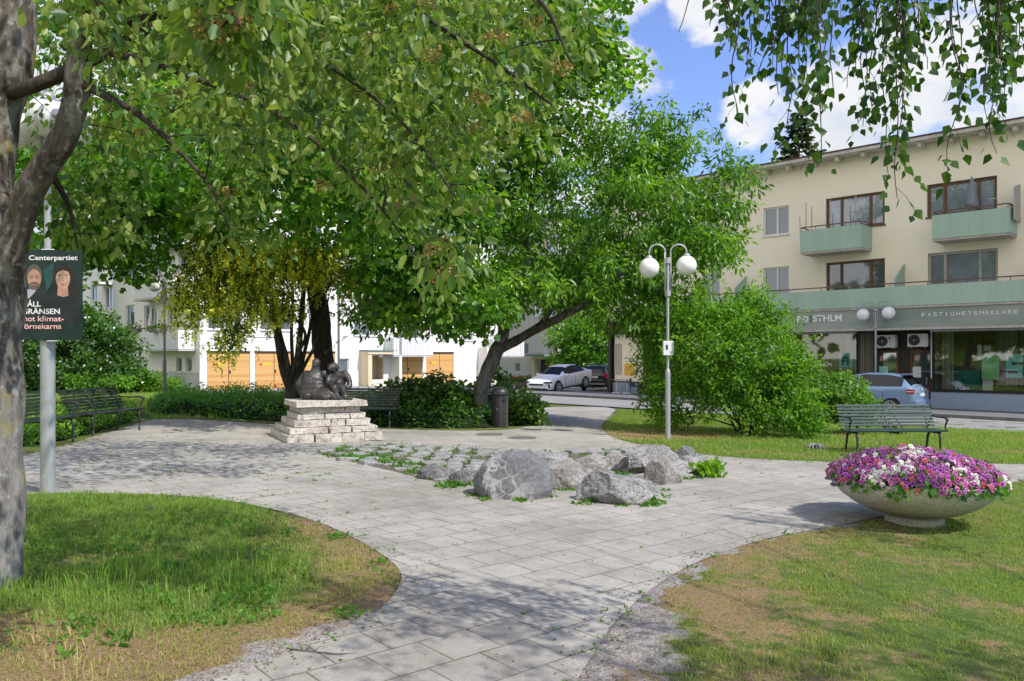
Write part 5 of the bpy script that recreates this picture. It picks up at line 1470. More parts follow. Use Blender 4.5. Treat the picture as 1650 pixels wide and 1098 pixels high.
mb = MB(); mb.fbox(FW, FW.s(864), FW.s(866.3), .004, .5, ZB2, d3[3] + .24); mb.fbox(FW, FW.s(866.3), FW.s(888), .004, .5, d3[3], d3[3] + .24); mb.build('porch_surround', m_cream2, b3, True)
mb = MB(); mb.fbox(FW, -2, FW.s(863), .003, .03, ZB2, FW.z(840, 598)); mb.build('plinth', m_wplinth, b3, True)

# white building further off on the left
O4 = tuple(P(186, 574, 62.0)[:2]); FZ = Face(O4, (-0.713, 0.701), (-0.701, -0.713)); FZ2 = Face(O4, (0.701, 0.713), (0.713, -0.701))
b4 = thing('apartment_building', 'white block glimpsed behind the hedge at the far left', 'building', FZ.pt(4, 0, 0))
mb = MB(); o4 = []
W2(FZ, 181.5, 170, 462, 496, [.5], o4, m_glass_dark)
for s in (4, 8, 12):
    for z0 in (3.2, 6.2, 9.2): o4.append((s, s + 1.6, z0, z0 + 1.6, m_winA, m_glass_dark, [.5], .08))
wall_with_openings(mb, FZ, 0, 24, -1, 12.6, [o[:4] for o in o4], .14)
mb.add([FZ2.pt(0, 0, -1), FZ2.pt(14, 0, -1), FZ2.pt(14, 0, 12.6), FZ2.pt(0, 0, 12.6)], [(0, 1, 2, 3)])
mb.build('wall', m_wplaster, b4, True)
mb = MB(); mb.fbox(FZ, -.4, 24, -13, .5, 12.604, 12.9); mb.build('roof', m_black, b4, True)
for o in o4: window(b4, FZ, *o, rec=.11)
mb = MB(); mb.fbox(FZ, FZ.s(182), FZ.s(166), .01, 1.0, FZ.z(182, 459), FZ.z(182, 456)); mb.build('awning', m_white, b4, True)
# ================================================================== lamps
def park_lamp(loc, zc, gr, off, lower_h, r_low, r_up, steel, globe_m, label, heads=2, rot=0.0, base_z=None):
    """Pole with a thick lower tube and opal globes hung from hooped arms."""
    t = thing('park_lamp', label, 'street lamp', loc, rot, 'globe park lamps')
    z0 = loc[2]; top = zc + gr + 0.30 - z0
    mb = MB(); mb.tube([(0, 0, -.1), (0, 0, lower_h), (0, 0, lower_h + .06), (0, 0, lower_h + .10)], [r_low, r_low, r_low * .9, r_up * 1.1], 18); mb.tube([(0, 0, lower_h + .08), (0, 0, top - .32)], r_up, 14)
    mb.build('pole', steel, t, smooth=True, auto=40)
    mb = MB(); 
    for a, b in ((top - 1.12, top - 1.0), (top - .42, top - .30)): mb.tube([(0, 0, a), (0, 0, b)], r_up * 2.1, 14)
    mb.build('collar', steel, t, smooth=True, auto=40)
    for k in range(heads):
        an = 2 * PI * k / heads + (PI if heads == 2 else 0.5)
        c, s = math.cos(an), math.sin(an); rr = off / 2
        arm = thing_part = MB(); rt = r_up * 1.9
        pts = [(rt * c, rt * s, top - 1.05), (rt * c, rt * s, top - rr * .9)]
        x0, x1 = rt, off
        for q in range(0, 13):
            a = PI - PI * q / 12
            x = (x0 + x1) / 2 + (x1 - x0) / 2 * math.cos(a); z = top - rr * .9 + (x1 - x0) / 2 * math.sin(a) * .95
            pts.append((x * c, x * s, z))
        zg = zc - z0 + (0.05 if k else 0)
        pts.append((off * c, off * s, zg + gr))
        arm.tube(pts, 0.019, 8); a_o = arm.build('arm', steel, t, smooth=True)
        cp = MB(); cp.lathe([(0, zg + gr + .05), (.05, zg + gr + .045), (.085, zg + gr - .005), (.07, zg + gr - .02)], 16, Matrix.Translation((off * c, off * s, 0))); cp.build('globe_cap', steel, a_o, smooth=True)
        g = MB(); g.ball((off * c, off * s, zg), gr, 4); g.build('globe', globe_m, a_o, smooth=True)
    return t
gA = G(1076, 708)
la = park_lamp(gA, P(1076, 432, gA.y).z, .215, .40, P(1076, 602, gA.y).z - gA.z, .056, .030, m_galv, m_globe, 'grey two globe lamp with a small white box, between the path and the big shrub')
gB = P(265, 574, 28.0); gB.z = gz(gB.x, gB.y)
park_lamp(gB, P(265, 460, 28).z, .225, .40, P(265, 583, 28).z - gB.z, .065, .04, m_steeldark, m_globe, 'two globe lamp in front of the white gable, beyond the left benches', 2, math.radians(-12))
gC = G(77, 795)
lc = park_lamp(gC, P(82, 206, gC.y).z, .22, .27, P(80, 546, gC.y).z - gC.z, .076, .036, m_galv, m_globe_dirty, 'tall lamp with stained globes beside the grey tree trunk, carrying the dark poster', 3, PI - .5)
pD = FR.pt(FR.s(1411, 1.5), 1.5, 0); pD.z = gz(pD.x, pD.y) + .12
park_lamp(pD, EYE + (VH - 507) / FPX * pD.y, .255, .51, 1.0, .07, .042, m_steelgrey, m_globe, 'two globe lamp on the pavement behind the blue car, before the shop sign', 2, math.radians(-45))
# sticker box on the lamp
t = thing('junction_box', 'small white box with a torn sticker strapped to the lamp by the big shrub', 'box', gA + Vector((0, -.06, 0)))
zb0, zb1 = P(0, 573, gA.y).z - gA.z, P(0, 550, gA.y).z - gA.z
mb = MB(); mb.box((-.02, -.07, (zb0 + zb1) / 2), (.215, .11, zb1 - zb0), b=.012); mb.build('box', m_white, t, smooth=False)
mb = MB(); mb.box((-.055, -.128, (zb0 + zb1) / 2 + .02), (.042, .004, .10)); mb.build('sticker', m_black, t)
mb = MB(); mb.box((.035, -.127, (zb0 + zb1) / 2 - .09), (.045, .004, .05)); mb.build('label', m_steelgrey, t)
mb = MB(); mb.box((.075, -.075, (zb0 + zb1) / 2), (.02, .135, zb1 - zb0 - .03)); mb.build('strap', m_steelgrey, t)

# ================================================================== election poster on the left lamp
YP = gC.y - .10
def pp(u, v): return P(u, v, YP)
t = thing('poster', 'dark green election poster with two portraits tied to the left lamp', 'poster', pp(80, 548))
m_post = M2('poster_dark_green', (0.006, 0.014, 0.013), (0.010, 0.036, 0.031), 3.0, 0.4, 0, 0.4)
mb = MB(); a, b = pp(27.5, 548), pp(133, 403); mb.box(((a.x + b.x) / 2, YP, (a.z + b.z) / 2), (b.x - a.x, .012, b.z - a.z)); mb.build('board', m_post, t, True)
def disc(c, r, y, mat, nm, n=28, squash=None, parent=t):
    mb = MB(); ce = pp(*c); k = YP / FPX
    vs = [(ce.x, YP - y, ce.z)] + [(ce.x + r[0] * k * math.cos(2 * PI * i / n), YP - y, ce.z + r[1] * k * math.sin(2 * PI * i / n) * (1.0 if math.sin(2 * PI * i / n) > 0 or squash is None else 1.0) * (1 if squash is None or math.sin(2 * PI * i / n) > 0 else squash)) for i in range(n)]
    mb.add(vs, [(0, i + 1, (i + 1) % n + 1) for i in range(n)]); return mb.build(nm, mat, parent, True)
def ppoly(pts, y, mat, nm, parent=t):
    mb = MB(); mb.add([(pp(*p).x, YP - y, pp(*p).z) for p in pts], [tuple(range(len(pts)))]); return mb.build(nm, mat, parent, True)
m_skin = M2('printed_skin', (0.58, 0.36, 0.27), (0.46, 0.27, 0.2), 14, 0.5); m_skin2 = M2('printed_skin_warm', (0.52, 0.30, 0.2), (0.4, 0.22, 0.15), 14, 0.5)
m_hair = M2('printed_dark_hair', (0.018, 0.012, 0.010), (0.03, 0.02, 0.016), 20, 0.5); m_hair2 = M2('printed_grey_hair', (0.09, 0.075, 0.06), (0.14, 0.12, 0.1), 20, 0.5)
m_suit = M2('printed_dark_suit', (0.012, 0.018, 0.018), (0.02, 0.03, 0.03), 6, 0.5); m_collar = M2('printed_pale_shirt', (0.45, 0.45, 0.55), None, 8, 0.5); m_lip = M2('printed_lip', (0.42, 0.14, 0.12), None, 8, 0.5)
m_pink = M2('pink_lettering', (0.85, 0.50, 0.48), (0.82, 0.47, 0.46), 2, 0.5); m_teal2 = M2('printed_teal_glow', (0.02, 0.10, 0.085), (0.012, 0.06, 0.05), 5, 0.5)
ppoly([(70, 436), (88, 422), (86, 450), (76, 470)], .0072, m_teal2, 'backdrop_glow')
ppoly([(80, 500), (100, 478), (112, 486), (92, 520)], .0072, m_teal2, 'backdrop_glow')
ppoly([(28, 486), (30, 470), (44, 464), (68, 464), (80, 472), (86, 486)], .0080, m_suit, 'jacket'); ppoly([(40, 482), (42, 468), (60, 462), (58, 470), (48, 481)], .0086, m_collar, 'shirt')
disc((56, 445), (12.6, 19), .0090, m_hair2, 'hair'); disc((56, 450.5), (10.8, 16), .0096, m_skin2, 'face', squash=1.0); disc((56, 461), (9.6, 6.5), .0101, m_hair2, 'beard'); ppoly([(51, 458.6), (61, 458.6), (60, 460.6), (52, 460.6)], .0106, m_lip, 'mouth')
for uu in (51.5, 60.5):
    disc((uu, 446.5), (3.4, 2.9), .0104, m_suit, 'glasses'); disc((uu, 446.5), (2.8, 2.3), .0108, m_skin2, 'lens'); disc((uu, 446.5), (1.2, .8), .0112, m_hair, 'eye')
ppoly([(55.2, 446), (57, 446), (58, 454), (54.2, 454)], .0102, m_skin, 'nose')
disc((103.5, 455), (18.5, 27), .0080, m_hair, 'hair'); disc((118, 470), (9, 18), .0081, m_hair, 'hair'); ppoly([(76, 490), (86, 478), (96, 473), (112, 473), (124, 482), (131, 492), (131, 520), (80, 520)], .0084, m_suit, 'sweater')
ppoly([(94, 462), (110, 462), (111, 477), (102, 479), (93, 476)], .0090, m_skin2, 'neck'); disc((102.3, 448), (11.6, 14), .0096, m_skin, 'face', squash=1.35)
for uu in (96.5, 107.5):
    disc((uu, 446.8), (2.6, 1.3), .0101, m_letter, 'eye_white'); disc((uu, 446.8), (1.3, 1.3), .0105, m_hair, 'eye'); ppoly([(uu - 3.6, 443.6), (uu + 3.2, 443), (uu + 3.2, 443.9), (uu - 3.4, 444.5)], .0104, m_hair, 'eyebrow')
ppoly([(101.6, 447), (103, 447), (104.6, 454.3), (100.2, 454.3)], .0102, m_skin2, 'nose'); disc((102.3, 458.8), (4.2, 1.6), .0104, m_lip, 'mouth')
ppoly([(90, 447), (92, 436), (102, 432), (112, 436), (115, 447), (111, 438), (102, 435.5), (94, 439)], .0108, m_hair, 'fringe')
def ptext(s, ul, ur, vtop, vbase, mat, bold):
    a, b = pp(ul, vbase), pp(ur, vtop)
    M_ = Matrix(((1, 0, 0, a.x), (0, 0, -1, YP - .0112), (0, 1, 0, a.z), (0, 0, 0, 1)))
    return text_mesh(s, b.x - a.x, b.z - a.z, M_, mat, 'lettering', t, True, bold, 0.0)
ptext('Centerpartiet', 47.5, 126.0, 411.6, 419.4, m_letter, .02)
ptext('HÅLL', 36.2, 66.6, 485.8, 494.2, m_letter, .022); ptext('GRÄNSEN', 36.0, 97.4, 497.6, 506.2, m_letter, .022)
ptext('mot', 36.0, 57.6, 509.2, 518.0, m_pink, .014); ptext('klimat-', 62.0, 104, 509.2, 518.0, m_pink, .014); ptext('förnekarna', 36.0, 100.2, 521.2, 530.2, m_pink, .014)
mb = MB(); p = pp(85, 548); mb.tube([(p.x - .06, YP + .0, p.z - .012), (p.x + .06, YP, p.z - .012)], .006, 5); q = pp(77, 404); mb.tube([(q.x - .07, YP, q.z + .012), (q.x + .07, YP, q.z + .012)], .006, 5); mb.build('cable_tie', m_letter, t, True)

# ================================================================== benches
def make_bench(name, label, L, mat, iron):
    t = thing(name, label, 'bench', (0, 0, 0), 0, 'slatted park benches')
    mb = MB()
    for i in range(5): mb.box((0, -.235 + i * .092, .435 + .012 * (abs(i - 2.2) - 1.2)), (L, .068, .034), b=.008)
    mb.build('seat', mat, t)
    mb = MB()
    for i in range(7):
        f = i / 6; y, z = .205 + .15 * f + .03 * f * f, .515 + .355 * f
        M_ = Matrix.Translation((0, y, z)) @ Matrix.Rotation(-math.radians(20), 4, 'X'); mb.box((0, 0, 0), (L, .024, .047), M_, b=.007)
    mb.build('backrest', mat, t)
    for x in (-L / 2 + .14, 0, L / 2 - .14):
        mb = MB()
        mb.tube([(x, -.24, .405), (x, -.05, .40), (x, .15, .405), (x, .20, .45), (x, .24, .56), (x, .375, .87)], [.020, .018, .02, .02, .018, .012], 6)
        mb.build('back_frame', iron, t, smooth=True)
    for s in (-1, 1):
        x = s * (L / 2 - .14)
        mb = MB(); mb.tube([(x, -.20, .41), (x, -.235, .34), (x, -.245, .2), (x, -.235, 0.0), (x, -.265, 0.0)], [.022, .024, .02, .018, .02], 8); mb.build('leg', iron, t, smooth=True)
        mb = MB(); mb.tube([(x, .13, .41), (x, .18, .33), (x, .215, .18), (x, .27, 0.0), (x, .30, 0.0)], [.022, .024, .02, .018, .02], 8); mb.build('leg', iron, t, smooth=True)
        mb = MB(); xa = s * (L / 2 - .02)
        mb.tube([(xa, .29, .69), (xa, .1, .675), (xa, -.12, .685), (xa, -.235, .675), (xa, -.262, .64), (xa, -.235, .60), (xa, -.20, .55), (xa, -.20, .48), (xa, -.235, .44)], [.012, .014, .016, .02, .02, .016, .015, .016, .018], 7); mb.ball((xa, -.25, .655), .03, 2)
        mb.build('armrest', iron, t, smooth=True)
    return t
pr = G(1440, 731)
bench = make_bench('park_bench', 'dark green slatted bench with cast iron arms behind the flower planter', 1.82, m_benchslat, m_ironblk)
bench.location = Vector((P(1438, 574, 14.9).x, 14.9, gz(7.0, 14.9))); bench.rotation_euler = (0, 0, math.radians(1))
benchB = make_bench('park_bench', 'black worn bench nearest the grey trunk, half hidden by the lamp pole', 1.78, m_benchblk, m_ironblk)
benchB.location = Vector((-7.98, 13.25, gz(-8, 13.25))); benchB.rotation_euler = (0, 0, math.radians(88))
def rename(o, label):
    o['label'] = label; return o
b2_ = rename(copy_tree(benchB), 'black worn bench at the plaza edge, second from the grey trunk, fully in view')
b2_.location = Vector((-8.08, 15.85, gz(-8, 15.9))); b2_.rotation_euler = (0, 0, math.radians(83))
b3_ = rename(copy_tree(benchB), 'black bench in deep shade just right of the statue, before the hedge')
b3_.location = Vector((-3.55, 18.55, gz(-3.5, 18.5))); b3_.rotation_euler = (0, 0, math.radians(-2))

# ================================================================== litter bin
gb_ = G(805, 691)
t = thing('litter_bin', 'dark ribbed litter bin with a domed lid at the hedge end', 'litter bin', gb_ + Vector((0, .2, 0)))
m_bin = slats_mat('dark_bin_staves', (0.028, 0.028, 0.027), (0.075, 0.072, 0.068), 0.07, 'X', 0.12)
R_ = .205
mb = MB(); mb.lathe([(R_ * .94, 0), (R_, .03), (R_, .78), (R_ * .9, .80)], 28); mb.build('body', m_bin, t, smooth=True, auto=40)
mb = MB(); mb.lathe([(R_ * 1.12, .80), (R_ * 1.14, .84), (R_ * 1.05, .90), (R_ * .8, .955), (R_ * .45, .985), (0, .995)], 28); mb.lathe([(R_ * .9, .76), (R_ * 1.12, .80)], 28); mb.build('lid', m_ironblk, t, smooth=True, auto=50)
mb = MB(); mb.lathe([(0, .012), (.058, .012), (.062, 0)], 18, Matrix.Translation((.115, -.175, .69)) @ Matrix.Rotation(math.radians(33), 4, 'Z') @ Matrix.Rotation(math.radians(90), 4, 'X')); mb.build('opening', m_black, t)
mb = MB(); mb.ball((-.06, -R_ - .004, .46), .014, 2); mb.build('lock', m_galv, t, smooth=True)

# ================================================================== flower planter
gp = G(1482, 838); cx_, cy_ = (1473 - UC) / FPX * 8.28, 8.28
zb_ = gz(cx_, cy_) + .0
def terrazzo():
    m, nt, out = nodes('exposed_aggregate_concrete')
    vec = coords(nt)
    vo = N(nt, 'ShaderNodeTexVoronoi'); vo.inputs['Scale'].default_value = 95; nt.links.new(vec, vo.inputs['Vector'])
    sc = N(nt, 'ShaderNodeSeparateColor'); nt.links.new(vo.outputs['Color'], sc.inputs[0])
    col = ramp(nt, sc.outputs[0], [(0.1, (0.36, 0.34, 0.29)), (0.45, (0.52, 0.495, 0.43)), (0.9, (0.62, 0.595, 0.53))])
    sep = N(nt, 'ShaderNodeSeparateXYZ'); nt.links.new(vec, sep.inputs[0])
    st = ramp(nt, math_(nt, 'ADD', sep.outputs['Z'], math_(nt, 'MULTIPLY', noise_(nt, coords(nt, (2, 2, .5)), 3, 5, .6), .25)), [(0.18, (0.72, 0.72, 0.62)), (0.5, (1, 1, 1))])
    col = mixc(nt, 1.0, col, st, 'MULTIPLY')
    finish(nt, out, col, 0.9, 0, 0.2, vo.outputs['Distance'], 0.35, 0.006)
    return m
t = thing('flower_planter', 'wide concrete bowl planter full of purple and white pansies on the lawn edge', 'planter', (cx_, cy_, zb_))
RB = .80
mb = MB(); mb.lathe([(.0, .0), (.28, .0), (.28, .07), (.265, .085), (.31, .10), (.45, .14), (.59, .21), (.71, .30), (.785, .385), (RB, .45), (RB + .004, .463), (RB - .01, .473), (RB - .05, .47), (RB - .07, .42), (0, .40)], 64)
mb.build('bowl', terrazzo(), t, smooth=True, auto=35)
mb = MB(); mb.lathe([(0, .64), (.35, .61), (.6, .54), (.75, .45)], 40); mb.build('soil', M2('planter_soil', (0.03, 0.022, 0.015), None, 10, 1.0), t, smooth=True)
def dome_points(n, rmax, lift):
    r = rmax * np.sqrt(RNG.random(n)); a = RNG.uniform(0, 2 * PI, n)
    q = r / rmax
    z = .468 + .245 * (1 - q ** 2.2) + lift
    z = np.where(q > .95, z - (q - .95) * .8, z)
    nrm = np.stack([np.cos(a) * q * .9, np.sin(a) * q * .9, 1.15 - q * .8], 1)
    return np.stack([r * np.cos(a), r * np.sin(a), z], 1), norm(nrm)
p_, n_ = dome_points(4200, .825, -.02)
leaves('foliage', p_ + RNG.normal(size=p_.shape) * .02, rnd_dirs(len(p_)) + n_ * .4, rnd_dirs(len(p_)) * .5 + n_, .065 * (.6 + .7 * RNG.random(len(p_))), 'oval', m_leaf_hedge, .2 + .8 * RNG.random(len(p_)), t, False)
def pansies(parent):
    P_, Nn = dome_points(2500, .85, .035)
    P_ += RNG.normal(size=P_.shape) * [.012, .012, .026]
    V = []; F_ = []; C = []
    for i in range(len(P_)):
        nn = Vector(Nn[i]) + Vector((random.gauss(0, .35), random.gauss(0, .35) - .18, random.gauss(0, .25)))
        nn.normalize(); up = Vector((0, 0, 1)) - nn * nn.z; up = up.normalized() if up.length > .05 else Vector((0, 1, 0))
        sd = up.cross(nn); s = random.uniform(.017, .029)
        w = noise.noise(Vector((P_[i][0] * 3.2, P_[i][1] * 3.2, 2.0))) + random.gauss(0, .22)
        if w > .36: base = Vector((.80, .79, .76)); core = Vector((.62, .60, .30)); edge = Vector((.84, .83, .82))
        elif w > -.12:
            k = random.random(); base = Vector((.42 + .22 * k, .07 + .12 * k, .34 + .10 * k)); core = Vector((.20, .015, .13)); edge = base * .45 + Vector((.46, .36, .44)) * random.random()
        elif random.random() < .78: base = Vector((.36, .08, .38)) * random.uniform(.8, 1.3); core = Vector((.09, .012, .14)); edge = base * .6 + Vector((.32, .24, .34)) * random.random()
        else: base = Vector((.55, .06, .10)); core = Vector((.25, .10, .02)); edge = Vector((.60, .2, .18))
        base *= random.uniform(.8, 1.15)
        for an, ln, wd, lift in ((62, 1.0, .62, -.12), (118, 1.0, .62, -.10), (8, .92, .58, 0), (172, .92, .58, .02), (270, 1.02, .80, .07)):
            a = math.radians(an); dr = sd * math.cos(a) + up * math.sin(a); pr_ = nn.cross(dr); c = Vector(P_[i]) + nn * lift * s
            b = len(V); tip = nn * random.uniform(-.3, .15) * s
            V += [c, c + (dr * .42 + pr_ * wd * .42) * s, c + (dr * .42 - pr_ * wd * .42) * s, c + (dr * .88 + pr_ * wd * .72) * s + tip * .6, c + (dr * .88 - pr_ * wd * .72) * s + tip * .6, c + dr * ln * 1.08 * s + tip]
            F_ += [(b, b + 1, b + 2), (b + 1, b + 3, b + 4, b + 2), (b + 3, b + 5, b + 4)]
            C += [core, base, edge]
    fl = np.concatenate([np.array(f) for f in F_]); tot = np.array([len(f) for f in F_]); st = np.concatenate([[0], np.cumsum(tot)[:-1]])
    tint = np.concatenate([np.array([list(c) for c in C]), np.ones((len(C), 1))], 1)
    me = raw_mesh('blossoms', np.array([list(v) for v in V]), fl, st, tot, m_pansy, None, tint)
    o = link('blossoms', me, parent); o['kind'] = 'stuff'
pansies(t)

# ================================================================== statue on its stone pedestal
gS = Vector((-3.70, 15.75, 0)); gS.z = gz(gS.x, gS.y)
def limestone():
    m, nt, out = nodes('split_limestone')
    vec = coords(nt)
    f = noise_(nt, vec, 2.3, 6, 0.7); g = noise_(nt, vec, 15, 6, 0.72)
    col = ramp(nt, f, [(0.3, (0.44, 0.38, 0.31)), (0.55, (0.60, 0.55, 0.48)), (0.75, (0.36, 0.32, 0.27))])
    col = mixc(nt, 1.0, col, ramp(nt, g, [(0.32, (0.30, 0.28, 0.26)), (0.48, (0.95, 0.95, 0.95)), (0.8, (1.12, 1.12, 1.1))]), 'MULTIPLY')
    finish(nt, out, col, 0.9, 0, 0.2, g, 0.9, 0.03)
    return m
m_lime = limestone()
t = thing('pedestal', 'stepped pedestal of split pale limestone slabs under the bronze statue', 'pedestal', gS, math.radians(26))
z = 0.0
for i, (side, h) in enumerate(((1.80, .17), (1.66, .115), (1.42, .135), (1.29, .105), (1.12, .125), (1.36, .115))):
    mb = MB(); rng = random.Random(i + 40)
    if i == 5: rowsplit = [(-.5, .5)]
    elif i == 0: rowsplit = [(-.5, -.22), (-.21, .06), (.07, .3), (.31, .5)]
    else:
        c = rng.uniform(-.12, .02); d_ = rng.uniform(.16, .3); rowsplit = [(-.5, c - .006), (c + .006, d_ - .006), (d_ + .006, .5)]
    for a, b in rowsplit:
        bm = bmesh.new(); bmesh.ops.create_cube(bm, size=1.0)
        ex = rng.uniform(-.03, .035) if i != 5 else 0
        bmesh.ops.scale(bm, vec=((b - a) * side, side + ex * 2, h - .012), verts=bm.verts)
        bmesh.ops.translate(bm, vec=((a + b) / 2 * side, 0, z + h / 2), verts=bm.verts)
        bmesh.ops.subdivide_edges(bm, edges=list(bm.edges), cuts=7, use_grid_fill=True)
        for v in bm.verts:
            edge = max(abs(v.co.x) / (side / 2), abs(v.co.y) / (side / 2))
            w = noise.noise_vector(v.co * 5 + Vector((i * 7, a * 9, 0))) * .028 + noise.noise_vector(v.co * 17 + Vector((i, 3, a * 5))) * .012
            if i == 5 and v.co.z > z + h * .7: w.z *= .3
            v.co += Vector((w.x, w.y, w.z * .25)) * (1.0 if edge > .8 else .25)
        mb.bm(bm)
    o = mb.build('slab_course' if i < 5 else 'top_slab', m_lime, t, smooth=True, auto=28)
    z += h
ZTOP = z
def bronze():
    m, nt, out = nodes('dark_bronze')
    vec = coords(nt)
    g = noise_(nt, vec, 40, 5, 0.65); f = noise_(nt, vec, 6, 5, 0.6)
    col = ramp(nt, f, [(0.3, (0.036, 0.031, 0.027)), (0.58, (0.075, 0.070, 0.066)), (0.76, (0.17, 0.168, 0.165))])
    finish(nt, out, col, ramp(nt, g, [(0.3, (0.34,) * 3), (0.7, (0.55,) * 3)]), 0.6, 0.5, g, 0.7, 0.012)
    return m
m_bronze = bronze()
st_o = thing('statue', 'dark bronze statue of two seated figures leaning together on the limestone pedestal', 'statue', gS + Vector((0, 0, ZTOP - .006)))
def sculpt(name, balls, caps, parent, vox=.016):
    """Fuse swelling forms into one continuous cast surface."""
    bm = bmesh.new()
    def ell(c, r, rot=None):
        tmp = bmesh.new(); bmesh.ops.create_icosphere(tmp, subdivisions=3, radius=1.0)
        M_ = Matrix.Translation(c) @ (rot or Matrix.Identity(4)) @ Matrix.Diagonal((r[0], r[1], r[2], 1)); tmp.transform(M_)
        me_ = bpy.data.meshes.new('t'); tmp.to_mesh(me_); tmp.free(); bm.from_mesh(me_); bpy.data.meshes.remove(me_)
    for c, r, rot in balls: ell(Vector(c), r, Matrix.Rotation(math.radians(rot), 4, 'Y') if rot else None)
    for pts in caps:
        pts = smooth_path(pts, 6); 
        for a, b in zip(pts[:-1], pts[1:]):
            n = max(2, int(np.linalg.norm(b[:3] - a[:3]) / .02))
            for k in range(n):
                q = a + (b - a) * k / n; ell(Vector(q[:3]), (q[3],) * 3)
    me = bpy.data.meshes.new(name); bm.to_mesh(me); bm.free()
    o = bpy.data.objects.new(name, me); COL.objects.link(o)
    r = o.modifiers.new('r', 'REMESH'); r.mode = 'VOXEL'; r.voxel_size = vox
    s = o.modifiers.new('s', 'SMOOTH'); s.factor = .6; s.iterations = 9
    bpy.context.view_layer.update()
    me2 = bpy.data.meshes.new_from_object(o.evaluated_get(bpy.context.evaluated_depsgraph_get())); bpy.data.objects.remove(o)
    for v in me2.vertices: v.co += noise.noise_vector(v.co * 22) * .004 + noise.noise_vector(v.co * 9) * .004
    me2.materials.clear(); me2.materials.append(m_bronze)
    me2.polygons.foreach_set('use_smooth', [True] * len(me2.polygons)); me2.update()
    return link(name, me2, parent)
# left figure, its broad back turned to us
sculpt('seated_figure', [((-.25, .02, .13), (.27, .19, .17), 0), ((-.25, .03, .22), (.262, .18, .16), 3), ((-.245, .035, .31), (.232, .165, .16), 5), ((-.235, .04, .40), (.212, .15, .15), 7), ((-.225, .05, .47), (.20, .125, .11), 7), ((-.20, .05, .545), (.115, .085, .06), 4), ((-.185, .05, .725), (.082, .095, .098), 0), ((-.19, .02, .69), (.07, .07, .06), 0), ((-.33, .0, .08), (.15, .2, .1), 0)],
       [[(-.20, .05, .50, .11), (-.195, .05, .58, .095), (-.19, .05, .64, .08)],
        [(-.38, .05, .50, .085), (-.47, .06, .40, .072), (-.52, .02, .29, .066), (-.50, .05, .18, .06), (-.42, .18, .14, .055), (-.3, .25, .15, .05)],
        [(-.03, .05, .50, .085), (.05, .08, .45, .07), (.12, .06, .38, .06), (.20, .02, .33, .055)],
        [(-.12, .02, .16, .15), (.03, -.06, .13, .115), (.16, -.10, .10, .085), (.27, -.10, .06, .06)],
        [(-.10, .12, .24, .13), (.05, .10, .27, .10), (.19, .04, .20, .075), (.24, .0, .1, .06), (.27, -.02, .05, .05)],
        [(.23, -.11, .05, .05), (.30, -.15, .04, .042)], [(-.16, -.06, .10, .12), (-.02, -.16, .07, .07), (.1, -.19, .05, .05)]], st_o, .012)
# right figure, facing us with one knee drawn up and the head resting on the other's shoulder
sculpt('seated_figure', [((.21, .14, .14), (.19, .16, .15), 0), ((.22, .14, .33), (.165, .125, .19), -8), ((.24, .13, .46), (.18, .105, .095), -6), ((.115, .04, .625), (.075, .088, .098), -14), ((.145, .09, .66), (.085, .085, .085), 0), ((.225, .05, .635), (.045, .05, .06), 0), ((.095, -.045, .60), (.022, .03, .035), 0)],
       [[(.21, .12, .50, .07), (.17, .08, .56, .06), (.14, .05, .60, .055)],
        [(.36, .12, .50, .078), (.43, .10, .42, .066), (.475, .06, .31, .06), (.455, .0, .24, .055), (.38, -.05, .26, .045), (.33, -.08, .30, .045)],
        [(.12, .10, .50, .07), (.06, .04, .42, .06), (.08, -.03, .33, .052), (.18, -.07, .32, .042)],
        [(.24, .10, .14, .11), (.27, .0, .26, .098), (.29, -.09, .345, .078), (.33, -.09, .26, .07), (.38, -.09, .16, .062), (.42, -.09, .07, .05)],
        [(.41, -.10, .05, .048), (.48, -.13, .035, .042), (.56, -.15, .028, .034)],
        [(.20, .08, .12, .105), (.17, -.02, .20, .09), (.20, -.11, .24, .07), (.24, -.12, .14, .058), (.29, -.13, .05, .048), (.34, -.17, .03, .036)]], st_o, .012)

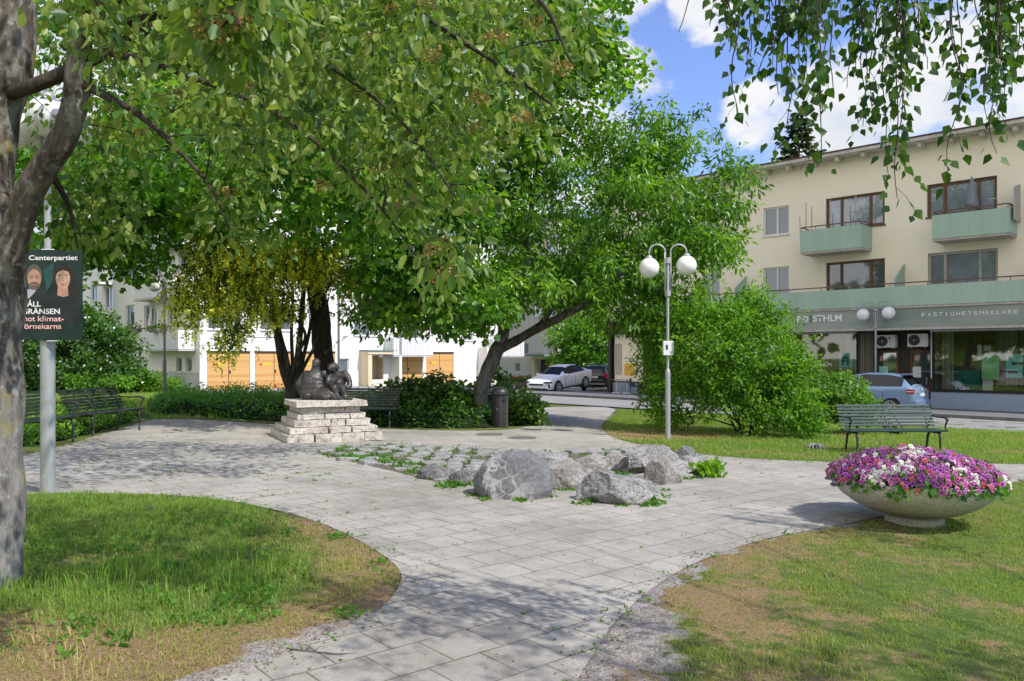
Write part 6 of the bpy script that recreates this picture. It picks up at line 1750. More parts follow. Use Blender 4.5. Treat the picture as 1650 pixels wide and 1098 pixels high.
# ================================================================== vehicles
def car(name, label, loc, heading, pitch, L, keys, paint, wheels, cabin, ws, rw, details):
    """Lofted body. keys: x from nose, underside, belt line, top, half width, half roof width."""
    t = thing(name, label, 'car', loc, 0)
    t.rotation_euler = (0, math.radians(pitch), heading)
    K = np.array(keys, float); n = 64
    xs = np.linspace(0, L, n)
    prm = np.stack([np.interp(xs, K[:, 0], K[:, j]) for j in range(1, 6)], 1)
    for _ in range(2):
        q = prm.copy(); q[1:-1] = prm[:-2] * .25 + prm[1:-1] * .5 + prm[2:] * .25; prm = q
    rings = []
    for x, (zb, bl, tp, w, wr) in zip(xs, prm):
        cab = max(tp - bl, .0)
        e = [(0, zb), (.78 * w, zb), (.93 * w, zb + .05), (.985 * w, zb + .15), (w, zb + (bl - zb) * .55), (.99 * w, zb + (bl - zb) * .8), (.955 * w, bl),
             (.93 * w, bl + min(.025, cab * .2)), (wr + (.93 * w - wr) * .12, tp - min(.06, cab * .5)), (wr * .93, tp - min(.018, cab * .2)), (wr * .55, tp), (0, tp + .008)]
        rings.append([(L / 2 - x, y, z) for y, z in e])
    m = 12
    body, glass = MB(), {}
    V = []
    for r in rings:
        V += r + [(x, -y, z) for x, y, z in r[1:-1][::-1]]
    M_ = len(rings[0]) * 2 - 2
    bf = []; gf = {'windscreen': [], 'rear_window': [], 'side_window': []}
    for i in range(n - 1):
        xm = (xs[i] + xs[i + 1]) / 2
        for k in range(M_):
            f = (i * M_ + k, i * M_ + (k + 1) % M_, (i + 1) * M_ + (k + 1) % M_, (i + 1) * M_ + k)
            kk = k if k < m - 1 else M_ - 1 - k
            if kk == 7 and cabin[0] < xm < cabin[1] and not any(a < xm < b for a, b in cabin[2]): gf['side_window'].append(f)
            elif kk in (8, 9, 10) and ws[0] < xm < ws[1]: gf['windscreen'].append(f)
            elif kk in (8, 9, 10) and rw[0] < xm < rw[1]: gf['rear_window'].append(f)
            else: bf.append(f)
    bf += [tuple(range(M_)), tuple(range((n - 1) * M_, n * M_))[::-1]]
    def sub(fs, nm, mat, off=0.0):
        idx = sorted({i for f in fs for i in f}); mp = {a: b for b, a in enumerate(idx)}
        mb = MB(); mb.add([V[i] for i in idx], [tuple(mp[i] for i in f) for f in fs]); return mb.build(nm, mat, t, smooth=True, auto=32)
    sub(bf, 'body', paint)
    for nm, fs in gf.items():
        if nm == 'side_window':
            for sgn in (1, -1):
                g_ = [f for f in fs if sgn * sum(V[i][1] for i in f) > 0]
                if g_: sub(g_, nm, m_carglass)
        elif fs: sub(fs, nm, m_carglass)
    wmax = K[:, 4].max()
    for xw, R in wheels:
        for sgn in (-1, 1):
            x = L / 2 - xw; y = sgn * (wmax - .01)
            Mw = Matrix.Translation((x, y, R)) @ Matrix.Rotation(-sgn * PI / 2, 4, 'X')
            a_ = MB(); a_.lathe([(0, -.05), (R + .055, -.05), (R + .055, .004), (0, .006)], 28, Mw); a_.build('wheel_arch', m_black, t)
            w_ = MB(); w_.lathe([(R * .66, -.18), (R * .97, -.18), (R, -.14), (R, .0), (R * .97, .022), (R * .70, .026), (R * .66, .012)], 30, Mw); wo = w_.build('wheel', m_rubber, t, smooth=True, auto=40)
            r_ = MB(); r_.lathe([(R * .68, .018), (R * .63, .024), (R * .62, .008), (0, .008)], 30, Mw); r_.build('rim_well', m_black, wo)
            r_ = MB(); nsp = 5
            for q in range(nsp):
                an = 2 * PI * q / nsp + .3; c, s = math.cos(an), math.sin(an)
                for dd in (-.10, .10):
                    r_.add([Mw @ Vector(((R * rr) * c - (dd * sp + o_) * R * s, (R * rr) * s + (dd * sp + o_) * R * c, zz)) for rr, sp, zz in ((.12, .4, .030), (.64, 1.5, .022)) for o_ in (-.055, .055)], [(0, 1, 3, 2)])
            r_.lathe([(0, .034), (R * .16, .032), (R * .18, .02)], 16, Mw); r_.lathe([(R * .60, .021), (R * .66, .026), (R * .69, .024)], 30, Mw); r_.build('rim', m_alloy, wo)
    details(t, L, wmax)
    return t
m_carglass = glass_mat('dark_car_glass', (0.012, 0.013, 0.015), 0.055)
m_alloy = M2('alloy_rim', (0.55, 0.55, 0.56), (0.45, 0.45, 0.46), 6, 0.35, 0.6)
def paint(name, c, metal=0.0):
    m, nt, out = nodes(name)
    v = coords(nt); g = noise_(nt, v, 1.4, 4, .6)
    col = ramp(nt, g, [(.3, c), (.7, tuple(x * .9 for x in c))])
    p = finish(nt, out, col, 0.34, metal, 0.5, coat=1.0); p.inputs['Coat Roughness'].default_value = .06
    return m
m_pw, m_pk, m_pb = paint('white_car_paint', (0.74, 0.76, 0.79)), paint('black_car_paint', (0.022, 0.02, 0.021)), paint('pale_blue_car_paint', (0.20, 0.31, 0.47), 0.25)
m_red = M2('red_lamp_lens', (0.42, 0.012, 0.015), (0.3, 0.01, 0.012), 9, 0.2, 0, 0.6); m_plate2 = M2('white_number_plate', (0.72, 0.72, 0.72), None, 3, 0.4); m_lampglass = M2('headlamp_lens', (0.35, 0.37, 0.4), (0.05, 0.05, 0.06), 9, 0.1, 0, 0.6); m_silver = M2('silver_trim', (0.6, 0.6, 0.62), None, 4, 0.3, 0.5)
def part(t, nm, mat, *boxes, b=.0):
    mb = MB()
    for c, s in boxes: mb.box(c, s, b=b)
    return mb.build(nm, mat, t)
def poly_part(t, nm, mat, pts, th=None):
    mb = MB(); mb.add(pts, [tuple(range(len(pts)))]); return mb.build(nm, mat, t)
def det_white(t, L, w):
    x = L / 2
    part(t, 'grille', m_black, ((x - .02, 0, .575), (.09, .98, .10)), b=.02)
    part(t, 'number_plate', m_plate2, ((x + .03, 0, .44), (.02, .52, .11)))
    part(t, 'lower_intake', m_black, ((x - .03, 0, .29), (.12, 1.40, .12)), b=.02)
    part(t, 'splitter', m_plate2, ((x - .07, 0, .385), (.10, 1.60, .03)))
    for s in (-1, 1):
        part(t, 'headlight', m_black, ((x - .17, s * .70, .70), (.34, .36, .055)), b=.02)
        part(t, 'headlight_bezel', m_black, ((x - .24, s * .745, .655), (.20, .26, .03)))
        part(t, 'mirror', m_pw, ((x - 1.62, s * (w + .10), .98), (.13, .20, .12)), b=.03)
        part(t, 'air_curtain', m_black, ((x - .14, s * .82, .47), (.10, .10, .20)), b=.02)
        for dx in (2.05, 3.05): part(t, 'door_handle', m_silver, ((x - dx - .25, s * (w - .012), .80), (.2, .03, .025)))
        part(t, 'door_gap', m_black, ((x - 1.55, s * (w - .0005), .62), (.010, .012, .5)), ((x - 2.6, s * (w - .0005), .62), (.010, .012, .5)))
        part(t, 'side_skirt', m_black, ((x - 2.3, s * (w - .005), .24), (2.0, .03, .08)))
gF = G(901, 634); fr_ = Vector((-1.69, -2.1)).normalized(); hd = math.atan2(fr_.y, fr_.x)
axle = Vector((gF.x, gF.y)); side_n = Vector((fr_.y, -fr_.x))          # the wheel we see is on the car's left
side_l = Vector((-fr_.y, fr_.x))
cw = axle - side_l * .93; mid = cw - fr_ * (2.30 - .90)
car('parked_car', 'white fastback car parked nose towards the street beside the shaded wing', (mid.x, mid.y, gF.z + .12), hd, 5.0, 4.6,
    [(0, .36, .60, .62, .62, .50), (.10, .24, .68, .72, .80, .60), (.45, .20, .80, .84, .90, .66), (1.15, .19, .90, .95, .93, .66), (1.35, .19, .93, 1.02, .93, .64), (2.10, .19, .96, 1.42, .93, .56), (2.6, .19, .97, 1.475, .93, .56), (3.2, .19, .98, 1.44, .93, .56), (3.9, .20, 1.00, 1.22, .93, .56), (4.25, .22, 1.0, 1.08, .91, .62), (4.5, .30, .98, 1.02, .86, .64), (4.6, .42, .90, .92, .74, .56)],
    m_pw, [(.90, .345), (3.63, .345)], (1.75, 3.75, []), (1.32, 2.08), (3.2, 4.05), det_white)
def det_black(t, L, w):
    x = -L / 2
    for s in (-1, 1):
        part(t, 'tail_light', m_red, ((x + .07, s * (w - .16), 1.02), (.16, .26, .26)), b=.02)
        part(t, 'roof_rail', m_silver, ((.0 - .3, s * .60, 1.70), (2.0, .05, .05)), b=.01)
        part(t, 'mirror', m_pk, ((.75, s * (w + .1), 1.12), (.12, .2, .16)), b=.03)
    part(t, 'number_plate', m_plate2, ((x - .02, .0, .92), (.02, .52, .12)))
    part(t, 'bumper', m_black, ((x - .03, 0, .52), (.22, 1.70, .26)), b=.05)
    part(t, 'bumper_guard', m_silver, ((x - .13, 0, .50), (.03, 1.45, .06)), b=.01)
    part(t, 'tow_bar', m_black, ((x - .18, 0, .36), (.2, .06, .06)))
    part(t, 'chrome_strip', m_silver, ((x - .03, 0, .745), (.03, 1.2, .035)))
p = P(969, 628, 52.0)
car('parked_car', 'black estate car seen from behind beside the shop corner column', (p.x, p.y, p.z + .03), math.radians(72), -2.0, 4.6,
    [(0, .40, .70, .72, .66, .5), (.12, .28, .82, .85, .82, .6), (.9, .24, .98, 1.0, .90, .66), (1.2, .24, 1.02, 1.08, .92, .66), (1.9, .24, 1.05, 1.60, .92, .62), (2.5, .24, 1.06, 1.68, .92, .63), (3.8, .25, 1.08, 1.65, .92, .62), (4.3, .28, 1.10, 1.52, .90, .60), (4.52, .34, 1.08, 1.14, .88, .66), (4.6, .44, 1.0, 1.02, .82, .62)],
    m_pk, [(.92, .36), (3.72, .36)], (1.6, 4.2, [(2.45, 2.55), (3.3, 3.4)]), (1.2, 1.9), (4.08, 4.56), det_black)
def det_blue(t, L, w):
    x = -L / 2
    for s in (-1, 1):
        part(t, 'tail_light', m_red, ((x + .17, s * (w - .075), .93), (.30, .12, .17)), b=.03)
        part(t, 'tail_light_clear', m_plate2, ((x + .17, s * (w - .068), .93), (.26, .11, .035)))
        for dx in (2.1, 3.05): part(t, 'door_handle', m_silver, ((L / 2 - dx, s * (w - .008), .92), (.2, .03, .03)))
        part(t, 'door_gap', m_black, ((L / 2 - 2.15, s * (w - .0005), .66), (.010, .012, .62)), ((L / 2 - 3.12, s * (w - .0005), .70), (.010, .012, .5)))
        part(t, 'mirror', m_pb, ((.70, s * (w + .1), 1.03), (.12, .2, .15)), b=.03)
    part(t, 'number_plate', m_plate2, ((x - .012, 0, .80), (.02, .52, .12)))
    part(t, 'bumper', m_pb, ((x + .02, 0, .48), (.20, 1.64, .26)), b=.06)
    part(t, 'bumper_diffuser', m_black, ((x + .015, 0, .32), (.18, 1.3, .10)), b=.02)
    part(t, 'rear_spoiler', m_pb, ((x + .42, 0, 1.585), (.30, 1.15, .03)), b=.01)
    mb = MB(); mb.lathe([(.05, 0), (.055, .008), (.065, .008), (.07, 0)], 20, Matrix.Translation((x - .004, 0, 1.0)) @ Matrix.Rotation(-PI / 2, 4, 'Y')); mb.tube([(x - .012, 0, 1.0), (x - .012, 0, 1.06)], .007, 4); mb.tube([(x - .012, 0, 1.0), (x - .012, .05, .965)], .007, 4); mb.tube([(x - .012, 0, 1.0), (x - .012, -.05, .965)], .007, 4); mb.build('badge', m_silver, t)
    part(t, 'rear_wiper', m_black, ((x + .06, .12, 1.2), (.02, .45, .02)))
pw_ = FR.s(1448, 3.4); rear = FR.pt(pw_, 3.4 - .89, 0)
pw_ += .32; rear = FR.pt(pw_, 3.4 - .89, 0); hd = math.atan2(.701, -.713); fwd = Vector((-.713, .701, 0)); Lb = 4.27
c_ = rear + fwd * (3.40 - Lb / 2)
c_.z = P(1448, 668, FR.Y(pw_, 3.4)).z
car('parked_car', 'pale blue hatchback parked before the shop doors, its rear to the right', tuple(c_), hd, -1.0, Lb,
    [(0, .36, .66, .68, .62, .5), (.10, .24, .76, .80, .80, .58), (.7, .20, .92, .95, .87, .64), (1.0, .20, .98, 1.04, .89, .64), (1.85, .20, 1.02, 1.50, .89, .60), (2.4, .20, 1.04, 1.60, .89, .60), (3.3, .20, 1.06, 1.595, .89, .59), (3.75, .21, 1.08, 1.52, .88, .57), (4.05, .24, 1.08, 1.20, .86, .60), (4.2, .30, 1.02, 1.06, .83, .62), (4.27, .40, .90, .92, .76, .58)],
    m_pb, [(.82, .33), (3.40, .33)], (1.4, 3.80, [(2.08, 2.14)]), (1.0, 1.85), (3.74, 4.1), det_blue)

# ================================================================== cafe table and chair, planter boxes, drain covers
fT = FR.pt(FR.s(1002, .75), .75, 0); zg = gz(fT.x, fT.y) + .12
t = thing('cafe_table', 'small dark topped table on two white feet before the corner shop', 'table', (fT.x, fT.y, zg), math.radians(-45))
mb = MB(); mb.box((0, 0, .73), (1.15, .6, .03), b=.01); mb.build('tabletop', m_steeldark, t)
for x in (-.36, .36):
    mb = MB(); mb.tube([(x, 0, .02), (x, 0, .715)], .028, 10); mb.build('leg', m_white, t, smooth=True)
    mb = MB(); mb.tube([(x - .3, -.06, 0), (x, 0, .04), (x + .3, -.06, 0)], .025, 8); mb.tube([(x, -.25, 0), (x, 0, .04), (x, .25, 0)], .025, 8); mb.build('foot', m_white, t, smooth=True)
fT = FR.pt(FR.s(1023, .85), .85, 0); zg = gz(fT.x, fT.y) + .12
t = thing('cafe_chair', 'dark wicker armchair beside the small table at the corner shop', 'chair', (fT.x, fT.y, zg), math.radians(80))
m_wick = slats_mat('dark_wicker', (0.035, 0.032, 0.03), (0.075, 0.07, 0.065), .03, 'Z', .3)
mb = MB(); mb.box((0, 0, .43), (.5, .5, .06), b=.02); mb.build('seat', m_wick, t)
mb = MB(); mb.lathe([(.29, .45), (.31, .62), (.30, .66), (.27, .66), (.26, .46)], 18, None, math.radians(0), math.radians(180)); mb.lathe([(.30, .60), (.28, .84), (.25, .84), (.26, .60)], 14, None, math.radians(45), math.radians(135)); mb.build('backrest', m_wick, t, smooth=True, auto=40)
for x, y in ((-.22, -.22), (.22, -.22), (-.22, .22), (.22, .22)):
    mb = MB(); mb.tube([(x, y, .42), (x * 1.15, y * 1.15, 0)], .018, 6); mb.build('leg', m_wick, t)
gx = G(829, 630.5)
for i, (u0, u1) in enumerate(((803, 828), (829, 855))):
    t = thing('wooden_planter_box', ['weathered board planter of red leaved plants, the one nearer the leaning trunk', 'weathered board planter of red leaved plants, the one nearer the white car'][i], 'planter', P((u0 + u1) / 2, 630.5, gx.y), group='board planters by the yard')
    a, b = P(u0, 630.5, gx.y), P(u1, 617.5, gx.y)
    mb = MB()
    for k in range(3):
        h = (b.z - a.z) / 3; mb.box(((a.x + b.x) / 2, gx.y + .3, a.z + h * (k + .5)), (b.x - a.x - .02, .7, h - .03))
    mb.box(((a.x + b.x) / 2, gx.y + .3, (a.z + b.z) / 2), (b.x - a.x - .08, .64, b.z - a.z - .06)); mb.build('box', M2('weathered_planter_boards', (0.20, 0.15, 0.12), (0.11, 0.085, 0.07), 3, .85, 0, .2, .3, 40, .3, stretch=(1, 1, 6)), t, True)
    k_ = 260; pts = np.stack([RNG.uniform(a.x, b.x, k_), RNG.uniform(gx.y, gx.y + .65, k_), b.z + RNG.random(k_) * .32], 1)
    leaves('foliage', pts, rnd_dirs(k_) + [0, 0, .5], rnd_dirs(k_), .13 * (.6 + .6 * RNG.random(k_)), 'oval', m_leaf_hedge, RNG.random(k_), t)
    leaves('red_leaves', pts[:90] + [0, -.05, .1], rnd_dirs(90) + [0, 0, .5], rnd_dirs(90), .12 * np.ones(90), 'oval', leaf_mat('red_bedding_leaf', (0.16, 0.03, 0.02), (0.25, 0.07, 0.03), (0.3, 0.16, 0.05)), RNG.random(90), t)
gd = G(1314, 725)
t = thing('drain_dome', 'small domed iron drain grate on the grass left of the green bench', 'drain cover', gd)
mb = MB(); mb.lathe([(.19, .0), (.185, .02), (.17, .02), (.17, 0)], 24)
for k in range(14):
    an = 2 * PI * k / 14; mb.tube([(.18 * math.cos(an), .18 * math.sin(an), .015), (.155 * math.cos(an), .155 * math.sin(an), .07), (.08 * math.cos(an), .08 * math.sin(an), .11), (0, 0, .12)], .010, 5)
mb.build('grate', m_steelgrey, t, smooth=True)
mb = MB(); mb.lathe([(.165, .012), (.12, .055), (.05, .09), (0, .095)], 20); mb.build('hollow', m_black, t)
for i, (u, v) in enumerate(((841, 707), (788, 701.5))):
    g_ = G(u, v); t = thing('manhole_cover', ['round iron manhole cover set in the slabs just right of the litter bin', 'round iron manhole cover in the slabs left of the litter bin foot'][i], 'manhole cover', g_ + Vector((0, 0, .011)), group='round manhole covers')
    mb = MB(); mb.lathe([(0, .012), (.26, .012), (.265, .004), (.275, .004), (.28, .012), (.295, .012), (.30, 0)], 36); mb.build('cover', M2('cast_iron_cover', (0.14, 0.13, 0.12), (0.20, 0.19, 0.175), 14, .8, .1, .4, .5, 60, .4), t)
# ================================================================== trees
def A3(p): return np.array([p.x, p.y, p.z])
def L4(u, v, Y, r):
    p = P(u, v, Y); return (p.x, p.y, p.z, r)
def in_px_region(k, poly, ylo, yhi):
    """Random points inside a measured outline, spread through a depth range."""
    us = [p[0] for p in poly]; vs = [p[1] for p in poly]; out = []
    while len(out) < k:
        u = RNG.uniform(min(us), max(us), k); v = RNG.uniform(min(vs), max(vs), k)
        ok = inpoly(u, v, poly)
        for a, b in zip(u[ok], v[ok]):
            lo = ylo(a, b) if callable(ylo) else ylo; hi = yhi(a, b) if callable(yhi) else yhi
            out.append(A3(P(a, b, RNG.uniform(lo, hi))))
    return np.array(out[:k])

def shoots(cl, ctr, n, lo, hi, per, size):
    """Long leafy shoots that break the outline."""
    idx = RNG.permutation(len(cl))[:n]; p, d, nn, sz, tn = [], [], [], [], []
    for i in idx:
        o = norm((cl[i] - ctr)[None])[0] * [1, 1, .8] + RNG.normal(size=3) * .25 + [0, 0, .45]; o /= np.linalg.norm(o)
        L = random.uniform(lo, hi); t0 = random.random() * .4 + .5
        for k in range(per):
            f = (k + .5) / per; a = rnd_dirs(1)[0]
            p.append(cl[i] + o * (L * f + .12) - [0, 0, .25 * L * f * f]); d.append(o * .6 + a * .9 - [0, 0, .2]); nn.append(a * .5 + [0, 0, .9]); sz.append(size * random.uniform(.6, 1.2) * (1.1 - .4 * f)); tn.append(min(1, t0 + random.random() * .2))
    return np.array(p), np.array(d), np.array(nn), np.array(sz), np.array(tn)

# ---- grey whitebeam in the left foreground
t1 = thing('whitebeam_tree', 'large grey barked tree at the left edge, its leafy boughs hanging over the lawn', 'tree', (-3.53, 5.5, gz(-3.5, 5.5)))
mb = MB(); sk = []
limb(mb, [(-3.72, 5.52, -.12, .34), (-3.67, 5.51, .14, .262), (-3.645, 5.5, .5, .235), (-3.64, 5.5, 1.2, .222), (-3.63, 5.5, 1.9, .225), (-3.64, 5.5, 2.45, .225), (-3.66, 5.52, 2.9, .19), (-3.65, 5.55, 3.3, .185), (-3.56, 5.58, 3.7, .185), (-3.52, 5.6, 4.2, .17), (-3.5, 5.65, 5.2, .13), (-3.45, 5.7, 6.4, .07)], 22, 8, .05, sk)
mb.build('trunk', m_bark_beam, t1, True, True)
mb = MB()
limb(mb, [(-3.56, 5.48, 2.0, .11), L4(38, 335, 5.42, .095), L4(72, 272, 5.40, .088), L4(104, 222, 5.38, .085), L4(122, 165, 5.38, .074), L4(131, 100, 5.38, .078), L4(134, 30, 5.38, .066), L4(146, -60, 5.4, .06), L4(150, -200, 5.4, .03)], 14, 7, .07, sk)
mb.build('limb', m_bark_beam, t1, True, True)
mb = MB()
limb(mb, [L4(20, 150, 5.5, .06), L4(60, 138, 5.45, .05), L4(128, 108, 5.5, .045), L4(200, 70, 5.6, .04), L4(300, 10, 5.6, .03), L4(420, -60, 5.5, .02)], 9, 5, .06, sk)
limb(mb, [L4(134, 20, 5.38, .05), L4(350, -60, 5.0, .028), L4(600, -10, 4.6, .018), L4(780, 90, 4.4, .011), L4(890, 170, 4.3, .006)], 8, 6, .05, sk)
limb(mb, [L4(128, 100, 5.38, .04), L4(180, 86, 5.3, .028), L4(330, 132, 5.0, .017), L4(470, 200, 4.8, .012), L4(600, 320, 4.6, .008), L4(690, 440, 4.5, .004)], 8, 6, .05, sk)
limb(mb, [L4(132, 60, 5.38, .04), L4(300, 20, 4.8, .022), L4(480, 80, 4.5, .014), L4(640, 190, 4.3, .009), L4(735, 320, 4.2, .005)], 8, 6, .05, sk)
limb(mb, [L4(122, 130, 5.38, .03), L4(230, 190, 5.2, .02), L4(330, 290, 5.0, .012), L4(370, 370, 4.9, .005)], 7, 6, .05, sk)
limb(mb, [L4(140, -40, 5.4, .05), L4(420, -170, 4.4, .035), L4(690, -130, 4.0, .022), L4(860, -10, 3.9, .012), L4(920, 100, 3.9, .005)], 8, 6, .05, sk)
limb(mb, [L4(132, 40, 5.38, .03), L4(250, -30, 4.2, .022), L4(350, 0, 3.2, .012), L4(385, 40, 2.8, .005)], 7, 6, .05, sk)
limb(mb, [L4(75, 268, 5.4, .03), L4(110, 330, 5.6, .016), L4(125, 400, 5.7, .006)], 7, 6, .05, sk)
poly1 = [(170, -40), (950, -60), (940, 110), (870, 215), (800, 300), (745, 380), (735, 450), (690, 465), (655, 385), (600, 285), (450, 215), (330, 230), (240, 270), (190, 230), (165, 120)]
cl1 = in_px_region(225, poly1, 4.0, 6.4)
cl1 = np.concatenate([cl1, in_px_region(26, [(300, -30), (440, -30), (400, 90), (340, 70)], 2.9, 3.6), in_px_region(10, [(60, -40), (190, -40), (180, 50), (70, 40)], 4.2, 5.0),
                      in_px_region(15, [(100, 290), (215, 290), (210, 410), (150, 410), (135, 375), (100, 365)], 5.7, 6.3), in_px_region(10, [(300, 280), (440, 270), (420, 400), (330, 370)], 5.0, 6.0), in_px_region(12, [(60, 20), (190, 40), (190, 260), (60, 230)], 5.9, 6.8)])
up_ = np.concatenate([np.stack([RNG.uniform(-5.5, -1.0, 40), RNG.uniform(3.6, 7.2, 40), RNG.uniform(4.6, 6.8, 40)], 1), np.stack([RNG.uniform(-4.0, .0, 140), RNG.uniform(8.0, 11.8, 140), RNG.uniform(4.4, 6.0, 140)], 1)])
for c in sorted(list(cl1) + list(up_), key=lambda c: c[0]):
    branch_to(mb, sk, c, .012, .0025, .10, 5)
mb.build('branches', m_bark_dark, t1, True, True)
pos, d, nn, sz, tone = clump_leaves(cl1, 30, .24, .071, droop=.95, up=.45, squash=.9)
p2, d2, n2, s2, tn2 = clump_leaves(up_, 40, .42, .10, droop=.6, up=.8)
leaves('crown', np.concatenate([pos, p2]), np.concatenate([d, d2]), np.concatenate([nn, n2]), np.concatenate([sz, s2]), 'beam', m_leaf_beam, np.concatenate([tone, tn2]), t1)
cor = cl1[RNG.random(len(cl1)) < .17] + RNG.normal(size=(1, 3)) * .02
cor = np.concatenate([cor, np.array([A3(P(u, v, Y)) for u, v, Y in ((372, 38, 2.9), (690, 90, 4.2), (860, 40, 4.1), (905, 110, 4.0), (845, 190, 4.3), (520, 300, 4.7), (600, 60, 4.4), (430, 60, 4.4), (800, 60, 4.2), (770, 160, 4.2), (720, 440, 4.4), (700, 400, 4.4))])])
p2, d2, n2, s2, tn2 = clump_leaves(cor, 60, .062, .020, droop=0, up=.8, squash=.5)
leaves('flower_clusters', p2, d2, n2, s2, 'oval', m_corymb, tn2, t1)

# ---- tall maple behind the statue
t2 = thing('maple_tree', 'tall broad maple leaning left behind the statue, its crown filling the middle', 'tree', P(527, 574, 21.5) * 1.0)
b_ = P(527, 574, 21.5); gzb = gz(b_.x, b_.y); t2.location = (b_.x, b_.y, gzb)
mb = MB(); sk = []
limb(mb, [L4(530, 660, 21.5, .36), L4(527, 630, 21.5, .29), L4(521, 560, 21.4, .265), L4(511, 480, 21.3, .25), L4(503, 420, 21.2, .245), L4(492, 350, 21, .22), L4(500, 260, 20.8, .19), L4(520, 150, 20.6, .15), L4(540, 20, 20.5, .10), L4(545, -120, 20.5, .05)], 16, 7, .05, sk)
mb.build('trunk', m_bark_dark, t2, True, True)
mb = MB()
limb(mb, [L4(496, 360, 21, .16), L4(430, 318, 20.2, .13), L4(340, 288, 19.5, .11), L4(250, 300, 19, .09), L4(190, 318, 18.6, .05), L4(120, 300, 18.2, .03)], 10, 6, .12, sk)
limb(mb, [L4(410, 310, 20, .10), L4(340, 322, 19.3, .09), L4(280, 335, 18.8, .08), L4(225, 325, 18.5, .05), L4(160, 345, 18.2, .02)], 9, 6, .12, sk)
limb(mb, [L4(500, 280, 20.8, .14), L4(600, 210, 20, .10), L4(720, 150, 19.5, .08), L4(850, 80, 19.2, .05), L4(950, 40, 19, .02)], 9, 6, .1, sk)
limb(mb, [L4(508, 200, 20.7, .12), L4(380, 110, 19.5, .09), L4(240, 60, 18.8, .06), L4(120, 60, 18, .03)], 9, 6, .1, sk)
limb(mb, [L4(495, 330, 20.9, .12), L4(560, 290, 19, .09), L4(620, 300, 17, .06), L4(650, 360, 15.6, .03)], 9, 6, .1, sk)
limb(mb, [L4(500, 300, 20.8, .12), L4(450, 240, 18.5, .08), L4(400, 230, 16, .05), L4(380, 260, 14, .03)], 9, 6, .1, sk)
E2 = [((500, 120, 20.5), (6.0, 4.5, 3.8), 210), ((230, 190, 19), (4.2, 3.5, 3.2), 135), ((800, 110, 21), (3.9, 3.5, 3.2), 135), ((820, -60, 21.5), (3.6, 3, 3.2), 75), ((520, -120, 21), (6, 4.5, 4), 110),
      ((600, 320, 17.0), (2.8, 2.0, 1.3), 40), ((380, 240, 15.5), (3.4, 2.6, 1.2), 62), ((130, 300, 18.5), (2.4, 2.2, 1.6), 55), ((700, 280, 20), (3, 2.5, 2.2), 70), ((930, 60, 21), (1.4, 1.8, 2.0), 34), ((330, 350, 19), (1.3, 1.2, .5), 16), ((640, 470, 18.5), (1.0, 1.0, .9), 18), ((760, 500, 18.2), (.8, .8, .6), 10), ((180, 405, 18), (1.3, 1.2, .5), 16)]
cl = np.concatenate([in_ellipsoid(n, A3(P(*c)), r, .35) for c, r, n in E2])
keepc = cl[:, 2] > 3.0 + 0 * cl[:, 0]; cl = cl[keepc | (cl[:, 1] > 17)]
ctr = A3(P(500, 150, 20.5))
for c in sorted(list(cl), key=lambda c: np.linalg.norm(c - np.array([b_.x, b_.y, 5]))): branch_to(mb, sk, c, .045, .006, .12, 5)
mb.build('branches', m_bark_dark, t2, True, True)
pos, d, nn, sz, tone = clump_leaves(cl, 56, .62, .175, droop=.35, up=.9, out_from=ctr, squash=.7)
leaves('crown', pos, d, nn, sz, 'lobed', m_leaf_maple, tone, t2)

# ---- leaning cherry by the litter bin
t3 = thing('cherry_tree', 'leaning cherry tree with a forked trunk behind the litter bin', 'tree', (0, 0, 0))
b_ = P(770, 574, 20.8); t3.location = (b_.x, b_.y, gz(b_.x, b_.y))
mb = MB(); sk = []
limb(mb, [L4(766, 672, 20.8, .28), L4(772, 648, 20.8, .215), L4(783, 605, 20.7, .20), L4(796, 570, 20.7, .19), L4(808, 548, 20.7, .17), L4(820, 510, 20.8, .12), L4(836, 450, 20.8, .10), L4(850, 380, 21, .08), L4(860, 290, 21, .05), L4(870, 220, 21, .03)], 14, 7, .08, sk)
mb.build('trunk', m_bark_cherry, t3, True, True)
mb = MB()
limb(mb, [L4(803, 562, 20.7, .14), L4(830, 550, 20.5, .125), L4(868, 528, 20.2, .11), L4(910, 508, 20, .10), L4(945, 488, 19.8, .085), L4(990, 450, 19.6, .06), L4(1050, 400, 19.5, .045), L4(1120, 350, 19.3, .03), L4(1180, 320, 19.2, .015)], 11, 7, .08, sk)
mb.build('limb', m_bark_cherry, t3, True, True)
mb = MB()
limb(mb, [L4(868, 528, 20.2, .08), L4(890, 495, 20.2, .065), L4(915, 450, 20.4, .05), L4(950, 380, 20.6, .04), L4(1010, 280, 20.8, .03), L4(1060, 200, 20.8, .015)], 8, 6, .08, sk)
limb(mb, [L4(815, 535, 20.8, .09), L4(790, 500, 20.6, .07), L4(740, 450, 20.2, .05), L4(680, 430, 19.8, .03), L4(630, 460, 19.5, .012)], 8, 6, .08, sk)
limb(mb, [L4(835, 455, 20.8, .07), L4(800, 400, 19.5, .05), L4(780, 380, 18.3, .03)], 8, 6, .08, sk)
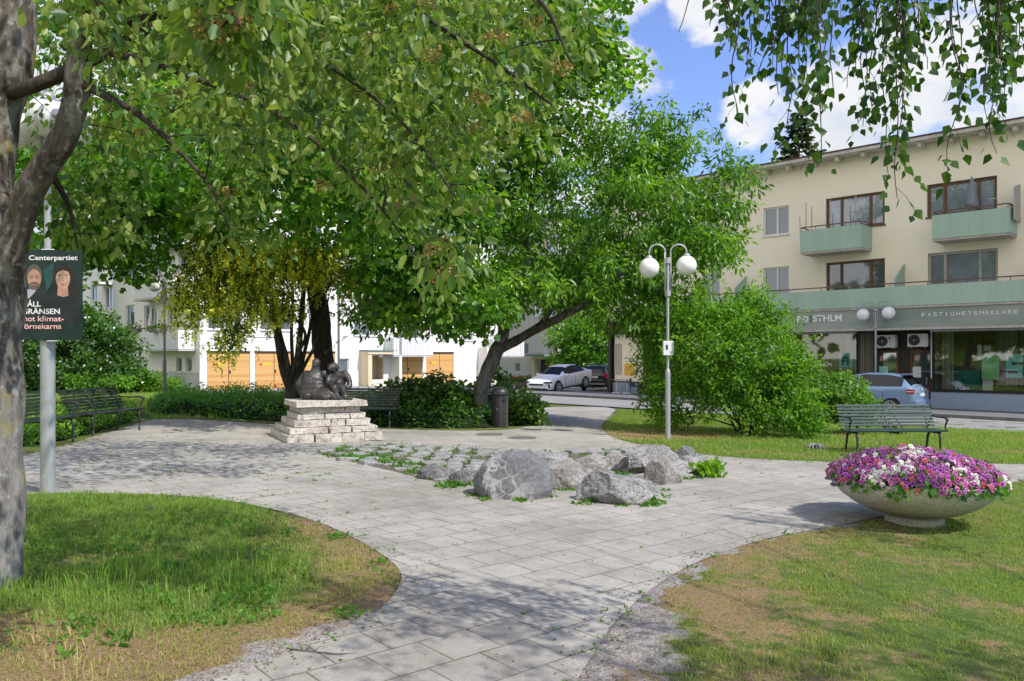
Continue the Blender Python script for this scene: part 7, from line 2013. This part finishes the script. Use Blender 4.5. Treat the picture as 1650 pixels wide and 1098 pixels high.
E3 = [((790, 400, 20.5), (3.4, 2.8, 1.9), 120), ((930, 340, 20.8), (3.2, 2.8, 2.3), 135), ((1070, 320, 20.6), (1.9, 2.0, 1.9), 75), ((1120, 370, 19.8), (1.2, 1.5, 1.0), 34), ((680, 470, 19.6), (1.7, 1.8, 1.1), 48), ((930, 455, 20), (2.8, 1.8, .8), 46), ((1055, 235, 20.8), (.9, .9, 1.0), 17), ((780, 470, 18.6), (2.2, 1.2, .75), 40), ((1100, 430, 20), (1.3, 1.5, 1.0), 28), ((600, 500, 19.6), (.8, .8, .5), 10), ((1010, 240, 21), (1.6, 1.6, 1.0), 30), ((1170, 300, 19.8), (.7, .9, .6), 10), ((1012, 505, 19.4), (.7, .8, .55), 16), ((1030, 470, 19.6), (.9, .9, .6), 16), ((640, 330, 20), (1.5, 1.5, 1.2), 22)]
cl = np.concatenate([in_ellipsoid(n, A3(P(*c)), r, .35) for c, r, n in E3])
tips = np.array([A3(P(u, v, 20 + random.uniform(-.6, .6))) for u, v in ((1205, 295), (1195, 350), (1210, 330), (1185, 265), (1130, 175), (1075, 165), (1045, 180), (1150, 215), (1165, 240), (1100, 190), (1030, 195), (990, 215), (1190, 380), (1200, 260))])
for c in sorted(list(cl) + list(tips), key=lambda c: np.linalg.norm(c - np.array([b_.x, b_.y, 3]))): branch_to(mb, sk, c, .03, .004, .14, 5)
mb.build('branches', m_bark_cherry, t3, True, True)
pos, d, nn, sz, tone = clump_leaves(cl, 62, .44, .17, droop=.75, up=.65, squash=.75)
p2, d2, n2, s2, tn2 = clump_leaves(tips, 30, .24, .16, droop=.8, up=.6)
q = shoots(cl, A3(P(900, 380, 20.6)), 170, .4, 1.1, 18, .16)
leaves('crown', np.concatenate([pos, p2, q[0]]), np.concatenate([d, d2, q[1]]), np.concatenate([nn, n2, q[2]]), np.concatenate([sz, s2, q[3]]), 'slim', m_leaf_cherry, np.concatenate([tone, tn2, q[4]]), t3)

# ---- laburnum in bloom, many stems
b_ = P(472, 574, 20.4)
t4 = thing('laburnum_tree', 'many stemmed laburnum hung with yellow blossom left of the statue', 'tree', (b_.x, b_.y, gz(b_.x, b_.y)))
mb = MB(); sk = []
for pts in ([(470, 660, .20), (468, 630, .15), (455, 590, .09), (446, 545, .075), (440, 490, .06), (425, 430, .04), (400, 390, .02)],
            [(472, 655, .14), (470, 620, .10), (462, 580, .065), (452, 540, .05), (438, 480, .035), (395, 440, .02), (350, 420, .01)],
            [(474, 655, .14), (477, 610, .10), (482, 560, .085), (486, 510, .07), (490, 455, .055), (487, 400, .03)],
            [(472, 650, .12), (472, 600, .05), (470, 540, .045), (472, 480, .04), (470, 420, .02)],
            [(475, 650, .12), (482, 605, .06), (495, 550, .05), (508, 500, .04), (540, 450, .03), (580, 420, .015)],
            [(470, 620, .08), (476, 580, .05), (492, 540, .04), (470, 510, .03), (420, 480, .02)],
            [(478, 620, .07), (490, 590, .05), (506, 560, .04), (515, 520, .03), (530, 480, .02)]):
    limb(mb, [L4(u, v, 20.4 + random.uniform(-.5, .5) * (v < 600), r) for u, v, r in pts], 9, 6, .08, sk)
E4 = [((430, 415, 20.2), (2.2, 1.8, .85), 90), ((362, 430, 19.8), (.95, 1.2, .9), 44), ((540, 420, 20.4), (1.5, 1.5, .8), 46), ((395, 485, 19.6), (.9, .8, .7), 26), ((310, 480, 19.5), (.42, .5, .75), 12), ((375, 545, 19.4), (.3, .3, .55), 8), ((610, 450, 20.2), (.8, .8, .5), 16), ((450, 500, 19.8), (.8, .6, .4), 10)]
cl = np.concatenate([in_ellipsoid(n, A3(P(*c)), r, .2) for c, r, n in E4])
for c in sorted(list(cl), key=lambda c: np.linalg.norm(c - np.array([b_.x, b_.y, 2]))): branch_to(mb, sk, c, .018, .003, .12, 5)
mb.build('trunk', m_bark_dark, t4, True, True)
pos, d, nn, sz, tone = clump_leaves(cl, 44, .36, .095, droop=.5, up=.7)
leaves('crown', pos, d, nn, sz, 'oval', m_leaf_lab, tone, t4)
rp_, rd_, rn_, rs_ = [], [], [], []
for c in cl:
    for _ in range(8 if c[2] < 5.6 else 4):
        o = np.array(c) + RNG.normal(size=3) * [.27, .27, .2] - np.array([0, .08, .05]); Lr = random.uniform(.2, .42)
        for k in range(15):
            f = k / 15; a = random.uniform(0, 2 * PI)
            rp_.append(o - np.array([0, 0, f * Lr]) + np.array([math.cos(a), math.sin(a), 0]) * .012)
            rd_.append([math.cos(a), math.sin(a), -.5]); rn_.append([random.uniform(-1, 1), random.uniform(-1, 1), .6]); rs_.append(.085 * (1 - .55 * f) * random.uniform(.7, 1.25))
leaves('blossom_racemes', rp_, rd_, rn_, np.array(rs_), 'oval', m_yellow, RNG.random(len(rp_)), t4)

# ---- birch whose twigs hang into the frame at the top right
t5 = thing('birch_tree', 'weeping birch whose long leafy twigs hang in at the top right', 'tree', (8.6, -1.0, gz(8.6, -1.0)))
mb = MB(); sk = []
limb(mb, [(8.65, -1.0, -.4, .26), (8.6, -1.0, .2, .20), (8.55, -1.0, 2.0, .18), (8.5, -1.0, 4.5, .15), (8.4, -.9, 7.0, .10), (8.3, -.9, 9.5, .05)], 14, 6, .05, sk)
for z0, e in ((4.2, (4.2, 4.6, 5.4)), (5.2, (2.4, 4.4, 6.0)), (4.6, (5.6, 5.4, 5.2)), (6.0, (.8, 3.6, 6.4)), (5.6, (3.0, 2.4, 6.2)), (5.0, (7.6, 6.6, 5.0))):
    limb(mb, [(8.45, -1.0, z0 + .9, .02), ((8.5 + e[0]) / 2, (-1.0 + e[1]) / 2, max(z0, e[2]) + .9, .013), (*e, .007)], 7, 6, .05, sk)
mb.build('trunk', m_birchbark, t5, True, True)
mb = MB()
bp, bd, bn, bs, bt = [], [], [], [], []
def hang(u, v1, Y, n, wid, v0=-150, bare=0.0, dens=1.0):
    """A curtain of hanging twigs whose lowest tip reaches the given height."""
    Y *= .86
    for k in range(n):
        vb = v1 if k == 0 else v1 - random.uniform(.05, .75) * (v1 + 60)
        uu = u + (0 if k == 0 else random.gauss(0, wid)); YY = Y + random.gauss(0, .12)
        top, bot = P(uu + random.gauss(0, wid * .35), v0, YY), P(uu + random.gauss(0, wid * .3), vb, YY)
        m = max(6, int((top.z - bot.z) / .05)); pts = []
        for i in range(m + 1):
            f = i / m; p = top.lerp(bot, f); w = noise.noise_vector(Vector((k * 3.3 + u, f * 4, 1))) * .05
            pts.append(p + Vector((w.x, w.y, 0)) * (.3 + f))
        mb.tube(pts, [.0042 * (1 - .75 * i / m) + .0008 for i in range(m + 1)], 4, cap=False)
        sk.append((pts[0], .004))
        branch_to(mb, sk[:-1], pts[0], .014, .004, .12, 5)
        for i in range(1, m + 1):
            f = i / m
            if f < bare: continue
            for _ in range(2 if random.random() < .75 * dens else 1):
                if random.random() > .80 * dens: continue
                a = random.uniform(0, 2 * PI); pet = random.uniform(.01, .045)
                bp.append(list(pts[i] + Vector((math.cos(a) * pet, math.sin(a) * pet, -pet * .5 + random.uniform(-.02, .02)))))
                bd.append([math.cos(a) * .7, math.sin(a) * .7, -1.0 + random.uniform(-.3, .5)]); bn.append([random.gauss(0, 1), random.gauss(0, 1), .25]); bs.append(random.uniform(.031, .062)); bt.append(random.random())
            if random.random() < .22 * dens and i < m:
                a = random.uniform(0, 2 * PI); q = pts[i]; l = random.uniform(.06, .16)
                e = q + Vector((math.cos(a) * l * .7, math.sin(a) * l * .5, -l))
                mb.tube([q, (q + e) / 2 + Vector((0, 0, .02)), e], .0012, 3, cap=False)
                for s in range(4):
                    r = q.lerp(e, (s + 1) / 4); a2 = random.uniform(0, 2 * PI)
                    bp.append(list(r + Vector((math.cos(a2), math.sin(a2), -.5)) * .02)); bd.append([math.cos(a2) * .6, math.sin(a2) * .6, -1]); bn.append([random.gauss(0, 1), random.gauss(0, 1), .25]); bs.append(random.uniform(.034, .064)); bt.append(random.random())
for a in ((1192, 188, 4.3, 7, 16), (1215, 120, 4.5, 3, 14), (1278, 212, 4.2, 8, 18), (1322, 262, 4.1, 5, 16), (1255, 150, 4.4, 4, 14), (1386, 200, 4.5, 6, 10), (1440, 320, 4.3, 8, 15), (1412, 190, 4.6, 4, 12), (1468, 150, 4.4, 4, 10), (1536, 258, 4.4, 3, 9), (1600, 192, 4.3, 8, 16), (1630, 150, 4.5, 6, 14), (1604, 248, 4.2, 2, 5), (1300, 40, 4.6, 6, 40), (1400, 25, 4.6, 6, 50), (1180, 40, 4.6, 3, 20), (1690, 180, 4.3, 6, 26), (1760, 240, 4.4, 6, 26)):
    hang(*a)
hang(1102, 52, 4.4, 1, 3, bare=2.0)
hang(2080, 455, 6.9, 9, 60); hang(2150, 430, 7.2, 6, 60)
mb.build('branches', m_birchtwig, t5, True, True)
up_ = np.concatenate([np.stack([RNG.uniform(2.3, 4.5, 24), RNG.uniform(1.3, 2.7, 24), RNG.uniform(4.7, 5.4, 24)], 1), np.stack([RNG.uniform(4.3, 6.8, 34), RNG.uniform(1.2, 2.1, 34), RNG.uniform(4.6, 5.4, 34)], 1), np.stack([RNG.uniform(5.5, 11, 120), RNG.uniform(-4, 1.2, 120), RNG.uniform(4.6, 9.6, 120)], 1)])
pos, d, nn, sz, tone = clump_leaves(up_, 40, .26, .062, droop=1.0, up=.3)
leaves('crown', np.concatenate([np.array(bp), pos]), np.concatenate([np.array(bd), d]), np.concatenate([np.array(bn), nn]), np.concatenate([np.array(bs), sz]), 'birch', m_leaf_birch, np.concatenate([np.array(bt), tone]), t5)

# ---- shrubs and hedges
def shrub(name, label, cat, ells, per, spread, size, shape, mat, base, nst=9, stem=.02, group=None, shell=.55, white=0, droop=.1):
    t = thing(name, label, cat, base, group=group)
    cl = np.concatenate([in_ellipsoid(n, A3(P(*c)), r, shell) for c, r, n in ells])
    cl = cl[cl[:, 2] > gzn(cl[:, 0], cl[:, 1]) + .06]
    mb = MB(); idx = RNG.permutation(len(cl))[:nst * 6]
    sk = []
    for k in range(nst):
        c = cl[idx[k]]; q = Vector(base) + Vector((random.gauss(0, .15), random.gauss(0, .15), -.05))
        pts = curve3(q, (q + Vector(c)) / 2 + Vector((0, 0, .25)), c, 7)
        mb.tube(pts, [stem * (1 - .8 * i / 6) for i in range(7)], 6, cap=False); sk += [(p, stem) for p in pts]
    for k in idx[nst:]: branch_to(mb, sk, cl[k], stem * .6, .003, .1, 4)
    mb.build('stems', m_bark_dark, t, True, True)
    ctr = np.mean([A3(P(*c)) for c, r, n in ells], axis=0)
    pos, d, nn, sz, tone = clump_leaves(cl, per, spread, size, droop=droop, up=.9, out_from=ctr)
    if len(cl) > 300:
        q = shoots(cl, ctr, 130, .25, .75, 16, size * 1.05); pos, d, nn, sz, tone = [np.concatenate([a, b]) for a, b in zip((pos, d, nn, sz, tone), q)]
    ok = pos[:, 2] > gzn(pos[:, 0], pos[:, 1]) + .02
    leaves('foliage', pos[ok], d[ok], nn[ok], sz[ok], shape, mat, tone[ok], t)
    if white:
        k = RNG.permutation(np.nonzero(ok)[0])[:white]; w = pos[k] + rnd_dirs(white) * .08 - [0, .15, 0]
        leaves('blossoms', w, rnd_dirs(white), rnd_dirs(white) + [0, -.6, .4], size * .85 * np.ones(white), 'oval', m_whitefl, RNG.random(white), t)
    return t
g_ = G(1165, 690)
shrub('large_shrub', 'large bright green shrub right of the lamp, hiding the corner shop', 'shrub', [((1170, 580, 18.6), (1.7, 1.4, 1.3), 190), ((1222, 565, 18.8), (1.0, 1.2, 1.25), 100), ((1112, 550, 19.0), (1.0, 1.1, 1.3), 105), ((1210, 640, 18.2), (1.3, 1.0, .8), 80), ((1078, 640, 19), (.7, .9, .7), 40), ((1205, 500, 18.8), (.55, .7, .5), 26), ((1110, 500, 19.0), (.9, .9, .6), 40), ((1275, 620, 18.4), (.55, .8, .85), 40), ((1290, 668, 17.9), (.5, .6, .45), 26), ((1052, 570, 19.2), (.45, .6, .7), 18)],
      46, .28, .115, 'slim', m_leaf_shrub, (g_.x, 18.7, gz(g_.x, 18.7)), 14, .03)
g_ = G(1355, 684)
shrub('rounded_shrub', 'low rounded pale green shrub between the large shrub and the green bench', 'shrub', [((1345, 640, 19.6), (.8, .8, .60), 105), ((1380, 658, 19.5), (.42, .7, .36), 44), ((1316, 640, 19.4), (.5, .6, .55), 46)], 44, .2, .085, 'oval', m_leaf_pale, (g_.x, 19.6, gz(g_.x, 19.6)), 9, .015)
RB_ = 'broad leaved shrubs behind the shaded bench'
for i, (u, v, Y, rx, rz, n, lb) in enumerate(((652, 634, 20.6, .75, .30, 50, 'broad leaved shrub right behind the shaded bench'), (704, 630, 21.2, .55, .42, 46, 'broad leaved shrub with a taller pointed top, before the last two garage doors'), (738, 638, 20.9, .5, .30, 36, 'low broad leaved shrub between the taller one and the leaning trunk'), (800, 622, 23.6, .5, .42, 26, 'open sprigged shrub just left behind the leaning cherry trunk'), (842, 655, 20.2, .5, .40, 44, 'leafy shrub right behind the litter bin'))):
    p = P(u, v, Y); shrub('broadleaf_shrub', lb, 'shrub', [((u, v, Y), (rx, .7, rz), n), ((u + 8, v + 14, Y), (rx * .9, .6, rz * .8), n // 2)], 22, .20, .12, 'oval', m_leaf_rhodo, (p.x, Y, gz(p.x, Y)), 7, .014, RB_)
g_ = P(110, 600, 38)
shrub('flowering_hedge', 'tall hedge dotted with white blooms on the bank at the far left', 'hedge', [((95, 560, 38), (2.6, 2.0, 2.2), 190), ((165, 575, 38.5), (1.9, 1.6, 1.7), 110), ((40, 560, 38), (2.0, 2, 2.2), 90), ((190, 605, 38), (1.0, 1.2, .8), 40), ((130, 520, 39), (1.6, 1.2, 1.0), 50)], 50, .5, .16, 'oval', m_leaf_far, (g_.x, 38, .1), 12, .04, white=900)
g_ = P(225, 610, 39)
shrub('bank_shrub', 'low bright green ground cover sloping down to the white gable corner', 'shrub', [((215, 612, 39), (1.4, 1.2, .45), 60), ((250, 622, 39.5), (1.2, 1.2, .3), 50), ((160, 618, 37), (1.6, 1.2, .35), 60)], 40, .35, .14, 'oval', m_leaf_shrub, (g_.x, 39, 0), 5, .02)
g_ = P(283, 620, 40)
shrub('young_shrub', 'thin upright shrub against the white gable plinth', 'shrub', [((282, 622, 40.5), (.65, .5, .7), 34)], 22, .25, .10, 'slim', m_leaf_far, (g_.x, 40.5, gz(g_.x, 40)), 8, .015)

def hedge(label, poly_px, h, n, size, mat, seed, jitter=.35, group='low hedges around the plaza', fl=None):
    poly = chaikin([tuple(G(u, v)[:2]) for u, v in poly_px], 1)
    cx = sum(p[0] for p in poly) / len(poly); cy = sum(p[1] for p in poly) / len(poly)
    t = thing('low_hedge', label, 'hedge', (cx, cy, gz(cx, cy)), group=group)
    rng = np.random.default_rng(seed); xs = [p[0] for p in poly]; ys = [p[1] for p in poly]
    x = rng.uniform(min(xs), max(xs), n * 4); y = rng.uniform(min(ys), max(ys), n * 4); k = inpoly(x, y, poly); x, y = x[k][:n], y[k][:n]
    d = polydist(x, y, poly); top = h * (0.55 + .45 * sstep(0, .45, d)) * (1 + .9 * fbm(x, y, 1.6, seed) + .5 * fbm(x, y, 5, seed + 2))
    f = rng.random(len(x)) ** .45; f = np.where(d < .25, rng.random(len(x)), f)
    z = gzn(x, y) + np.maximum(top, .1) * f
    dr = rnd_dirs(len(x)); dr[:, 2] = dr[:, 2] * .5 + .35
    nn = rnd_dirs(len(x)) * .7 + [0, -.15, .9]
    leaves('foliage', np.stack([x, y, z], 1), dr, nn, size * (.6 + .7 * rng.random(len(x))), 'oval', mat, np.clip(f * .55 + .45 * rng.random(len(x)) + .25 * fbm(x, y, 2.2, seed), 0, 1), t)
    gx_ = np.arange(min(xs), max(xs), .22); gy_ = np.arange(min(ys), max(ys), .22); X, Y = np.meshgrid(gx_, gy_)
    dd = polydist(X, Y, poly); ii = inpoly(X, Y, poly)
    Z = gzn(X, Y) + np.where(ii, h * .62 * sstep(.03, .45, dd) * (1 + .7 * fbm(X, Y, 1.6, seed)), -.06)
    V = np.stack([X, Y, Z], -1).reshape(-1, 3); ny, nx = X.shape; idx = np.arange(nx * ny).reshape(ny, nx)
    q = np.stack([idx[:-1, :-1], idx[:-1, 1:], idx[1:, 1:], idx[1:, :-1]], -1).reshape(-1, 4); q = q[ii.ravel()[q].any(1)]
    me = raw_mesh('shade_core', V, q.ravel(), np.arange(len(q)) * 4, np.full(len(q), 4), m_hedgecore, smooth=True)  # solid filler mound, shade inside the hedge painted as its dark colour
    link('shade_core', me, t, True)
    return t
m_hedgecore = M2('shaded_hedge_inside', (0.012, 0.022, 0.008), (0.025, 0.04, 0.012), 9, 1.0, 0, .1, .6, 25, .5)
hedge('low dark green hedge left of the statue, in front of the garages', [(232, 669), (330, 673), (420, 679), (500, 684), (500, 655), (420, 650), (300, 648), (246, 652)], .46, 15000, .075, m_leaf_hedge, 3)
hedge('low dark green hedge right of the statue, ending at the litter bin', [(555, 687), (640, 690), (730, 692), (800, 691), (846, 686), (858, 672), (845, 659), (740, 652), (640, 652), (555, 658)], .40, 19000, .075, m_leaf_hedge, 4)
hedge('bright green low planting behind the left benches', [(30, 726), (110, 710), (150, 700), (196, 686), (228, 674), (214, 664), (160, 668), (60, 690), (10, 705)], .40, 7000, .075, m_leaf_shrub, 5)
# ---- trees behind the buildings
def far_tree(name, label, u, v, Y, r, n, per, mat, trunk_r=.2, size=.3, base_v=640):
    p = P(u, v, Y); zb = gz(p.x, min(p.y, 70))
    t = thing(name, label, 'tree', (p.x, Y, zb), group='trees beyond the buildings')
    mb = MB(); sk = []; limb(mb, [(p.x, Y, zb - .3, trunk_r * 1.4), (p.x, Y, zb + 1.5, trunk_r), (p.x, Y, p.z, trunk_r * .5)], 9, 5, .05, sk)
    mb.build('trunk', m_bark_dark, t, True, True)
    cl = in_ellipsoid(n, A3(p), r, .4); pos, d, nn, sz, tone = clump_leaves(cl, per, r[0] * .26, size, droop=.2, up=.9, out_from=A3(p))
    mb = MB()
    for c in cl[:24]: branch_to(mb, sk, c, .06, .015, .1, 4)
    mb.build('branches', m_bark_dark, t, True, True)
    leaves('crown', pos, d, nn, sz, 'oval', mat, tone, t)
far_tree('bushy_tree', 'dense bushy green tree between the shaded wing and the corner shop', 945, 560, 60, (3.0, 2.5, 3.0), 130, 46, m_leaf_shrub)
far_tree('bushy_tree', 'taller green tree rising behind the bushy one, seen above the white car', 1000, 430, 72, (4.5, 3.5, 6.5), 150, 44, m_leaf_far, .3, .42)
far_tree('bushy_tree', 'broad tree far left beyond the flowering hedge', 20, 440, 52, (4.0, 3.5, 4.5), 130, 44, m_leaf_far, .3, .36)
p = P(1287, 250, 50)
t = thing('spruce_tree', 'dark spruce top showing above the cream building roof', 'tree', (p.x, 50, gz(p.x, 50)), group='trees beyond the buildings')
zt = P(1287, 178, 50).z; zb = gz(p.x, 50)
mb = MB(); mb.tube([(p.x, 50, zb), (p.x, 50, zt)], [.32, .02], 9); mb.build('trunk', m_bark_dark, t, True, True)
np_, nd_, nn_, ns_ = [], [], [], []; mb = MB()
for k in range(150):
    z = zb + 3 + (zt - zb - 3) * (k / 150) ** .85; R = (zt - z) * .62 * random.uniform(.65, 1.15) + .15; a = k * 2.399 + random.uniform(-.4, .4)
    e = Vector((p.x + R * math.cos(a), 50 + R * math.sin(a), z - R * .18)); s = Vector((p.x, 50, z)); m_ = (s + e) / 2 - Vector((0, 0, R * .12))
    pts = curve3(s, m_, e + Vector((0, 0, R * .12)), 7); mb.tube(pts, [.035 * (1 - .8 * i / 6) for i in range(7)], 5, cap=False)
    for q in range(int(12 + R * 20)):
        f = random.uniform(.2, 1.0); i = min(5, int(f * 6)); c = pts[i].lerp(pts[i + 1], f * 6 - i)
        b = a + random.choice((-1, 1)) * random.uniform(.5, 1.3)
        np_.append(list(c)); nd_.append([math.cos(b), math.sin(b), random.uniform(-.8, .1)]); nn_.append([random.gauss(0, .5), random.gauss(0, .5), 1]); ns_.append(random.uniform(.3, .62) * (1.15 - .5 * f))
mb.build('branches', m_bark_dark, t, True, True)
leaves('crown', np_, nd_, nn_, np.array(ns_), 'slim', m_needle, RNG.random(len(np_)), t)
# a distant belt of woodland all round, so that nothing ends in bare horizon
fa = RNG.uniform(0, 2 * PI, 5200); fr = RNG.uniform(150, 190, 5200)
fx, fy = fr * np.cos(fa), fr * np.sin(fa) + 40; fz = gzn(fx, fy) + RNG.random(5200) ** .7 * 13 * (1 + .5 * np.sin(fa * 23))
tag(leaves('distant_woods', np.stack([fx, fy, fz], 1), rnd_dirs(5200), rnd_dirs(5200) + [0, 0, .8], 3.2 + 2 * RNG.random(5200), 'oval', m_leaf_far, RNG.random(5200)), kind='stuff')
